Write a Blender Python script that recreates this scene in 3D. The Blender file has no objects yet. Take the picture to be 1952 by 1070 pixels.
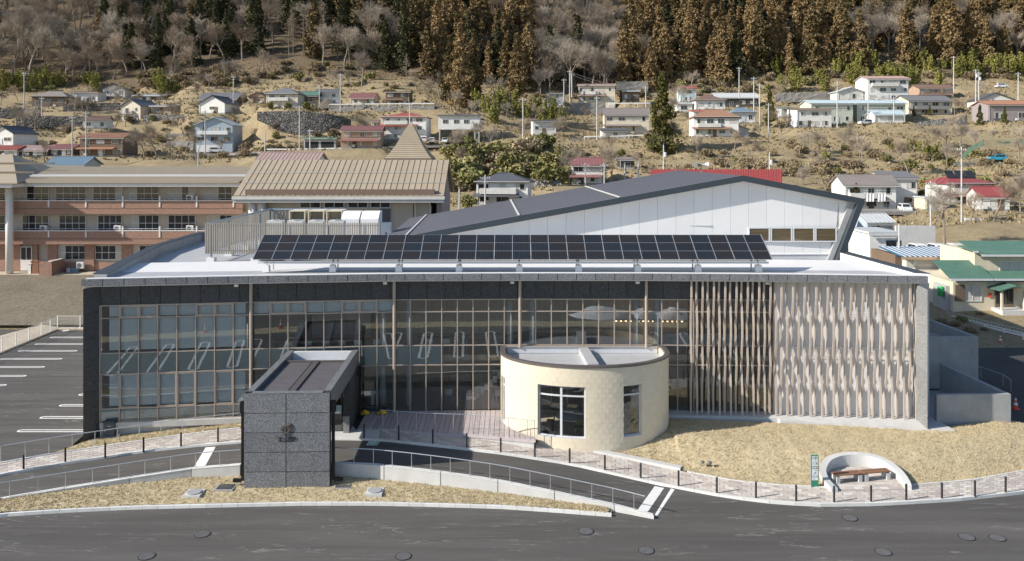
import bpy, math, random
from mathutils import Vector, Matrix, noise
R = math.radians
random.seed(11)
SC = bpy.context.scene
COL = SC.collection
# ------------------------------------------------------------------ camera, sky, sun, exposure
FPX, CU, VH, ZC = 1520.0, 976.0, 295.0, 16.2     # focal length in photo pixels, axis, horizon row, eye height
cam_d = bpy.data.cameras.new('camera')
cam_d.sensor_width = 36.0
cam_d.lens = 36.0 * FPX / 1952.0
cam_d.shift_y = -(535.0 - VH) / 1952.0
cam_d.clip_end = 6000.0
cam = bpy.data.objects.new('camera', cam_d)
COL.objects.link(cam)
cam.location = (0, 0, ZC)
cam.rotation_euler = (R(90), 0, 0)
SC.camera = cam
SUN_EL, SUN_AZ = R(30.0), R(17.5)
sv = Vector((-math.cos(SUN_EL) * math.cos(SUN_AZ), -math.cos(SUN_EL) * math.sin(SUN_AZ), math.sin(SUN_EL)))
world = bpy.data.worlds.new('World')
SC.world = world
world.use_nodes = True
wn = world.node_tree
sky = wn.nodes.new('ShaderNodeTexSky')
sky.sky_type = 'NISHITA'
sky.sun_disc = False
sky.sun_elevation = SUN_EL
sky.sun_rotation = math.atan2(sv.x, sv.y)
sky.altitude = 700
sky.air_density = 1.0
sky.dust_density = 0.6
wn.links.new(sky.outputs[0], wn.nodes['Background'].inputs[0])
wn.nodes['Background'].inputs[1].default_value = 0.11
sun_d = bpy.data.lights.new('sun', 'SUN')
sun_d.energy = 5.0
sun_d.angle = R(0.53)
sun_d.color = (1.0, 0.93, 0.83)
sun = bpy.data.objects.new('sun', sun_d)
COL.objects.link(sun)
sun.rotation_euler = (-sv).to_track_quat('-Z', 'Y').to_euler()
SC.view_settings.view_transform = 'Standard'
SC.view_settings.look = 'None'
SC.view_settings.exposure = 0.47
SC.view_settings.gamma = 1.0
SC.view_settings.use_curve_mapping = False
SC.render.engine = 'CYCLES'
SC.cycles.max_bounces = 6
SC.cycles.diffuse_bounces = 3
SC.cycles.glossy_bounces = 3
SC.cycles.transmission_bounces = 4
SC.cycles.transparent_max_bounces = 12
SC.cycles.caustics_reflective = False
SC.cycles.caustics_refractive = False
SC.cycles.use_denoising = True
# ------------------------------------------------------------------ geometry helpers
def at(u, v, Y):
 return Vector(((u - CU) * Y / FPX, Y, ZC - (v - VH) * Y / FPX))
def on(u, v, z):
 Y = FPX * (ZC - z) / (v - VH)
 return Vector(((u - CU) * Y / FPX, Y, z))
def lerp(tab, x):
 if x <= tab[0][0]:
  return tab[0][1]
 for (a, b), (c, d) in zip(tab, tab[1:]):
  if x <= c:
   return b + (d - b) * (x - a) / (c - a)
 return tab[-1][1]
def smooth(t):
 t = max(0.0, min(1.0, t))
 return t * t * (3 - 2 * t)
def rot2(x, y, a):
 c, s = math.cos(a), math.sin(a)
 return x * c - y * s, x * s + y * c
ORG = {}
class MB:
 def __init__(s):
  s.v = []; s.f = []; s.m = []; s.cur = 0
 def mat(s, i):
  s.cur = i; return s
 def face(s, pts):
  n = len(s.v); s.v += [tuple(p) for p in pts]
  s.f.append(tuple(range(n, n + len(pts)))); s.m.append(s.cur)
  return s
 def raw(s, vs, fs):
  n = len(s.v); s.v += [tuple(p) for p in vs]
  for f in fs:
   s.f.append(tuple(i + n for i in f)); s.m.append(s.cur)
  return s
 def hexa(s, p):   # 8 points: bottom ring 0-3 (ccw from above), top ring 4-7
  return s.raw(p, [(3, 2, 1, 0), (4, 5, 6, 7), (0, 1, 5, 4), (1, 2, 6, 5), (2, 3, 7, 6), (3, 0, 4, 7)])
 def box(s, x0, x1, y0, y1, z0, z1):
  return s.hexa([(x0, y0, z0), (x1, y0, z0), (x1, y1, z0), (x0, y1, z0), (x0, y0, z1), (x1, y0, z1), (x1, y1, z1), (x0, y1, z1)])
 def ob(s, c, sx, sy, sz, a=0.0):   # box centred at c in x,y; c[2] is its bottom
  p = []
  for z in (0, sz):
   for dx, dy in ((-1, -1), (1, -1), (1, 1), (-1, 1)):
    x, y = rot2(dx * sx / 2, dy * sy / 2, a)
    p.append((c[0] + x, c[1] + y, c[2] + z))
  return s.hexa(p)
 def prism(s, pts, z0, z1):
  n = len(pts)
  a = (lambda i: z0[i]) if isinstance(z0, (list, tuple)) else (lambda i: z0)
  b = (lambda i: z1[i]) if isinstance(z1, (list, tuple)) else (lambda i: z1)
  vs = [(p[0], p[1], a(i)) for i, p in enumerate(pts)] + [(p[0], p[1], b(i)) for i, p in enumerate(pts)]
  fs = [tuple(range(n - 1, -1, -1)), tuple(range(n, 2 * n))]
  fs += [(i, (i + 1) % n, n + (i + 1) % n, n + i) for i in range(n)]
  return s.raw(vs, fs)
 def vprism(s, pts, y0, y1):   # outline in x,z pushed along y
  n = len(pts)
  vs = [(p[0], y0, p[1]) for p in pts] + [(p[0], y1, p[1]) for p in pts]
  fs = [tuple(range(n)), tuple(range(2 * n - 1, n - 1, -1))]
  fs += [((i + 1) % n, i, n + i, n + (i + 1) % n) for i in range(n)]
  return s.raw(vs, fs)
 def tube(s, p0, p1, r0, r1=None, n=6, caps=True):
  r1 = r0 if r1 is None else r1
  p0 = Vector(p0); p1 = Vector(p1); d = (p1 - p0)
  if d.length < 1e-6:
   return s
  d.normalize()
  a = d.orthogonal().normalized(); b = d.cross(a)
  vs = []
  for p, r in ((p0, r0), (p1, r1)):
   for i in range(n):
    t = 2 * math.pi * i / n
    vs.append(p + a * (r * math.cos(t)) + b * (r * math.sin(t)))
  fs = [(i, (i + 1) % n, n + (i + 1) % n, n + i) for i in range(n)]
  if caps:
   fs += [tuple(range(n - 1, -1, -1)), tuple(range(n, 2 * n))]
  return s.raw(vs, fs)
 def path(s, pts, r, n=6):
  for a, b in zip(pts, pts[1:]):
   s.tube(a, b, r, r, n)
  return s
 def lathe(s, prof, c=(0, 0, 0), n=12):   # prof of (r, z) from bottom to top
  vs = []
  for r, z in prof:
   for i in range(n):
    t = 2 * math.pi * i / n
    vs.append((c[0] + r * math.cos(t), c[1] + r * math.sin(t), c[2] + z))
  fs = []
  for k in range(len(prof) - 1):
   for i in range(n):
    fs.append((k * n + i, k * n + (i + 1) % n, (k + 1) * n + (i + 1) % n, (k + 1) * n + i))
  fs.append(tuple(range(n - 1, -1, -1)))
  k = (len(prof) - 1) * n
  fs.append(tuple(range(k, k + n)))
  return s.raw(vs, fs)
 def strip(s, A, B, flip=False):   # quads between two lines of points
  n = len(A)
  vs = list(A) + list(B)
  fs = [((i, i + 1, n + i + 1, n + i) if not flip else (i + 1, i, n + i, n + i + 1)) for i in range(n - 1)]
  return s.raw(vs, fs)
 def slab(s, A, B, t):   # strip with thickness t below
  dn = Vector((0, 0, -t))
  A2 = [Vector(p) + dn for p in A]; B2 = [Vector(p) + dn for p in B]
  s.strip(A, B); s.strip(B2, A2); s.strip(A2, A); s.strip(B, B2)
  s.face([A[0], B[0], B2[0], A2[0]]); s.face([B[-1], A[-1], A2[-1], B2[-1]])
  return s
 def rot(s, a, piv):
  o = []
  for x, y, z in s.v:
   dx, dy = rot2(x - piv[0], y - piv[1], a)
   o.append((piv[0] + dx, piv[1] + dy, z))
  s.v = o
  return s
 def mesh(s, name, mats, off=(0, 0, 0), smooth=False):
  me = bpy.data.meshes.new(name)
  me.from_pydata([(x - off[0], y - off[1], z - off[2]) for x, y, z in s.v], [], s.f)
  if not isinstance(mats, (list, tuple)):
   mats = [mats]
  for m in mats:
   me.materials.append(m)
  if len(mats) > 1:
   me.polygons.foreach_set('material_index', s.m)
  if smooth:
   me.polygons.foreach_set('use_smooth', [True] * len(s.f))
  return me
 def build(s, name, mats, parent=None, smooth=False, loc=None):
  off = ORG.get(parent.name, (0, 0, 0)) if parent else (loc or (0, 0, 0))
  o = bpy.data.objects.new(name, s.mesh(name, mats, off, smooth))
  COL.objects.link(o)
  if parent:
   o.parent = parent
  else:
   o.location = off
  ORG[o.name] = tuple(off)
  return o
def tag(o, label=None, cat=None, group=None, kind=None):
 if label: o['label'] = label
 if cat: o['category'] = cat
 if group: o['group'] = group
 if kind: o['kind'] = kind
 return o
def thing(name, label, cat, loc=(0, 0, 0), group=None, rotz=0.0):
 o = bpy.data.objects.new(name, None)
 o.empty_display_size = 0.2
 COL.objects.link(o)
 o.location = loc
 o.rotation_euler = (0, 0, rotz)
 ORG[o.name] = tuple(loc) if not rotz else (0, 0, 0)
 return tag(o, label, cat, group)
def inst(name, me, parent=None, loc=(0, 0, 0), rotz=0.0, scale=None, rx=0.0):
 o = bpy.data.objects.new(name, me)
 COL.objects.link(o)
 if parent:
  off = ORG.get(parent.name, (0, 0, 0))
  o.parent = parent
  loc = (loc[0] - off[0], loc[1] - off[1], loc[2] - off[2])
 o.location = loc
 o.rotation_euler = (rx, 0, rotz)
 if scale is not None:
  o.scale = scale if isinstance(scale, (tuple, list)) else (scale,) * 3
 return o
def copy_tree(root, loc, rotz=None, label=None, scale=None):
 r = root.copy(); COL.objects.link(r); r.location = loc
 if rotz is not None: r.rotation_euler = (0, 0, rotz)
 if label: r['label'] = label
 if scale: r.scale = (scale,) * 3
 for ch in root.children:
  c = ch.copy(); COL.objects.link(c); c.parent = r
  for g in ch.children:
   d = g.copy(); COL.objects.link(d); d.parent = c
 return r
def structure(mb, name, mats, smooth=False):
 return tag(mb.build(name, mats, None, smooth), kind='structure')
# ------------------------------------------------------------------ materials
class NT:
 def __init__(s, name):
  s.m = bpy.data.materials.new(name); s.m.use_nodes = True
  s.t = s.m.node_tree; s.b = s.t.nodes['Principled BSDF']
 def n(s, typ, **kw):
  o = s.t.nodes.new(typ)
  for k, v in kw.items():
   if k.startswith('i_'):
    o.inputs[int(k[2:]) if k[2:].isdigit() else k[2:].replace('_', ' ')].default_value = v
   else:
    setattr(o, k, v)
  return o
 def l(s, a, b):
  s.t.links.new(a, b)
 def coord(s, sc=(1, 1, 1), kind='Object'):
  c = s.n('ShaderNodeTexCoord'); mp = s.n('ShaderNodeMapping')
  mp.inputs['Scale'].default_value = sc
  s.l(c.outputs[kind], mp.inputs[0])
  return mp.outputs[0]
 def noise(s, vec, scale, detail=4, rough=.55, dist=0):
  o = s.n('ShaderNodeTexNoise')
  o.inputs['Scale'].default_value = scale; o.inputs['Detail'].default_value = detail
  o.inputs['Roughness'].default_value = rough; o.inputs['Distortion'].default_value = dist
  s.l(vec, o.inputs['Vector'])
  return o.outputs[0]
 def ramp(s, fac, stops):
  o = s.n('ShaderNodeValToRGB'); e = o.color_ramp.elements
  while len(e) < len(stops): e.new(0.5)
  for k, (p, c) in enumerate(stops):
   e[k].position = p; e[k].color = (*c, 1) if len(c) == 3 else c
  s.l(fac, o.inputs[0])
  return o.outputs[0]
 def mix(s, fac, a, b, mode='MIX'):
  o = s.n('ShaderNodeMix', data_type='RGBA', blend_type=mode)
  if isinstance(fac, (int, float)): o.inputs[0].default_value = fac
  else: s.l(fac, o.inputs[0])
  for k, x in ((6, a), (7, b)):
   if isinstance(x, tuple): o.inputs[k].default_value = (*x[:3], 1)
   else: s.l(x, o.inputs[k])
  return o.outputs[2]
 def math(s, op, a, b=0.0):
  o = s.n('ShaderNodeMath', operation=op)
  for k, x in ((0, a), (1, b)):
   if isinstance(x, (int, float)): o.inputs[k].default_value = x
   else: s.l(x, o.inputs[k])
  return o.outputs[0]
 def bump(s, h, strength, dist=.05):
  o = s.n('ShaderNodeBump'); o.inputs['Strength'].default_value = strength; o.inputs['Distance'].default_value = dist
  s.l(h, o.inputs['Height']); s.l(o.outputs[0], s.b.inputs['Normal'])
 def col(s, c):
  if isinstance(c, tuple): s.b.inputs['Base Color'].default_value = (*c[:3], 1)
  else: s.l(c, s.b.inputs['Base Color'])
 def set(s, rough=.7, metal=0.0, spec=.4):
  s.b.inputs['Roughness'].default_value = rough; s.b.inputs['Metallic'].default_value = metal
  s.b.inputs['Specular IOR Level'].default_value = spec
  return s.m
def sc3(c, k):
 return tuple(min(1.0, x * k) for x in c)
def M(name, c, rough=.7, metal=0.0, var=.18, ns=3.0, bump=0.0, rand=0.0, spec=.4, grime=0.0, st=(1, 1, 1)):
 n = NT(name); vec = n.coord(st)
 a = n.noise(vec, ns, 5, .6)
 colr = n.ramp(a, [(.25, sc3(c, 1 - var)), (.75, sc3(c, 1 + var))])
 if grime:
  g = n.noise(n.coord((1.4, 1.4, .35)), .8, 6, .7)
  colr = n.mix(n.ramp(g, [(.45, (0, 0, 0)), (.75, (grime,) * 3)]), colr, sc3(c, .45))
 if rand:
  oi = n.n('ShaderNodeObjectInfo')
  f = n.math('ADD', n.math('MULTIPLY', oi.outputs['Random'], 2 * rand), 1 - rand)
  cmb = n.n('ShaderNodeCombineColor')
  for k in range(3): n.l(f, cmb.inputs[k])
  colr = n.mix(1.0, colr, cmb.outputs[0], 'MULTIPLY')
 n.col(colr)
 if bump:
  n.bump(n.noise(vec, ns * 6, 4), bump, .03)
 return n.set(rough, metal, spec)
def m_granite(name, lo, hi, rough, rand=.12):
 n = NT(name); vec = n.coord()
 vo = n.n('ShaderNodeTexVoronoi'); vo.inputs['Scale'].default_value = 30
 n.l(vec, vo.inputs['Vector'])
 a = n.noise(vec, 9, 6, .7)
 k = n.mix(.5, vo.outputs['Color'], a, 'MULTIPLY')
 bw = n.n('ShaderNodeRGBToBW'); n.l(k, bw.inputs[0])
 colr = n.ramp(bw.outputs[0], [(.05, lo), (.32, tuple((x + y) * .42 for x, y in zip(lo, hi))), (.62, hi)])
 oi = n.n('ShaderNodeObjectInfo')
 f = n.math('ADD', n.math('MULTIPLY', oi.outputs['Random'], 2 * rand), 1 - rand)
 cmb = n.n('ShaderNodeCombineColor')
 for i in range(3): n.l(f, cmb.inputs[i])
 n.col(n.mix(1.0, colr, cmb.outputs[0], 'MULTIPLY'))
 n.bump(a, .12, .01)
 return n.set(rough, 0, .5)
def m_asphalt(name, base, scuff=1.0, seed=0.0):
 n = NT(name); vec = n.coord()
 fine = n.noise(vec, 30, 3, .7)
 big = n.noise(n.coord((.07, .8, 1)), 1.0, 7, .68, .5)
 c = n.mix(.5, n.ramp(fine, [(.3, sc3(base, .75)), (.7, sc3(base, 1.3))]), n.ramp(big, [(.32, sc3(base, .6)), (.7, sc3(base, 1.6))]))
 # pale tyre drag marks and dusty scratches
 w = n.n('ShaderNodeTexNoise'); w.inputs['Scale'].default_value = .28; w.inputs['Detail'].default_value = 3
 mp = n.coord((.16, 1.3, 1)); n.l(mp, w.inputs['Vector'])
 wd = n.math('ABSOLUTE', n.math('SUBTRACT', n.noise(mp, .8, 5, .55, 1.2), .5))
 brk = n.noise(n.coord((.4, 1, 1)), .7, 5, .75)
 line = n.math('MULTIPLY', n.ramp(wd, [(0, (1, 1, 1)), (.012, (0, 0, 0))]), n.ramp(brk, [(.5, (0, 0, 0)), (.58, (1, 1, 1))]))
 c = n.mix(n.math('MULTIPLY', line, .5 * scuff), c, (.34, .33, .31))
 dust = n.ramp(n.noise(n.coord((.2, .9, 1)), .5, 6, .7, .8), [(.52, (0, 0, 0)), (.85, (.3 * scuff,) * 3)])
 c = n.mix(dust, c, (.16, .15, .135))
 n.col(c)
 n.bump(fine, .25, .01)
 return n.set(.85, 0, .3)
def m_grass(name, a, b, c, dirt=None, bmp=.9, litter=None, fs=6.0):
 n = NT(name); vec = n.coord()
 f = n.noise(vec, fs, 8, .75, .1)
 big = n.noise(vec, .35, 5, .6)
 colr = n.ramp(f, [(.25, c), (.45, a), (.7, b)])
 colr = n.mix(n.ramp(big, [(.4, (0, 0, 0)), (.7, (.55, .55, .55))]), colr, c)
 mott = n.noise(vec, 2.6, 5, .7)
 colr = n.mix(n.ramp(mott, [(.48, (0, 0, 0)), (.68, (.6, .6, .6))]), colr, sc3(c, .8))
 if dirt:
  d = n.noise(vec, 1.3, 6, .7, .2)
  colr = n.mix(n.ramp(d, [(.55, (0, 0, 0)), (.75, (.6, .6, .6))]), colr, dirt)
 if litter:   # leaf litter under the wood, beyond the last terrace
  sp = n.n('ShaderNodeSeparateXYZ'); n.l(vec, sp.inputs[0])
  w = n.math('ADD', sp.outputs[1], n.math('MULTIPLY', n.noise(vec, .05, 4), 30.0))
  mr = n.n('ShaderNodeMapRange'); mr.inputs[1].default_value = 300; mr.inputs[2].default_value = 312; n.l(w, mr.inputs[0])
  colr = n.mix(mr.outputs[0], colr, n.ramp(f, [(.3, sc3(litter, .6)), (.7, sc3(litter, 1.5))]))
 n.col(colr)
 n.bump(f, bmp, .12)
 return n.set(.95, 0, .1)
def m_glass(name, tint, refl=1.0):
 n = NT(name); t = n.t; t.nodes.remove(n.b)
 out = [x for x in t.nodes if x.type == 'OUTPUT_MATERIAL'][0]
 tr = n.n('ShaderNodeBsdfTransparent'); tr.inputs[0].default_value = (*tint, 1)
 gl = n.n('ShaderNodeBsdfGlossy'); gl.inputs['Roughness'].default_value = .004; gl.inputs[0].default_value = (.92, .97, 1, 1)
 fr = n.n('ShaderNodeFresnel'); fr.inputs[0].default_value = 1.52
 wv = n.noise(n.coord((.8, .8, .5)), .55, 2); bp = n.n('ShaderNodeBump'); bp.inputs['Strength'].default_value = .012; bp.inputs['Distance'].default_value = .3
 n.l(wv, bp.inputs['Height']); n.l(bp.outputs[0], gl.inputs['Normal'])
 k = n.math('ADD', fr.outputs[0], refl)
 mx = n.n('ShaderNodeMixShader'); n.l(k, mx.inputs[0]); n.l(tr.outputs[0], mx.inputs[1]); n.l(gl.outputs[0], mx.inputs[2])
 n.l(mx.outputs[0], out.inputs[0])
 return n.m
def m_brick(name, c1, c2, mortar, sc=1.0, bw=.21, rh=.065):
 n = NT(name)
 c = n.n('ShaderNodeTexCoord'); sp = n.n('ShaderNodeSeparateXYZ'); n.l(c.outputs['Object'], sp.inputs[0])
 cb = n.n('ShaderNodeCombineXYZ'); n.l(n.math('ADD', sp.outputs[0], sp.outputs[1]), cb.inputs[0]); n.l(sp.outputs[2], cb.inputs[1])
 b = n.n('ShaderNodeTexBrick'); b.inputs['Scale'].default_value = sc
 b.inputs['Color1'].default_value = (*c1, 1); b.inputs['Color2'].default_value = (*c2, 1); b.inputs['Mortar'].default_value = (*mortar, 1)
 b.inputs['Brick Width'].default_value = bw; b.inputs['Row Height'].default_value = rh; b.inputs['Mortar Size'].default_value = .006
 n.l(cb.outputs[0], b.inputs['Vector'])
 big = n.noise(n.coord((2.2, 2.2, 5)), 1.0, 5, .8)
 n.col(n.mix(n.ramp(big, [(.42, (0, 0, 0)), (.6, (.75, .75, .75))]), b.outputs[0], (.235, .18, .165)))
 return n.set(.85, 0, .2)
def m_stones(name, c, dark, scale):
 n = NT(name); vec = n.coord()
 v = n.n('ShaderNodeTexVoronoi'); v.inputs['Scale'].default_value = scale; n.l(vec, v.inputs['Vector'])
 bw = n.n('ShaderNodeRGBToBW'); n.l(v.outputs['Color'], bw.inputs[0])
 e = n.n('ShaderNodeTexVoronoi', feature='DISTANCE_TO_EDGE'); e.inputs['Scale'].default_value = scale; n.l(vec, e.inputs['Vector'])
 colr = n.ramp(bw.outputs[0], [(.2, sc3(c, .6)), (.8, sc3(c, 1.3))])
 n.col(n.mix(n.ramp(e.outputs['Distance'], [(.02, (1, 1, 1)), (.1, (0, 0, 0))]), colr, dark))
 n.bump(e.outputs['Distance'], 1.0, .3)
 return n.set(.9, 0, .2)
def m_leaf(name, a, b, rnd=.25, trans=.0):
 n = NT(name)
 f = n.noise(n.coord(), .55, 4, .7)
 oi = n.n('ShaderNodeObjectInfo')
 g = n.noise(n.coord(), 6.0, 2, .7)
 mixed = n.math('ADD', n.math('MULTIPLY', f, .55), n.math('ADD', n.math('MULTIPLY', oi.outputs['Random'], rnd), n.math('MULTIPLY', g, .35)))
 n.col(n.ramp(mixed, [(.35, a), (.85, b)]))
 return n.set(.9, 0, .1)
MAT = {}
def mats():
 G = MAT
 G['granite_dark'] = m_granite('dark granite', (.010, .011, .014), (.085, .09, .10), .5)
 G['granite_mid'] = m_granite('grey granite', (.068, .073, .08), (.265, .275, .295), .55, .08)
 G['granite_light'] = m_granite('flamed granite', (.10, .105, .11), (.34, .345, .35), .6, .08)
 G['joint'] = M('dark joint', (.02, .02, .022))
 G['tan_metal'] = M('tan aluminium', (.44, .37, .315), .45, .2, .05, spec=.4)
 G['louver'] = M('wood tone aluminium', (.50, .425, .36), .5, .1, .08, rand=.08)
 G['white_wall'] = M('white wall panel', (.74, .74, .74), .6, 0, .03, .6, rand=.02)
 G['white_paint'] = M('white paint', (.8, .8, .8), .5, 0, .04)
 G['roof_white'] = M('pale roof membrane', (.44, .45, .465), .55, 0, .07, .5, grime=.25)
 G['concrete'] = M('pale concrete', (.56, .56, .55), .8, 0, .08, 1.2, .15, grime=.2)
 G['concrete_grey'] = M('grey concrete', (.36, .365, .37), .85, 0, .12, 1.2, .15, grime=.3)
 G['kerb'] = M('kerb concrete', (.66, .66, .64), .8, 0, .08, 2.0, .1, rand=.07)
 G['asphalt'] = m_asphalt('asphalt', (.092, .087, .082), 1.0)
 G['asphalt_new'] = m_asphalt('new asphalt', (.060, .058, .057), .35)
 G['line'] = M('road paint', (.78, .78, .76), .7, 0, .06, 6)
 G['grass'] = m_grass('dry lawn', (.50, .42, .27), (.64, .555, .385), (.41, .335, .21), (.40, .34, .24), .35, fs=15.0)
 G['hill'] = m_grass('dry hillside', (.345, .275, .165), (.48, .395, .25), (.19, .152, .094), (.125, .102, .064), 1.0, (.15, .115, .075))
 G['field'] = m_grass('bare field', (.235, .205, .155), (.31, .275, .215), (.15, .13, .10), (.095, .08, .065), 1.0)
 G['earth'] = M('pale earth', (.50, .43, .33), .95, 0, .15, 2, .3)
 G['black'] = M('black metal', (.018, .018, .02), .45, .3, .1)
 G['black_plastic'] = M('charcoal plastic', (.03, .03, .032), .6, 0, .1)
 G['steel'] = M('galvanised steel', (.55, .57, .59), .35, .7, .08)
 G['steel_paint'] = M('light grey steel', (.62, .64, .66), .5, .1, .06)
 G['slate_roof'] = M('charcoal roof sheet', (.15, .152, .172), .5, .15, .06, .8, spec=.45)
 G['canopy_roof'] = M('canopy membrane', (.135, .128, .138), .55, 0, .16, 1.2, .2, st=(1, 4, 1))
 G['fascia'] = M('charcoal fascia', (.055, .07, .085), .45, .2, .05)
 G['stone'] = M('cream tuff', (.70, .625, .49), .8, 0, .06, 3, .12, rand=.014)
 G['stone_sub'] = M('cream mortar', (.67, .595, .465), .85, 0, .05)
 G['cap'] = M('bronze capping', (.17, .15, .145), .4, .4, .08)
 G['glass'] = m_glass('window glass', (.975, .99, .99), .05)
 G['glass_clear'] = m_glass('pavilion glass', (.97, .98, .975), .01)
 G['spandrel'] = M('spandrel glass', (.30, .40, .41), .3, 0, .03, spec=.6)
 G['blind'] = M('roller blind', (.85, .93, .97), .8, 0, .03)
 G['int_wall'] = M('interior wall', (.72, .68, .62), .8, 0, .1)
 G['int_dark'] = M('interior dark timber', (.60, .50, .41), .7, 0, .2, 1.5, st=(6, 6, .6))
 G['int_floor'] = M('interior floor', (.55, .46, .36), .5, 0, .1, 2)
 G['int_white'] = M('interior white', (.7, .7, .68), .7, 0, .03)
 G['wood'] = M('bench timber', (.24, .12, .07), .6, 0, .25, 4, st=(.5, 6, 1), rand=.1)
 G['deck'] = M('deck board', (.43, .385, .39), .7, 0, .12, 3, rand=.12)
 G['paver_a'] = M('beige paver', (.53, .48, .43), .85, 0, .1, 5, rand=.14)
 G['paver_b'] = M('rose paver', (.48, .42, .385), .85, 0, .1, 5, rand=.14)
 G['paver_c'] = M('pale paver', (.59, .55, .50), .85, 0, .1, 5, rand=.14)
 G['bed'] = M('sand joint', (.40, .37, .33), .9)
 G['green_sign'] = M('green sign', (.03, .22, .13), .5, 0, .05)
 G['green_mark'] = M('green road sign', (.22, .48, .40), .6, 0, .1)
 G['white_sign'] = M('sign panel', (.66, .72, .74), .5, 0, .05)
 G['ink'] = M('sign ink', (.12, .13, .15), .7)
 G['red'] = M('cone red', (.75, .09, .05), .5, 0, .05)
 G['yellow'] = M('yellow sandbag', (.62, .40, .03), .7, 0, .15)
 G['orange_rubber'] = M('orange rubber', (.65, .14, .05), .6)
 G['brass'] = M('brown bronze', (.15, .128, .11), .4, .4, .08)
 G['cast_iron'] = M('cast iron', (.15, .15, .152), .6, .2, .35, 14, .4)
 G['rubber'] = M('tyre rubber', (.02, .02, .02), .8)
 G['dark_glass'] = M('dark window', (.03, .034, .04), .06, 0, .3, .6, spec=.7)
 G['curtain'] = M('curtain', (.52, .50, .46), .9, 0, .12, 6, st=(8, 8, .5))
 G['brick'] = m_brick('red brick', (.47, .235, .14), (.33, .18, .13), (.36, .285, .235))
 G['school_wall'] = M('school render', (.52, .455, .385), .85, 0, .06, 1, grime=.15)
 G['school_white'] = M('school trim', (.72, .70, .68), .7, 0, .05)
 G['tan_roof'] = M('tan roof sheet', (.40, .335, .245), .55, .1, .06, 1.0, rand=.05, spec=.4)
 G['tan_seam'] = M('tan roof seam', (.20, .165, .12), .6, .1, .06)
 G['snow'] = M('old snow', (.8, .82, .84), .7, 0, .1, 3, .5)
 # hillside houses
 pal = dict(w_white=(.72, .72, .70), w_cream=(.62, .56, .45), w_grey=(.42, .43, .43), w_blue=(.40, .47, .55), w_brown=(.17, .12, .085), w_tan=(.42, .30, .215),
   w_yellow=(.64, .575, .44), w_green=(.52, .56, .47), w_mauve=(.30, .265, .27), w_dark=(.10, .085, .075), w_pale=(.60, .60, .57), w_ltblue=(.50, .60, .63),
   r_grey=(.17, .175, .185), r_slate=(.10, .105, .12), r_brown=(.20, .135, .105), r_red=(.33, .10, .08), r_rust=(.36, .19, .12), r_maroon=(.26, .12, .115),
   r_pink=(.40, .285, .26), r_green=(.13, .23, .18), r_blue=(.17, .25, .32), r_pale=(.52, .54, .55), r_orange=(.33, .185, .12), r_tile=(.25, .22, .205), r_ltblue=(.45, .53, .57), r_bright=(.28, .07, .07))
 for k, c in pal.items():
  G[k] = M(k, c, .75 if k[0] == 'w' else .55, 0, .08 if k[0] == 'w' else .14, .9 if k[0] == 'w' else 2.0, grime=.25 if k[0] == 'w' else .15, st=(1, 1, 1) if k[0] == 'w' else (5, .6, .6))
 G['frame'] = M('window frame', (.62, .62, .61), .5, .2, .05)
 G['stonewall'] = m_stones('dark boulder wall', (.15, .145, .14), (.015, .015, .014), 1.4)
 G['stonewall_pale'] = m_stones('pale cobble wall', (.34, .33, .31), (.05, .045, .04), 1.8)
 G['blockwall'] = M('weathered block wall', (.27, .255, .235), .9, 0, .2, 1.5, .3, grime=.5)
 G['pole'] = M('concrete pole', (.50, .50, .49), .8, 0, .06)
 # plants
 G['bark'] = M('bark', (.17, .14, .115), .95, 0, .3, 2)
 G['bark_pale'] = M('pale bark', (.25, .21, .17), .95, 0, .2, 2)
 G['twig'] = m_leaf('grey twigs', (.215, .185, .15), (.42, .365, .30), .4)
 G['twig_warm'] = m_leaf('warm twigs', (.21, .165, .125), (.39, .315, .24), .4)
 G['cedar'] = m_leaf('winter cedar', (.080, .070, .033), (.305, .212, .110), .4)
 G['fir'] = m_leaf('dark conifer', (.035, .04, .022), (.125, .12, .062), .35)  # dark tone also puts the ridge's shade into the crown colour
 G['fir_green'] = m_leaf('olive conifer', (.05, .055, .016), (.19, .175, .06), .2)
 G['bamboo'] = m_leaf('yellow green bamboo', (.10, .11, .025), (.36, .34, .11), .35)
 G['shrub'] = m_leaf('brown scrub', (.15, .12, .075), (.36, .285, .18), .4)
 G['shrub_green'] = m_leaf('green scrub', (.14, .138, .05), (.36, .325, .145), .3)
 G['blade'] = m_leaf('dry blades', (.44, .365, .225), (.68, .59, .41), .3)
 G['blade_hill'] = m_leaf('dry hill tufts', (.17, .135, .075), (.47, .38, .235), .3)
mats()
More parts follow.
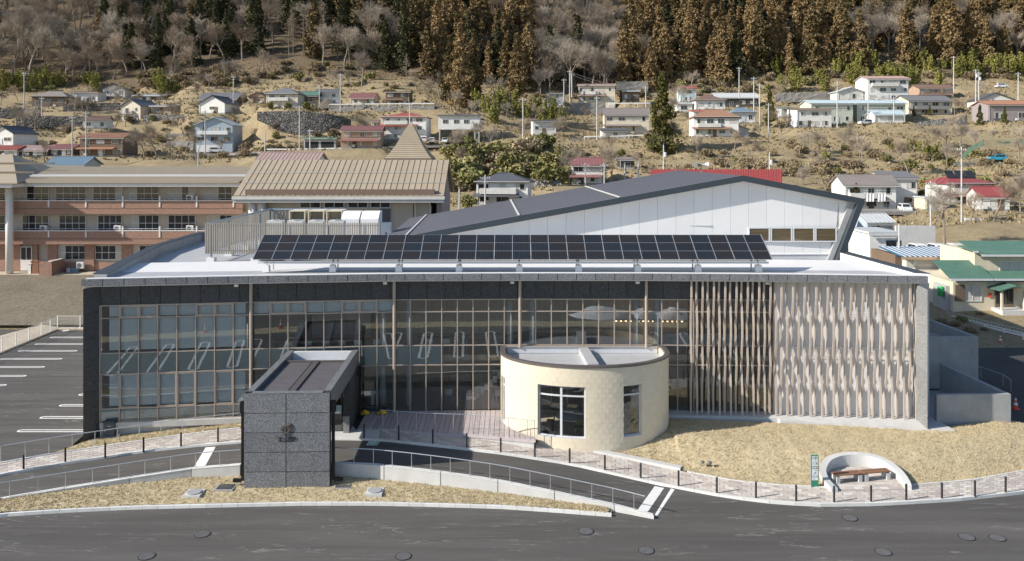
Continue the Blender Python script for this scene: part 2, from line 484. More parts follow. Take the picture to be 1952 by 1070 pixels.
# ------------------------------------------------------------------ the hillside: heights along several sight lines, (distance, height)
NEAR = [(-200, -1.5), (60, -1.5)]
FAR = [(395, 100), (520, 165), (800, 265), (1500, 380)]
COLS = [
 (-400, [(78, -1.5), (81, -.6), (97, 1.75), (112, 2), (150, 6), (200, 14.8), (212, 16.8), (228, 22), (250, 26), (262, 30), (278, 34.5), (300, 44), (330, 60)]),
 (100, [(78, -1.5), (81, -.6), (97, 1.75), (112, 2), (150, 6), (200, 14.8), (212, 16.8), (228, 22), (250, 26), (262, 30), (278, 34.5), (300, 44), (330, 60)]),
 (420, [(78, -1.5), (97, 1.75), (112, 2), (150, 6), (205, 15.5), (220, 16.8), (232, 22), (245, 28.8), (262, 33), (285, 41), (300, 46.7), (330, 63)]),
 (560, [(78, -1.5), (97, 1.75), (112, 2), (150, 7), (205, 17.8), (216, 19), (224, 22), (228, 28.0), (240, 30.1), (255, 33.5), (270, 36.6), (300, 47.8), (325, 60)]),
 (750, [(78, -1.5), (97, 1.75), (130, 5), (160, 9), (203, 16.9), (215, 20.2), (232, 27.6), (236, 30), (243, 31.4), (275, 39.7), (300, 46.8), (325, 58)]),
 (900, [(78, -1.5), (97, 1.75), (130, 5.6), (150, 7.8), (175, 11.6), (198, 17.5), (210, 19.2), (235, 28.6), (260, 34), (290, 41), (320, 55)]),
 (1120, [(78, -1.5), (97, 1.0), (142, 7.3), (165, 10), (190, 15), (212, 20), (225, 21.5), (250, 27.7), (265, 30.7), (290, 38), (310, 44.8), (340, 60)]),
 (1365, [(78, -1.5), (97, 1.0), (120, 4), (150, 6.5), (175, 12.3), (190, 15.6), (205, 18.9), (214, 20.8), (235, 23.5), (255, 30.5), (272, 33), (285, 39.6), (330, 60)]),
 (1680, [(66, -.5), (80, .4), (95, 1.5), (120, 3), (140, 5), (152, 5.7), (158, 6.2), (180, 13.2), (205, 18.9), (222, 23.8), (235, 25.3), (250, 32.0), (265, 36), (280, 40), (330, 64)]),
 (1920, [(66, -.6), (74, .3), (80, .9), (100, 2.5), (125, 5.0), (148, 6.3), (165, 12.4), (180, 15), (200, 17.5), (225, 25.5), (250, 31), (270, 38.4), (300, 48), (330, 66)]),
 (2500, [(66, -.6), (74, .3), (80, .9), (100, 2.5), (125, 5.0), (148, 6.3), (165, 12.4), (180, 15), (200, 17.5), (225, 25.5), (250, 31), (270, 38.4), (300, 48), (330, 66)]),
]
COLS = [(u, NEAR + t + FAR) for u, t in COLS]
PADS = []     # flat ground under each house: x, y, radius x, radius y, z
def base_z(X, Y):
 if Y < 62:
  return lerp(NEAR, Y)
 u = CU + X * FPX / Y
 u = max(COLS[0][0] + 1, min(COLS[-1][0] - 1, u))
 for (ua, ta), (ub, tb) in zip(COLS, COLS[1:]):
  if u <= ub:
   k = smooth((u - ua) / (ub - ua))
   return lerp(ta, Y) * (1 - k) + lerp(tb, Y) * k
def terr(X, Y, rough=True):
 z = base_z(X, Y)
 if Y > 110 and rough:
  k = min(1.0, (Y - 110) / 60)
  z += k * (noise.noise((X * .05, Y * .05, 3.1)) * 1.4 + noise.noise((X * .21, Y * .21, 7.7)) * .45)
  if Y > 290:
   z += min(1.0, (Y - 290) / 60) * noise.noise((X * .012, Y * .012, 1.3)) * 9
 if 150 < Y < 300 and rough:   # old field terraces
  k = 1.9; q = z / k + noise.noise((X * .03, Y * .03, 8)) * .6; f = q - math.floor(q)
  z += (smooth((f - .62) / .38) - f) * k * .55 * smooth((Y - 150) / 20) * smooth((300 - Y) / 12)
 sw = 0.0; sz = 0.0; near = 9.0
 for px, py, rx, ry, pz in PADS:
  dx = abs(X - px) - rx
  if dx > 5: continue
  dy = abs(Y - py) - ry
  if dy > 5: continue
  d = math.hypot(max(0, dx), max(0, dy))
  if d < 5.0:
   w = 1.0 / (d * d + .002); sw += w; sz += w * pz; near = min(near, d)
 if sw:
  z += (sz / sw - z) * (1 - smooth(near / 5.0))
 return z
# houses: label, u0, u1, v eave, v base, Y, roof kind, roof rise (m), roof, wall, depth, storeys, turn (deg), extras
H = [
 ('low old house with grey-green hipped roof on the far left terrace', 62, 126, 183, 205, 272, 'hip', 1.9, 'r_tile', 'w_brown', 8, 1, 4, 'e'),
 ('small white flat-topped shed beside the white gabled house', 139, 186, 176, 196, 278, 'shed', .5, 'r_brown', 'w_white', 6, 1, 0, ''),
 ('narrow white two-storey house with a front gable below the bamboo', 197, 238, 170, 196, 286, 'gy', 1.6, 'r_slate', 'w_white', 8, 2, 5, 'p'),
 ('long dark shed with a pale roof above the cobble wall', 254, 312, 183, 196, 278, 'shed', .9, 'r_pale', 'w_dark', 5, 1, 0, ''),
 ('pale two-storey house with grey gable and balcony above the cobble wall', 228, 270, 202, 232, 250, 'gy', 2.0, 'r_grey', 'w_cream', 9, 2, -14, 'b'),
 ('brown timber shed with pale tin roof right of the cobble wall house', 288, 332, 203, 218, 252, 'shed', .6, 'r_pale', 'w_tan', 5, 1, 0, ''),
 ('white plastered storehouse with dark gable on the grass terrace', 378, 430, 197, 217, 240, 'gy', 2.2, 'r_slate', 'w_white', 9, 1, -10, 's'),
 ('brown farmhouse with long grey tiled roof behind the white storehouse', 378, 452, 189, 206, 256, 'gx', 2.1, 'r_grey', 'w_brown', 8, 1, -6, 'e'),
 ('small white house with brown roof below the terrace walls', 161, 202, 229, 246, 226, 'gx', 1.1, 'r_brown', 'w_white', 6, 1, 12, ''),
 ('two-storey house with bright rust-red roof behind the school', 152, 235, 262, 299, 206, 'gx', 1.0, 'r_rust', 'w_brown', 8, 2, 0, 'pe'),
 ('grey-roofed house cut by the left edge of the picture', -20, 27, 254, 279, 214, 'gy', 1.8, 'r_slate', 'w_white', 9, 1, -8, ''),
 ('low white shed with orange-red roof at the left edge', -14, 32, 285, 299, 207, 'gx', .8, 'r_red', 'w_white', 6, 1, 0, ''),
 ('long low shed with faded pink roof behind the school', 35, 91, 286, 299, 208, 'gx', 1.0, 'r_pink', 'w_dark', 6, 1, 0, ''),
 ('open shed with dark maroon roof beside the pink-roofed shed', 92, 138, 283, 298, 209, 'gx', .9, 'r_maroon', 'w_dark', 6, 1, 0, ''),
 ('pale blue three-level house with garage beside the white car', 374, 444, 238, 292, 222, 'gy', 2.0, 'r_ltblue', 'w_blue', 9, 3, 3, 'bg'),
 ('blue-grey tiled roof house just behind the school roof', 90, 160, 313, 345, 150, 'gx', 1.2, 'r_blue', 'w_grey', 6, 1, 0, ''),
 ('cream two-storey house with grey hipped roof on the boulder wall', 507, 568, 178, 206, 240, 'hip', 1.9, 'r_grey', 'w_cream', 9, 2, -4, 'b'),
 ('small brown house left of the cream hipped house', 474, 505, 184, 198, 247, 'gy', 1.2, 'r_brown', 'w_tan', 7, 1, 0, 'e'),
 ('house with green ribbed roof beside the cream hipped house', 572, 605, 182, 200, 246, 'gx', 1.3, 'r_green', 'w_brown', 7, 1, 0, 'e'),
 ('white house with grey roof and lean-to above the concrete road wall', 604, 645, 176, 201, 250, 'gx', 1.0, 'r_grey', 'w_white', 7, 2, 6, ''),
 ('house with faded maroon upper roof on the upper road', 668, 712, 186, 201, 248, 'gx', 1.4, 'r_maroon', 'w_cream', 7, 1, -5, 'p'),
 ('low brown house with flat stepped roofs on the upper road', 735, 781, 176, 201, 249, 'shed', .5, 'r_brown', 'w_brown', 7, 2, 0, 'pe'),
 ('white two-storey house with thin red roofs behind the spire', 727, 812, 222, 267, 214, 'hip', 1.0, 'r_red', 'w_white', 9, 3, -3, 'pb'),
 ('tan two-storey house with purple-grey roof left of the spire', 651, 726, 248, 283, 205, 'gx', 1.0, 'r_maroon', 'w_tan', 8, 2, 3, 'p'),
 ('long concrete garage with green roof on the lower road', 579, 640, 264, 285, 205, 'flat', .35, 'r_green', 'w_grey', 6, 1, 0, 'G'),
 ('tiny brown timber hut behind the thin red roofs', 707, 721, 232, 245, 226, 'shed', .4, 'r_brown', 'w_tan', 3, 1, 0, 'n'),
 ('faded pink roof house right behind the tan roofed hall', 493, 604, 305, 340, 130, 'gx', 1.1, 'r_pink', 'w_white', 6, 1, 0, ''),
 ('grey box house among bamboo left of the three-level house', 1043, 1074, 178, 204, 262, 'shed', .4, 'r_grey', 'w_grey', 7, 2, 0, ''),
 ('cream stepped house of three levels with wide terraces', 1103, 1172, 163, 214, 266, 'flat', .5, 'r_pink', 'w_cream', 9, 3, -6, 'bp'),
 ('small dark house with light blue roof right of the stepped house', 1186, 1219, 174, 196, 268, 'shed', .4, 'r_ltblue', 'w_brown', 6, 1, 0, ''),
 ('traditional cream house with long brown tiled roof above the guard rail', 1152, 1236, 218, 256, 226, 'gx', 1.8, 'r_tile', 'w_cream', 9, 2, -4, 'pe'),
 ('low carport with purple-grey roof below the cream tiled house', 1148, 1194, 250, 263, 216, 'shed', .8, 'r_slate', 'w_white', 5, 1, 0, 'n'),
 ('small white flat-roofed house beside the bamboo', 1016, 1061, 231, 259, 219, 'shed', .4, 'r_slate', 'w_white', 6, 1, 4, ''),
 ('light blue house with red roof high behind the green fir', 1297, 1328, 169, 195, 272, 'gx', .9, 'r_red', 'w_ltblue', 6, 2, 0, ''),
 ('white carport with pale blue roof right of the green fir', 1291, 1320, 198, 214, 250, 'shed', .5, 'r_ltblue', 'w_white', 5, 1, 0, 'n'),
 ('square white house with brown hipped roof above the big brown house', 1326, 1382, 190, 210, 248, 'hip', 1.7, 'r_brown', 'w_white', 8, 1, 0, ''),
 ('long dark shed with silver-grey roof on the upper right terrace', 1366, 1446, 186, 206, 266, 'gx', 1.6, 'r_pale', 'w_dark', 9, 1, 0, 'e'),
 ('large white house with brown hipped roofs on the grassy bank', 1323, 1408, 222, 262, 213, 'hip', 2.0, 'r_orange', 'w_white', 9, 2, -5, 'pbe'),
 ('white house with bright blue roof right of the large brown-roofed house', 1397, 1440, 213, 236, 230, 'hip', 1.3, 'r_blue', 'w_white', 7, 1, 0, ''),
 ('flat red roofed annex behind the large brown-roofed house', 1322, 1366, 213, 232, 236, 'shed', .7, 'r_red', 'w_white', 6, 1, 0, 'n'),
 ('weathered grey hut at the right of the grassy bank', 1390, 1428, 247, 265, 214, 'gy', 1.0, 'r_tile', 'w_grey', 5, 1, 8, 'n'),
 ('old two-storey white house with rusty brown roof behind the gymnasium', 1090, 1148, 314, 352, 165, 'gx', 1.3, 'r_maroon', 'w_white', 7, 2, -4, 'pe'),
 ('modern white house with dark hipped roof left of the gymnasium', 908, 1006, 345, 392, 142, 'hip', 1.3, 'r_slate', 'w_white', 8, 2, -6, 'pb'),
 ('tumbledown dark hut on the grass slope above the gymnasium', 1181, 1209, 305, 322, 178, 'shed', .5, 'r_tile', 'w_dark', 4, 1, 0, 'n'),
 ('white three-storey block with pink roof on the upper right', 1654, 1732, 150, 193, 250, 'gx', 1.0, 'r_pink', 'w_white', 9, 3, 0, 'b'),
 ('pale green apartment house, left of the matching pair', 1546, 1626, 197, 237, 233, 'gx', 1.0, 'r_ltblue', 'w_green', 9, 2, 0, ''),
 ('pale green apartment house, right of the matching pair', 1634, 1726, 197, 236, 234, 'gx', 1.0, 'r_ltblue', 'w_green', 9, 2, 0, ''),
 ('white house with long balcony window and brown roof edge', 1519, 1585, 209, 244, 222, 'shed', .7, 'r_brown', 'w_white', 8, 2, 0, ''),
 ('small white gabled shed before the right apartment house', 1668, 1722, 218, 236, 224, 'gx', 1.1, 'r_ltblue', 'w_white', 5, 1, 0, 'n'),
 ('wide cream house with grey tiled roofs right of the apartments', 1730, 1818, 192, 220, 244, 'gx', 1.7, 'r_grey', 'w_cream', 9, 2, 6, 'pe'),
 ('house with brown double roofs under the bamboo on the right', 1752, 1818, 168, 190, 264, 'gx', 1.3, 'r_brown', 'w_tan', 8, 2, 0, 'p'),
 ('white open-gabled shed left of the three-storey block', 1597, 1646, 175, 193, 252, 'gy', 1.3, 'r_pale', 'w_pale', 6, 1, 0, 'n'),
 ('cream barn with black gable by the far right poles', 1868, 1930, 190, 205, 250, 'gy', 2.0, 'r_slate', 'w_pale', 8, 1, -6, ''),
 ('mauve house with rusty orange roof at the right edge', 1884, 1965, 199, 232, 224, 'gx', 1.1, 'r_rust', 'w_mauve', 8, 1, 0, 's'),
 ('small grey-green hut left of the balcony house', 1490, 1516, 207, 224, 232, 'shed', .5, 'r_green', 'w_grey', 5, 1, 0, 'n'),
 ('white house with long grey roof and hanging laundry', 1612, 1706, 352, 402, 150, 'gx', 1.6, 'r_tile', 'w_white', 8, 2, -5, 'pb'),
 ('tall white side wing with angular roof behind the laundry house', 1690, 1748, 340, 396, 156, 'shed', 1.1, 'r_grey', 'w_white', 7, 2, -5, ''),
 ('house with crimson roof carrying three solar collectors', 1806, 1890, 348, 388, 148, 'hip', 1.3, 'r_bright', 'w_pale', 8, 2, 0, 'pbc'),
 ('low house with crimson roof behind the bare tree on the right', 1870, 1922, 374, 402, 140, 'gx', 1.4, 'r_bright', 'w_pale', 6, 1, -10, ''),
 ('plain white tower-like building beside the gymnasium', 1658, 1714, 446, 516, 95, 'flat', .25, 'r_pale', 'w_white', 6, 2, 0, 't'),
 ('grey-blue metal shed above the white tower building', 1652, 1704, 424, 446, 118, 'gx', 1.0, 'r_pale', 'w_blue', 5, 1, 8, 'n'),
 ('small beige hut in the trees by the right guard rail', 1764, 1800, 378, 402, 144, 'flat', .2, 'r_pale', 'w_yellow', 4, 1, 0, 'n'),
]
for h in H:
 lab, u0, u1, ve, vb, Y, rk, rise, rc, wc, dep, st, rz, ex = h
 p = at((u0 + u1) / 2, vb, Y)
 PADS.append((p.x, Y + dep / 2 - 1.2, (u1 - u0) * Y / FPX / 2 + .6, dep / 2 + 1.9, p.z - .05))
# ------------------------------------------------------------------ ground sheet
def ground():
 us = [-1600, -1000, -700] + list(range(-480, 2500, 15)) + [2700, 3200, 4200]
 ys = [-160, -60, 0, 20, 31, 32.5, 45, 60, 66, 70, 74, 78, 81, 85, 90, 95, 100, 106, 112, 120, 127]
 y = 132.0
 while y < 330: ys.append(y); y += 1.9
 while y < 420: ys.append(y); y += 6
 ys += [450, 520, 650, 800, 1100, 1500]
 vs = []; fs = []
 for y in ys:
  for u in us:
   x = (u - CU) * max(y, 60) / FPX
   vs.append((x, y, terr(x, y)))
 n = len(us)
 for j in range(len(ys) - 1):
  for i in range(n - 1):
   fs.append((j * n + i, j * n + i + 1, (j + 1) * n + i + 1, (j + 1) * n + i))
 mb = MB(); mb.raw(vs, fs)
 return structure(mb, 'ground', MAT['hill'], True)
ground()
# ------------------------------------------------------------------ site: road, ramp, walkway, verges
ZR = [(-400, -1.1), (0, -1.1), (120, -.93), (250, -.7), (380, -.46), (460, -.33), (640, -.2), (740, -.2), (850, -.3), (950, -.46), (1100, -.82), (1200, -1.03), (1262, -1.136), (1330, -1.136), (1500, -1.1), (1700, -1.1), (2600, -1.1)]
FRONT = [(-260, 965), (-120, 936), (0, 907), (135, 883), (271, 862.7), (380, 851), (458, 844.5), (560, 840), (637, 838.5), (721, 840), (829, 851.8), (900, 859.5), (960, 866.7), (1090, 887), (1244, 922), (1320, 937), (1390, 949.5), (1470, 959), (1556, 964), (1673, 962.5), (1819, 954), (1952, 939.7), (2080, 918), (2250, 885)]
REAR = [(-260, 938), (-120, 912), (0, 887), (100, 870), (203, 854.5), (352, 832.8), (458, 820.7), (560, 816), (640, 814), (729, 817), (830, 823.5), (960, 834), (1038, 849), (1144, 869.4), (1301, 902), (1400, 921), (1480, 929), (1585, 934.5), (1660, 933), (1736, 929.4), (1849, 920.6), (1952, 902), (2080, 880), (2250, 850)]
TOPW_L = [(-120, 978), (0, 957.5), (122, 937), (246.6, 917), (364.5, 899), (458, 892)]
TOPW_R = [(637, 889), (714, 892.5), (780, 899.5), (840, 907), (900, 915.5), (960, 925), (1057, 945), (1171, 969.7), (1247, 990)]
def curve(tab, u, dz=0.0):
 z = lerp(ZR, u)
 p = on(u, lerp(tab, u), z)
 return Vector((p.x, p.y, z + dz))
def urange(a, b, n):
 return [a + (b - a) * i / n for i in range(n + 1)]
def site():
 # main road, in front and beyond both ends of the ramp
 mb = MB()
 mb.face([(-120, -60, -1.12), (120, -60, -1.12), (120, 47.5, -1.12), (-120, 47.5, -1.12)])
 mb.face([(-120, 47.5, -1.12), (-26.2, 47.5, -1.12), (-30.5, 79, -1.12), (-120, 79, -1.12)])
 structure(mb, 'road', MAT['asphalt'])
 # dry strip across the car park in front, seen only in the glass
 mb = MB()
 mb.face([(-120, 18.4, -1.1), (120, 18.4, -1.1), (120, 21, -1.1), (-120, 21, -1.1)])
 structure(mb, 'verge_strip', MAT['grass'])
 # ramp road over the entrance
 us = urange(-240, 458, 24) + urange(480, 637, 8) + urange(660, 1330, 42)
 A = [curve(FRONT, u, .012) for u in us]
 B = []
 for u in us:
  if u <= 458: B.append(curve([(-240, 1000), (-120, 978)] + TOPW_L[1:], u, .012))
  elif u < 637: B.append(curve([(458, 892), (540, 889.5), (637, 889)], u, .012))
  elif u <= 1247: B.append(curve(TOPW_R, u, .012))
  else: B.append(curve([(1247, 990), (1300, 985), (1330, 975)], u, .012))
 B = [p + Vector((0, .08 if u < 1248 else 0, 0)) for p, u in zip(B, us)]
 for p, q, u in zip(A, B, us):
  if u > 1290: p.z = q.z = -1.15
 mb = MB(); mb.strip(B, A)
 mb.strip([Vector((p.x, p.y, -1.3)) for p in B], B)
 structure(mb, 'ramp_road', MAT['asphalt'])
 # walkway bed
 us = urange(-250, 2240, 120)
 A = [curve(FRONT, u, .10) for u in us]; B = [curve(REAR, u, .10) for u in us]
 mb = MB(); mb.slab(A, B, .5)
 structure(mb, 'walkway', MAT['bed'])
 return
site()
def kerb_line(name, label, pts, w, h, seg, mat, group=None):
 """kerb stones laid along pts; each stone a part"""
 root = thing(name, label, 'kerb', tuple(pts[0]), group)
 # resample
 d = [0.0]
 for a, b in zip(pts, pts[1:]): d.append(d[-1] + (Vector(b) - Vector(a)).length)
 tab = [[(x, p[k]) for x, p in zip(d, pts)] for k in range(3)]
 n = max(1, int(d[-1] / seg)); L = d[-1] / n
 mb = MB(); c = .02
 mb.hexa([(-L / 2 + .006, -w / 2, -h), (L / 2 - .006, -w / 2, -h), (L / 2 - .006, w / 2, -h), (-L / 2 + .006, w / 2, -h),
   (-L / 2 + .006, -w / 2 + c, 0), (L / 2 - .006, -w / 2 + c, 0), (L / 2 - .006, w / 2, 0), (-L / 2 + .006, w / 2, 0)])
 me = mb.mesh('kerb_stone', mat)
 for i in range(n):
  a = [lerp(tab[k], L * i) for k in range(3)]; b = [lerp(tab[k], L * (i + 1)) for k in range(3)]
  o = inst('kerb_stone', me, root, [(p + q) / 2 for p, q in zip(a, b)], math.atan2(b[1] - a[1], b[0] - a[0]))
  o.rotation_euler = (0, -math.atan2(b[2] - a[2], math.hypot(b[0] - a[0], b[1] - a[1])), math.atan2(b[1] - a[1], b[0] - a[0]))
 return root
def kerbs():
 off = lambda p, d: Vector((p.x, p.y + d, p.z))
 kerb_line('kerb', 'pale kerb between the paved walkway and the ramp road', [off(curve(FRONT, u, .125), -.03) for u in urange(-200, 2200, 90)], .16, .3, 1.2, MAT['kerb'])
 kerb_line('kerb', 'narrow kerb behind the paved walkway left of the entrance', [off(curve(REAR, u, .16), .05) for u in urange(-60, 458, 22)], .14, .4, 1.2, MAT['kerb'])
 kerb_line('kerb', 'narrow kerb behind the walkway along the right lawn, left of the bench', [off(curve(REAR, u, .13), .05) for u in urange(1310, 1578, 12)], .12, .4, 1.2, MAT['kerb'])
 kerb_line('kerb', 'narrow kerb behind the walkway along the right lawn, right of the bench', [off(curve(REAR, u, .13), .05) for u in urange(1740, 2200, 16)], .12, .4, 1.2, MAT['kerb'])
 low = [(-130, 1000), (0, 979), (120, 971), (250, 965), (461, 960), (580, 957.5), (707, 957.5), (830, 960), (960, 964), (1062, 971), (1166, 979)]
 kerb_line('kerb', 'long white kerb between the front verge and the main road', [on(u, lerp(low, u), -.98) for u in urange(-130, 1166, 44)], .17, .25, .75, MAT['kerb'])
 # thick raised edging right of the stone pavilion
 pts = [curve(REAR, u, .24) + Vector((0, .22, 0)) for u in (1000, 1040, 1092, 1144, 1200, 1260, 1300)]
 kerb_line('kerb', 'thick white raised edging below the round stone pavilion', pts, .42, .5, 2.9, MAT['concrete'])
kerbs()
def ramp_walls():
 for lab, tab, bot, n in (('long pale concrete retaining wall left of the entrance block', TOPW_L, [(-120, 990), (0, 966), (122, 952), (247, 937), (364.5, 922), (458, 914)], 5),
      ('long pale concrete retaining wall right of the entrance block', TOPW_R, [(629, 913), (713, 915.5), (840, 934.5), (949, 944.5), (1057, 960), (1144, 974), (1166, 979), (1247, 999)], 8)):
  root = thing('ramp_wall', lab, 'wall', tuple(curve(tab, tab[0][0])))
  brk = [364.5, 246.6, 122, 0, -120] if n == 5 else [637, 732, 840, 949, 1057, 1171, 1247]
  brk = sorted(set(brk + ([458] if n == 5 else [])))
  for a, b in zip(brk, brk[1:]):
   us = urange(a + .7, b - .7, 5)
   T = [curve(tab, u, .12) for u in us]
   F = []
   for p, u in zip(T, us):
    F.append(Vector((p.x, p.y - .0, p.z)))
   Bk = [p + Vector((0, .26, 0)) for p in T]
   lowz = -1.35
   Fd = [Vector((p.x, p.y, lowz)) for p in F]; Bd = [Vector((p.x, p.y, lowz)) for p in Bk]
   mb = MB()
   mb.strip(F, Bk); mb.strip(Fd, F); mb.strip(Bk, Bd)
   mb.face([F[0], Bk[0], Bd[0], Fd[0]]); mb.face([Bk[-1], F[-1], Fd[-1], Bd[-1]])
   mb.build('wall_segment', MAT['concrete'], root)
   mb = MB()   # little capping strip, slightly proud
   mb.slab([p + Vector((0, -.015, .03)) for p in F], [p + Vector((0, .015, .03)) for p in Bk], .028)
   mb.build('coping', MAT['kerb'], root)
ramp_walls()
NICHE = []
def in_niche(x, y):
 r = False; j = len(NICHE) - 1
 for i in range(len(NICHE)):
  if (NICHE[i].y > y) != (NICHE[j].y > y) and x < (NICHE[j].x - NICHE[i].x) * (y - NICHE[i].y) / (NICHE[j].y - NICHE[i].y) + NICHE[i].x: r = not r
  j = i
 return r
NICHE += [on(u, v, -.97) for u, v in ((1596, 943), (1577, 924), (1570, 909), (1581, 893), (1606, 886), (1636, 885), (1666, 889), (1692, 898), (1712, 911), (1725, 925), (1730, 940))]
def verge(name, F, B, fz, n=30, m=10, hump=0.0, mat='grass', ns=.05, hole=False):
 """lawn lofted between a front and a back line of points"""
 mb = MB(); vs = []; fs = []
 for j in range(m + 1):
  t = j / m
  for p, q in zip(F, B):
   x = p.x + (q.x - p.x) * t; y = p.y + (q.y - p.y) * t
   z = p.z + (q.z - p.z) * fz(t) + hump * math.sin(math.pi * t)
   if 0 < j < m: z += noise.noise((x * .9, y * .9, 4)) * ns + noise.noise((x * 2.6, y * 2.6, 9)) * ns * .8
   if hole and in_niche(x, y): z = -1.14
   vs.append((x, y, z))
 k = len(F)
 for j in range(m):
  for i in range(k - 1):
   fs.append((j * k + i, j * k + i + 1, (j + 1) * k + i + 1, (j + 1) * k + i))
 mb.raw(vs, fs)
 structure(mb, name, MAT[mat], True)
 return vs, k, m
def verges():
 out = []
 lowl = [(-130, 998), (0, 976), (120, 969), (250, 963), (461, 958), (580, 956), (707, 956), (830, 958), (960, 962), (1062, 969), (1160, 977.5)]
 us = urange(-120, 1160, 100)
 F = [on(u, lerp(lowl, u), -1.0) for u in us]
 B = []
 for u in us:
  if u <= 458: p = curve(TOPW_L, u)
  elif u < 637: p = on(u, 912, -.72) + Vector((0, .5, 0))
  else: p = curve(TOPW_R, u)
  bz = lerp([(-120, -1.06), (0, -.95), (250, -.84), (458, -.76), (640, -.72), (840, -.82), (950, -.9), (1166, -1.0)], u)
  B.append(Vector((p.x, p.y + .1, bz)))
 out.append((verge('front_lawn', F, B, lambda t: t ** .8, m=10, hump=.04), 7000))
 us = urange(100, 470, 40)
 F = [curve(REAR, u, .15) + Vector((0, .08, 0)) for u in us]
 B = [Vector((x, 48.45 + (x + 25) * .13 + .2, z)) for x, z in [(-24.9 + 9.5 * i / 40, -.93 + .55 * i / 40) for i in range(41)]]
 out.append((verge('side_lawn', F, B, lambda t: t, m=8), 1800))
 us = urange(1130, 2140, 220)
 F = [curve(REAR, u, .12) + Vector((0, .1, 0)) for u in us]
 B = []
 for i, u in enumerate(us):
  if u < 1300: q = Vector((lerp([(1130, 4.6), (1300, 9.6)], u), 49.6, -.32))
  elif u < 1770: q = Vector((lerp([(1300, 9.6), (1770, 24.8)], u), lerp([(1300, 49.6), (1770, 47.6)], u), -.2))
  else: q = Vector((lerp([(1770, 24.8), (1930, 30.2), (2140, 37)], u), lerp([(1770, 47.6), (1930, 49.2), (2140, 47.5)], u), lerp([(1770, -.2), (1930, -.12), (2140, -.9)], u)))
  B.append(q)
 def f(t): return smooth(t / .62) * .96 + .04 * t
 out.append((verge('right_lawn', F, B, f, m=44, hump=.03, ns=.05, hole=True), 15000))
 # dry grass tufts standing on these lawns
 mb = MB(); rnd = random.Random(3)
 for (vs, k, m), cnt in out:
  for _ in range(cnt):
   j = rnd.randrange(m); i = rnd.randrange(k - 1); a, b, c = rnd.random(), rnd.random(), 0
   P = [Vector(vs[j * k + i]), Vector(vs[j * k + i + 1]), Vector(vs[(j + 1) * k + i]), Vector(vs[(j + 1) * k + i + 1])]
   p = (P[0] * (1 - a) + P[1] * a) * (1 - b) + (P[2] * (1 - a) + P[3] * a) * b
   if p.z < -1.05: continue
   for q in range(6):
    t = rnd.uniform(0, 6.28); w = rnd.uniform(.007, .02); hgt = rnd.uniform(.02, .085)
    dx, dy = math.cos(t) * w, math.sin(t) * w
    lx, ly = rnd.uniform(-.06, .06), rnd.uniform(-.06, .06); p = p + Vector((rnd.uniform(-.07, .07), rnd.uniform(-.07, .07), 0))
    mb.face([(p.x - dx, p.y - dy, p.z - .01), (p.x + dx, p.y + dy, p.z - .01), (p.x + lx, p.y + ly, p.z + hgt)])
 tag(mb.build('dry_grass', MAT['blade']), 'short straw-coloured winter grass covering the lawns', 'grass', kind='stuff')
 for k, (u, v, z, lab) in enumerate(((1385, 848, -.5, 'small green weed tuft on the left of the right lawn'), (1500, 849, -.5, 'small green weed tuft in the middle of the right lawn'), (1396, 838, -.42, 'small green weed tuft near the shaded drain grate'), (1620, 868, -.62, 'small green weed tuft above the curved bench'), (1412, 812, -.3, 'small green weed tuft at the plinth'), (760, 925, -.8, 'small green weed tuft in the front verge'))):
  p = on(u, v, z); mb = MB()
  for i in range(26):
   t = rnd.uniform(0, 6.28); d = rnd.uniform(0, .2); x, y = p.x + math.cos(t) * d, p.y + math.sin(t) * d; w = .03
   mb.face([(x - w, y, z - .1), (x + w, y, z - .1), (x + rnd.uniform(-.08, .08), y + rnd.uniform(-.05, .05), z + rnd.uniform(.05, .16))])
  tag(mb.build('weed_tuft', MAT['shrub_green'], None, loc=tuple(p)), lab, 'weed')
verges()
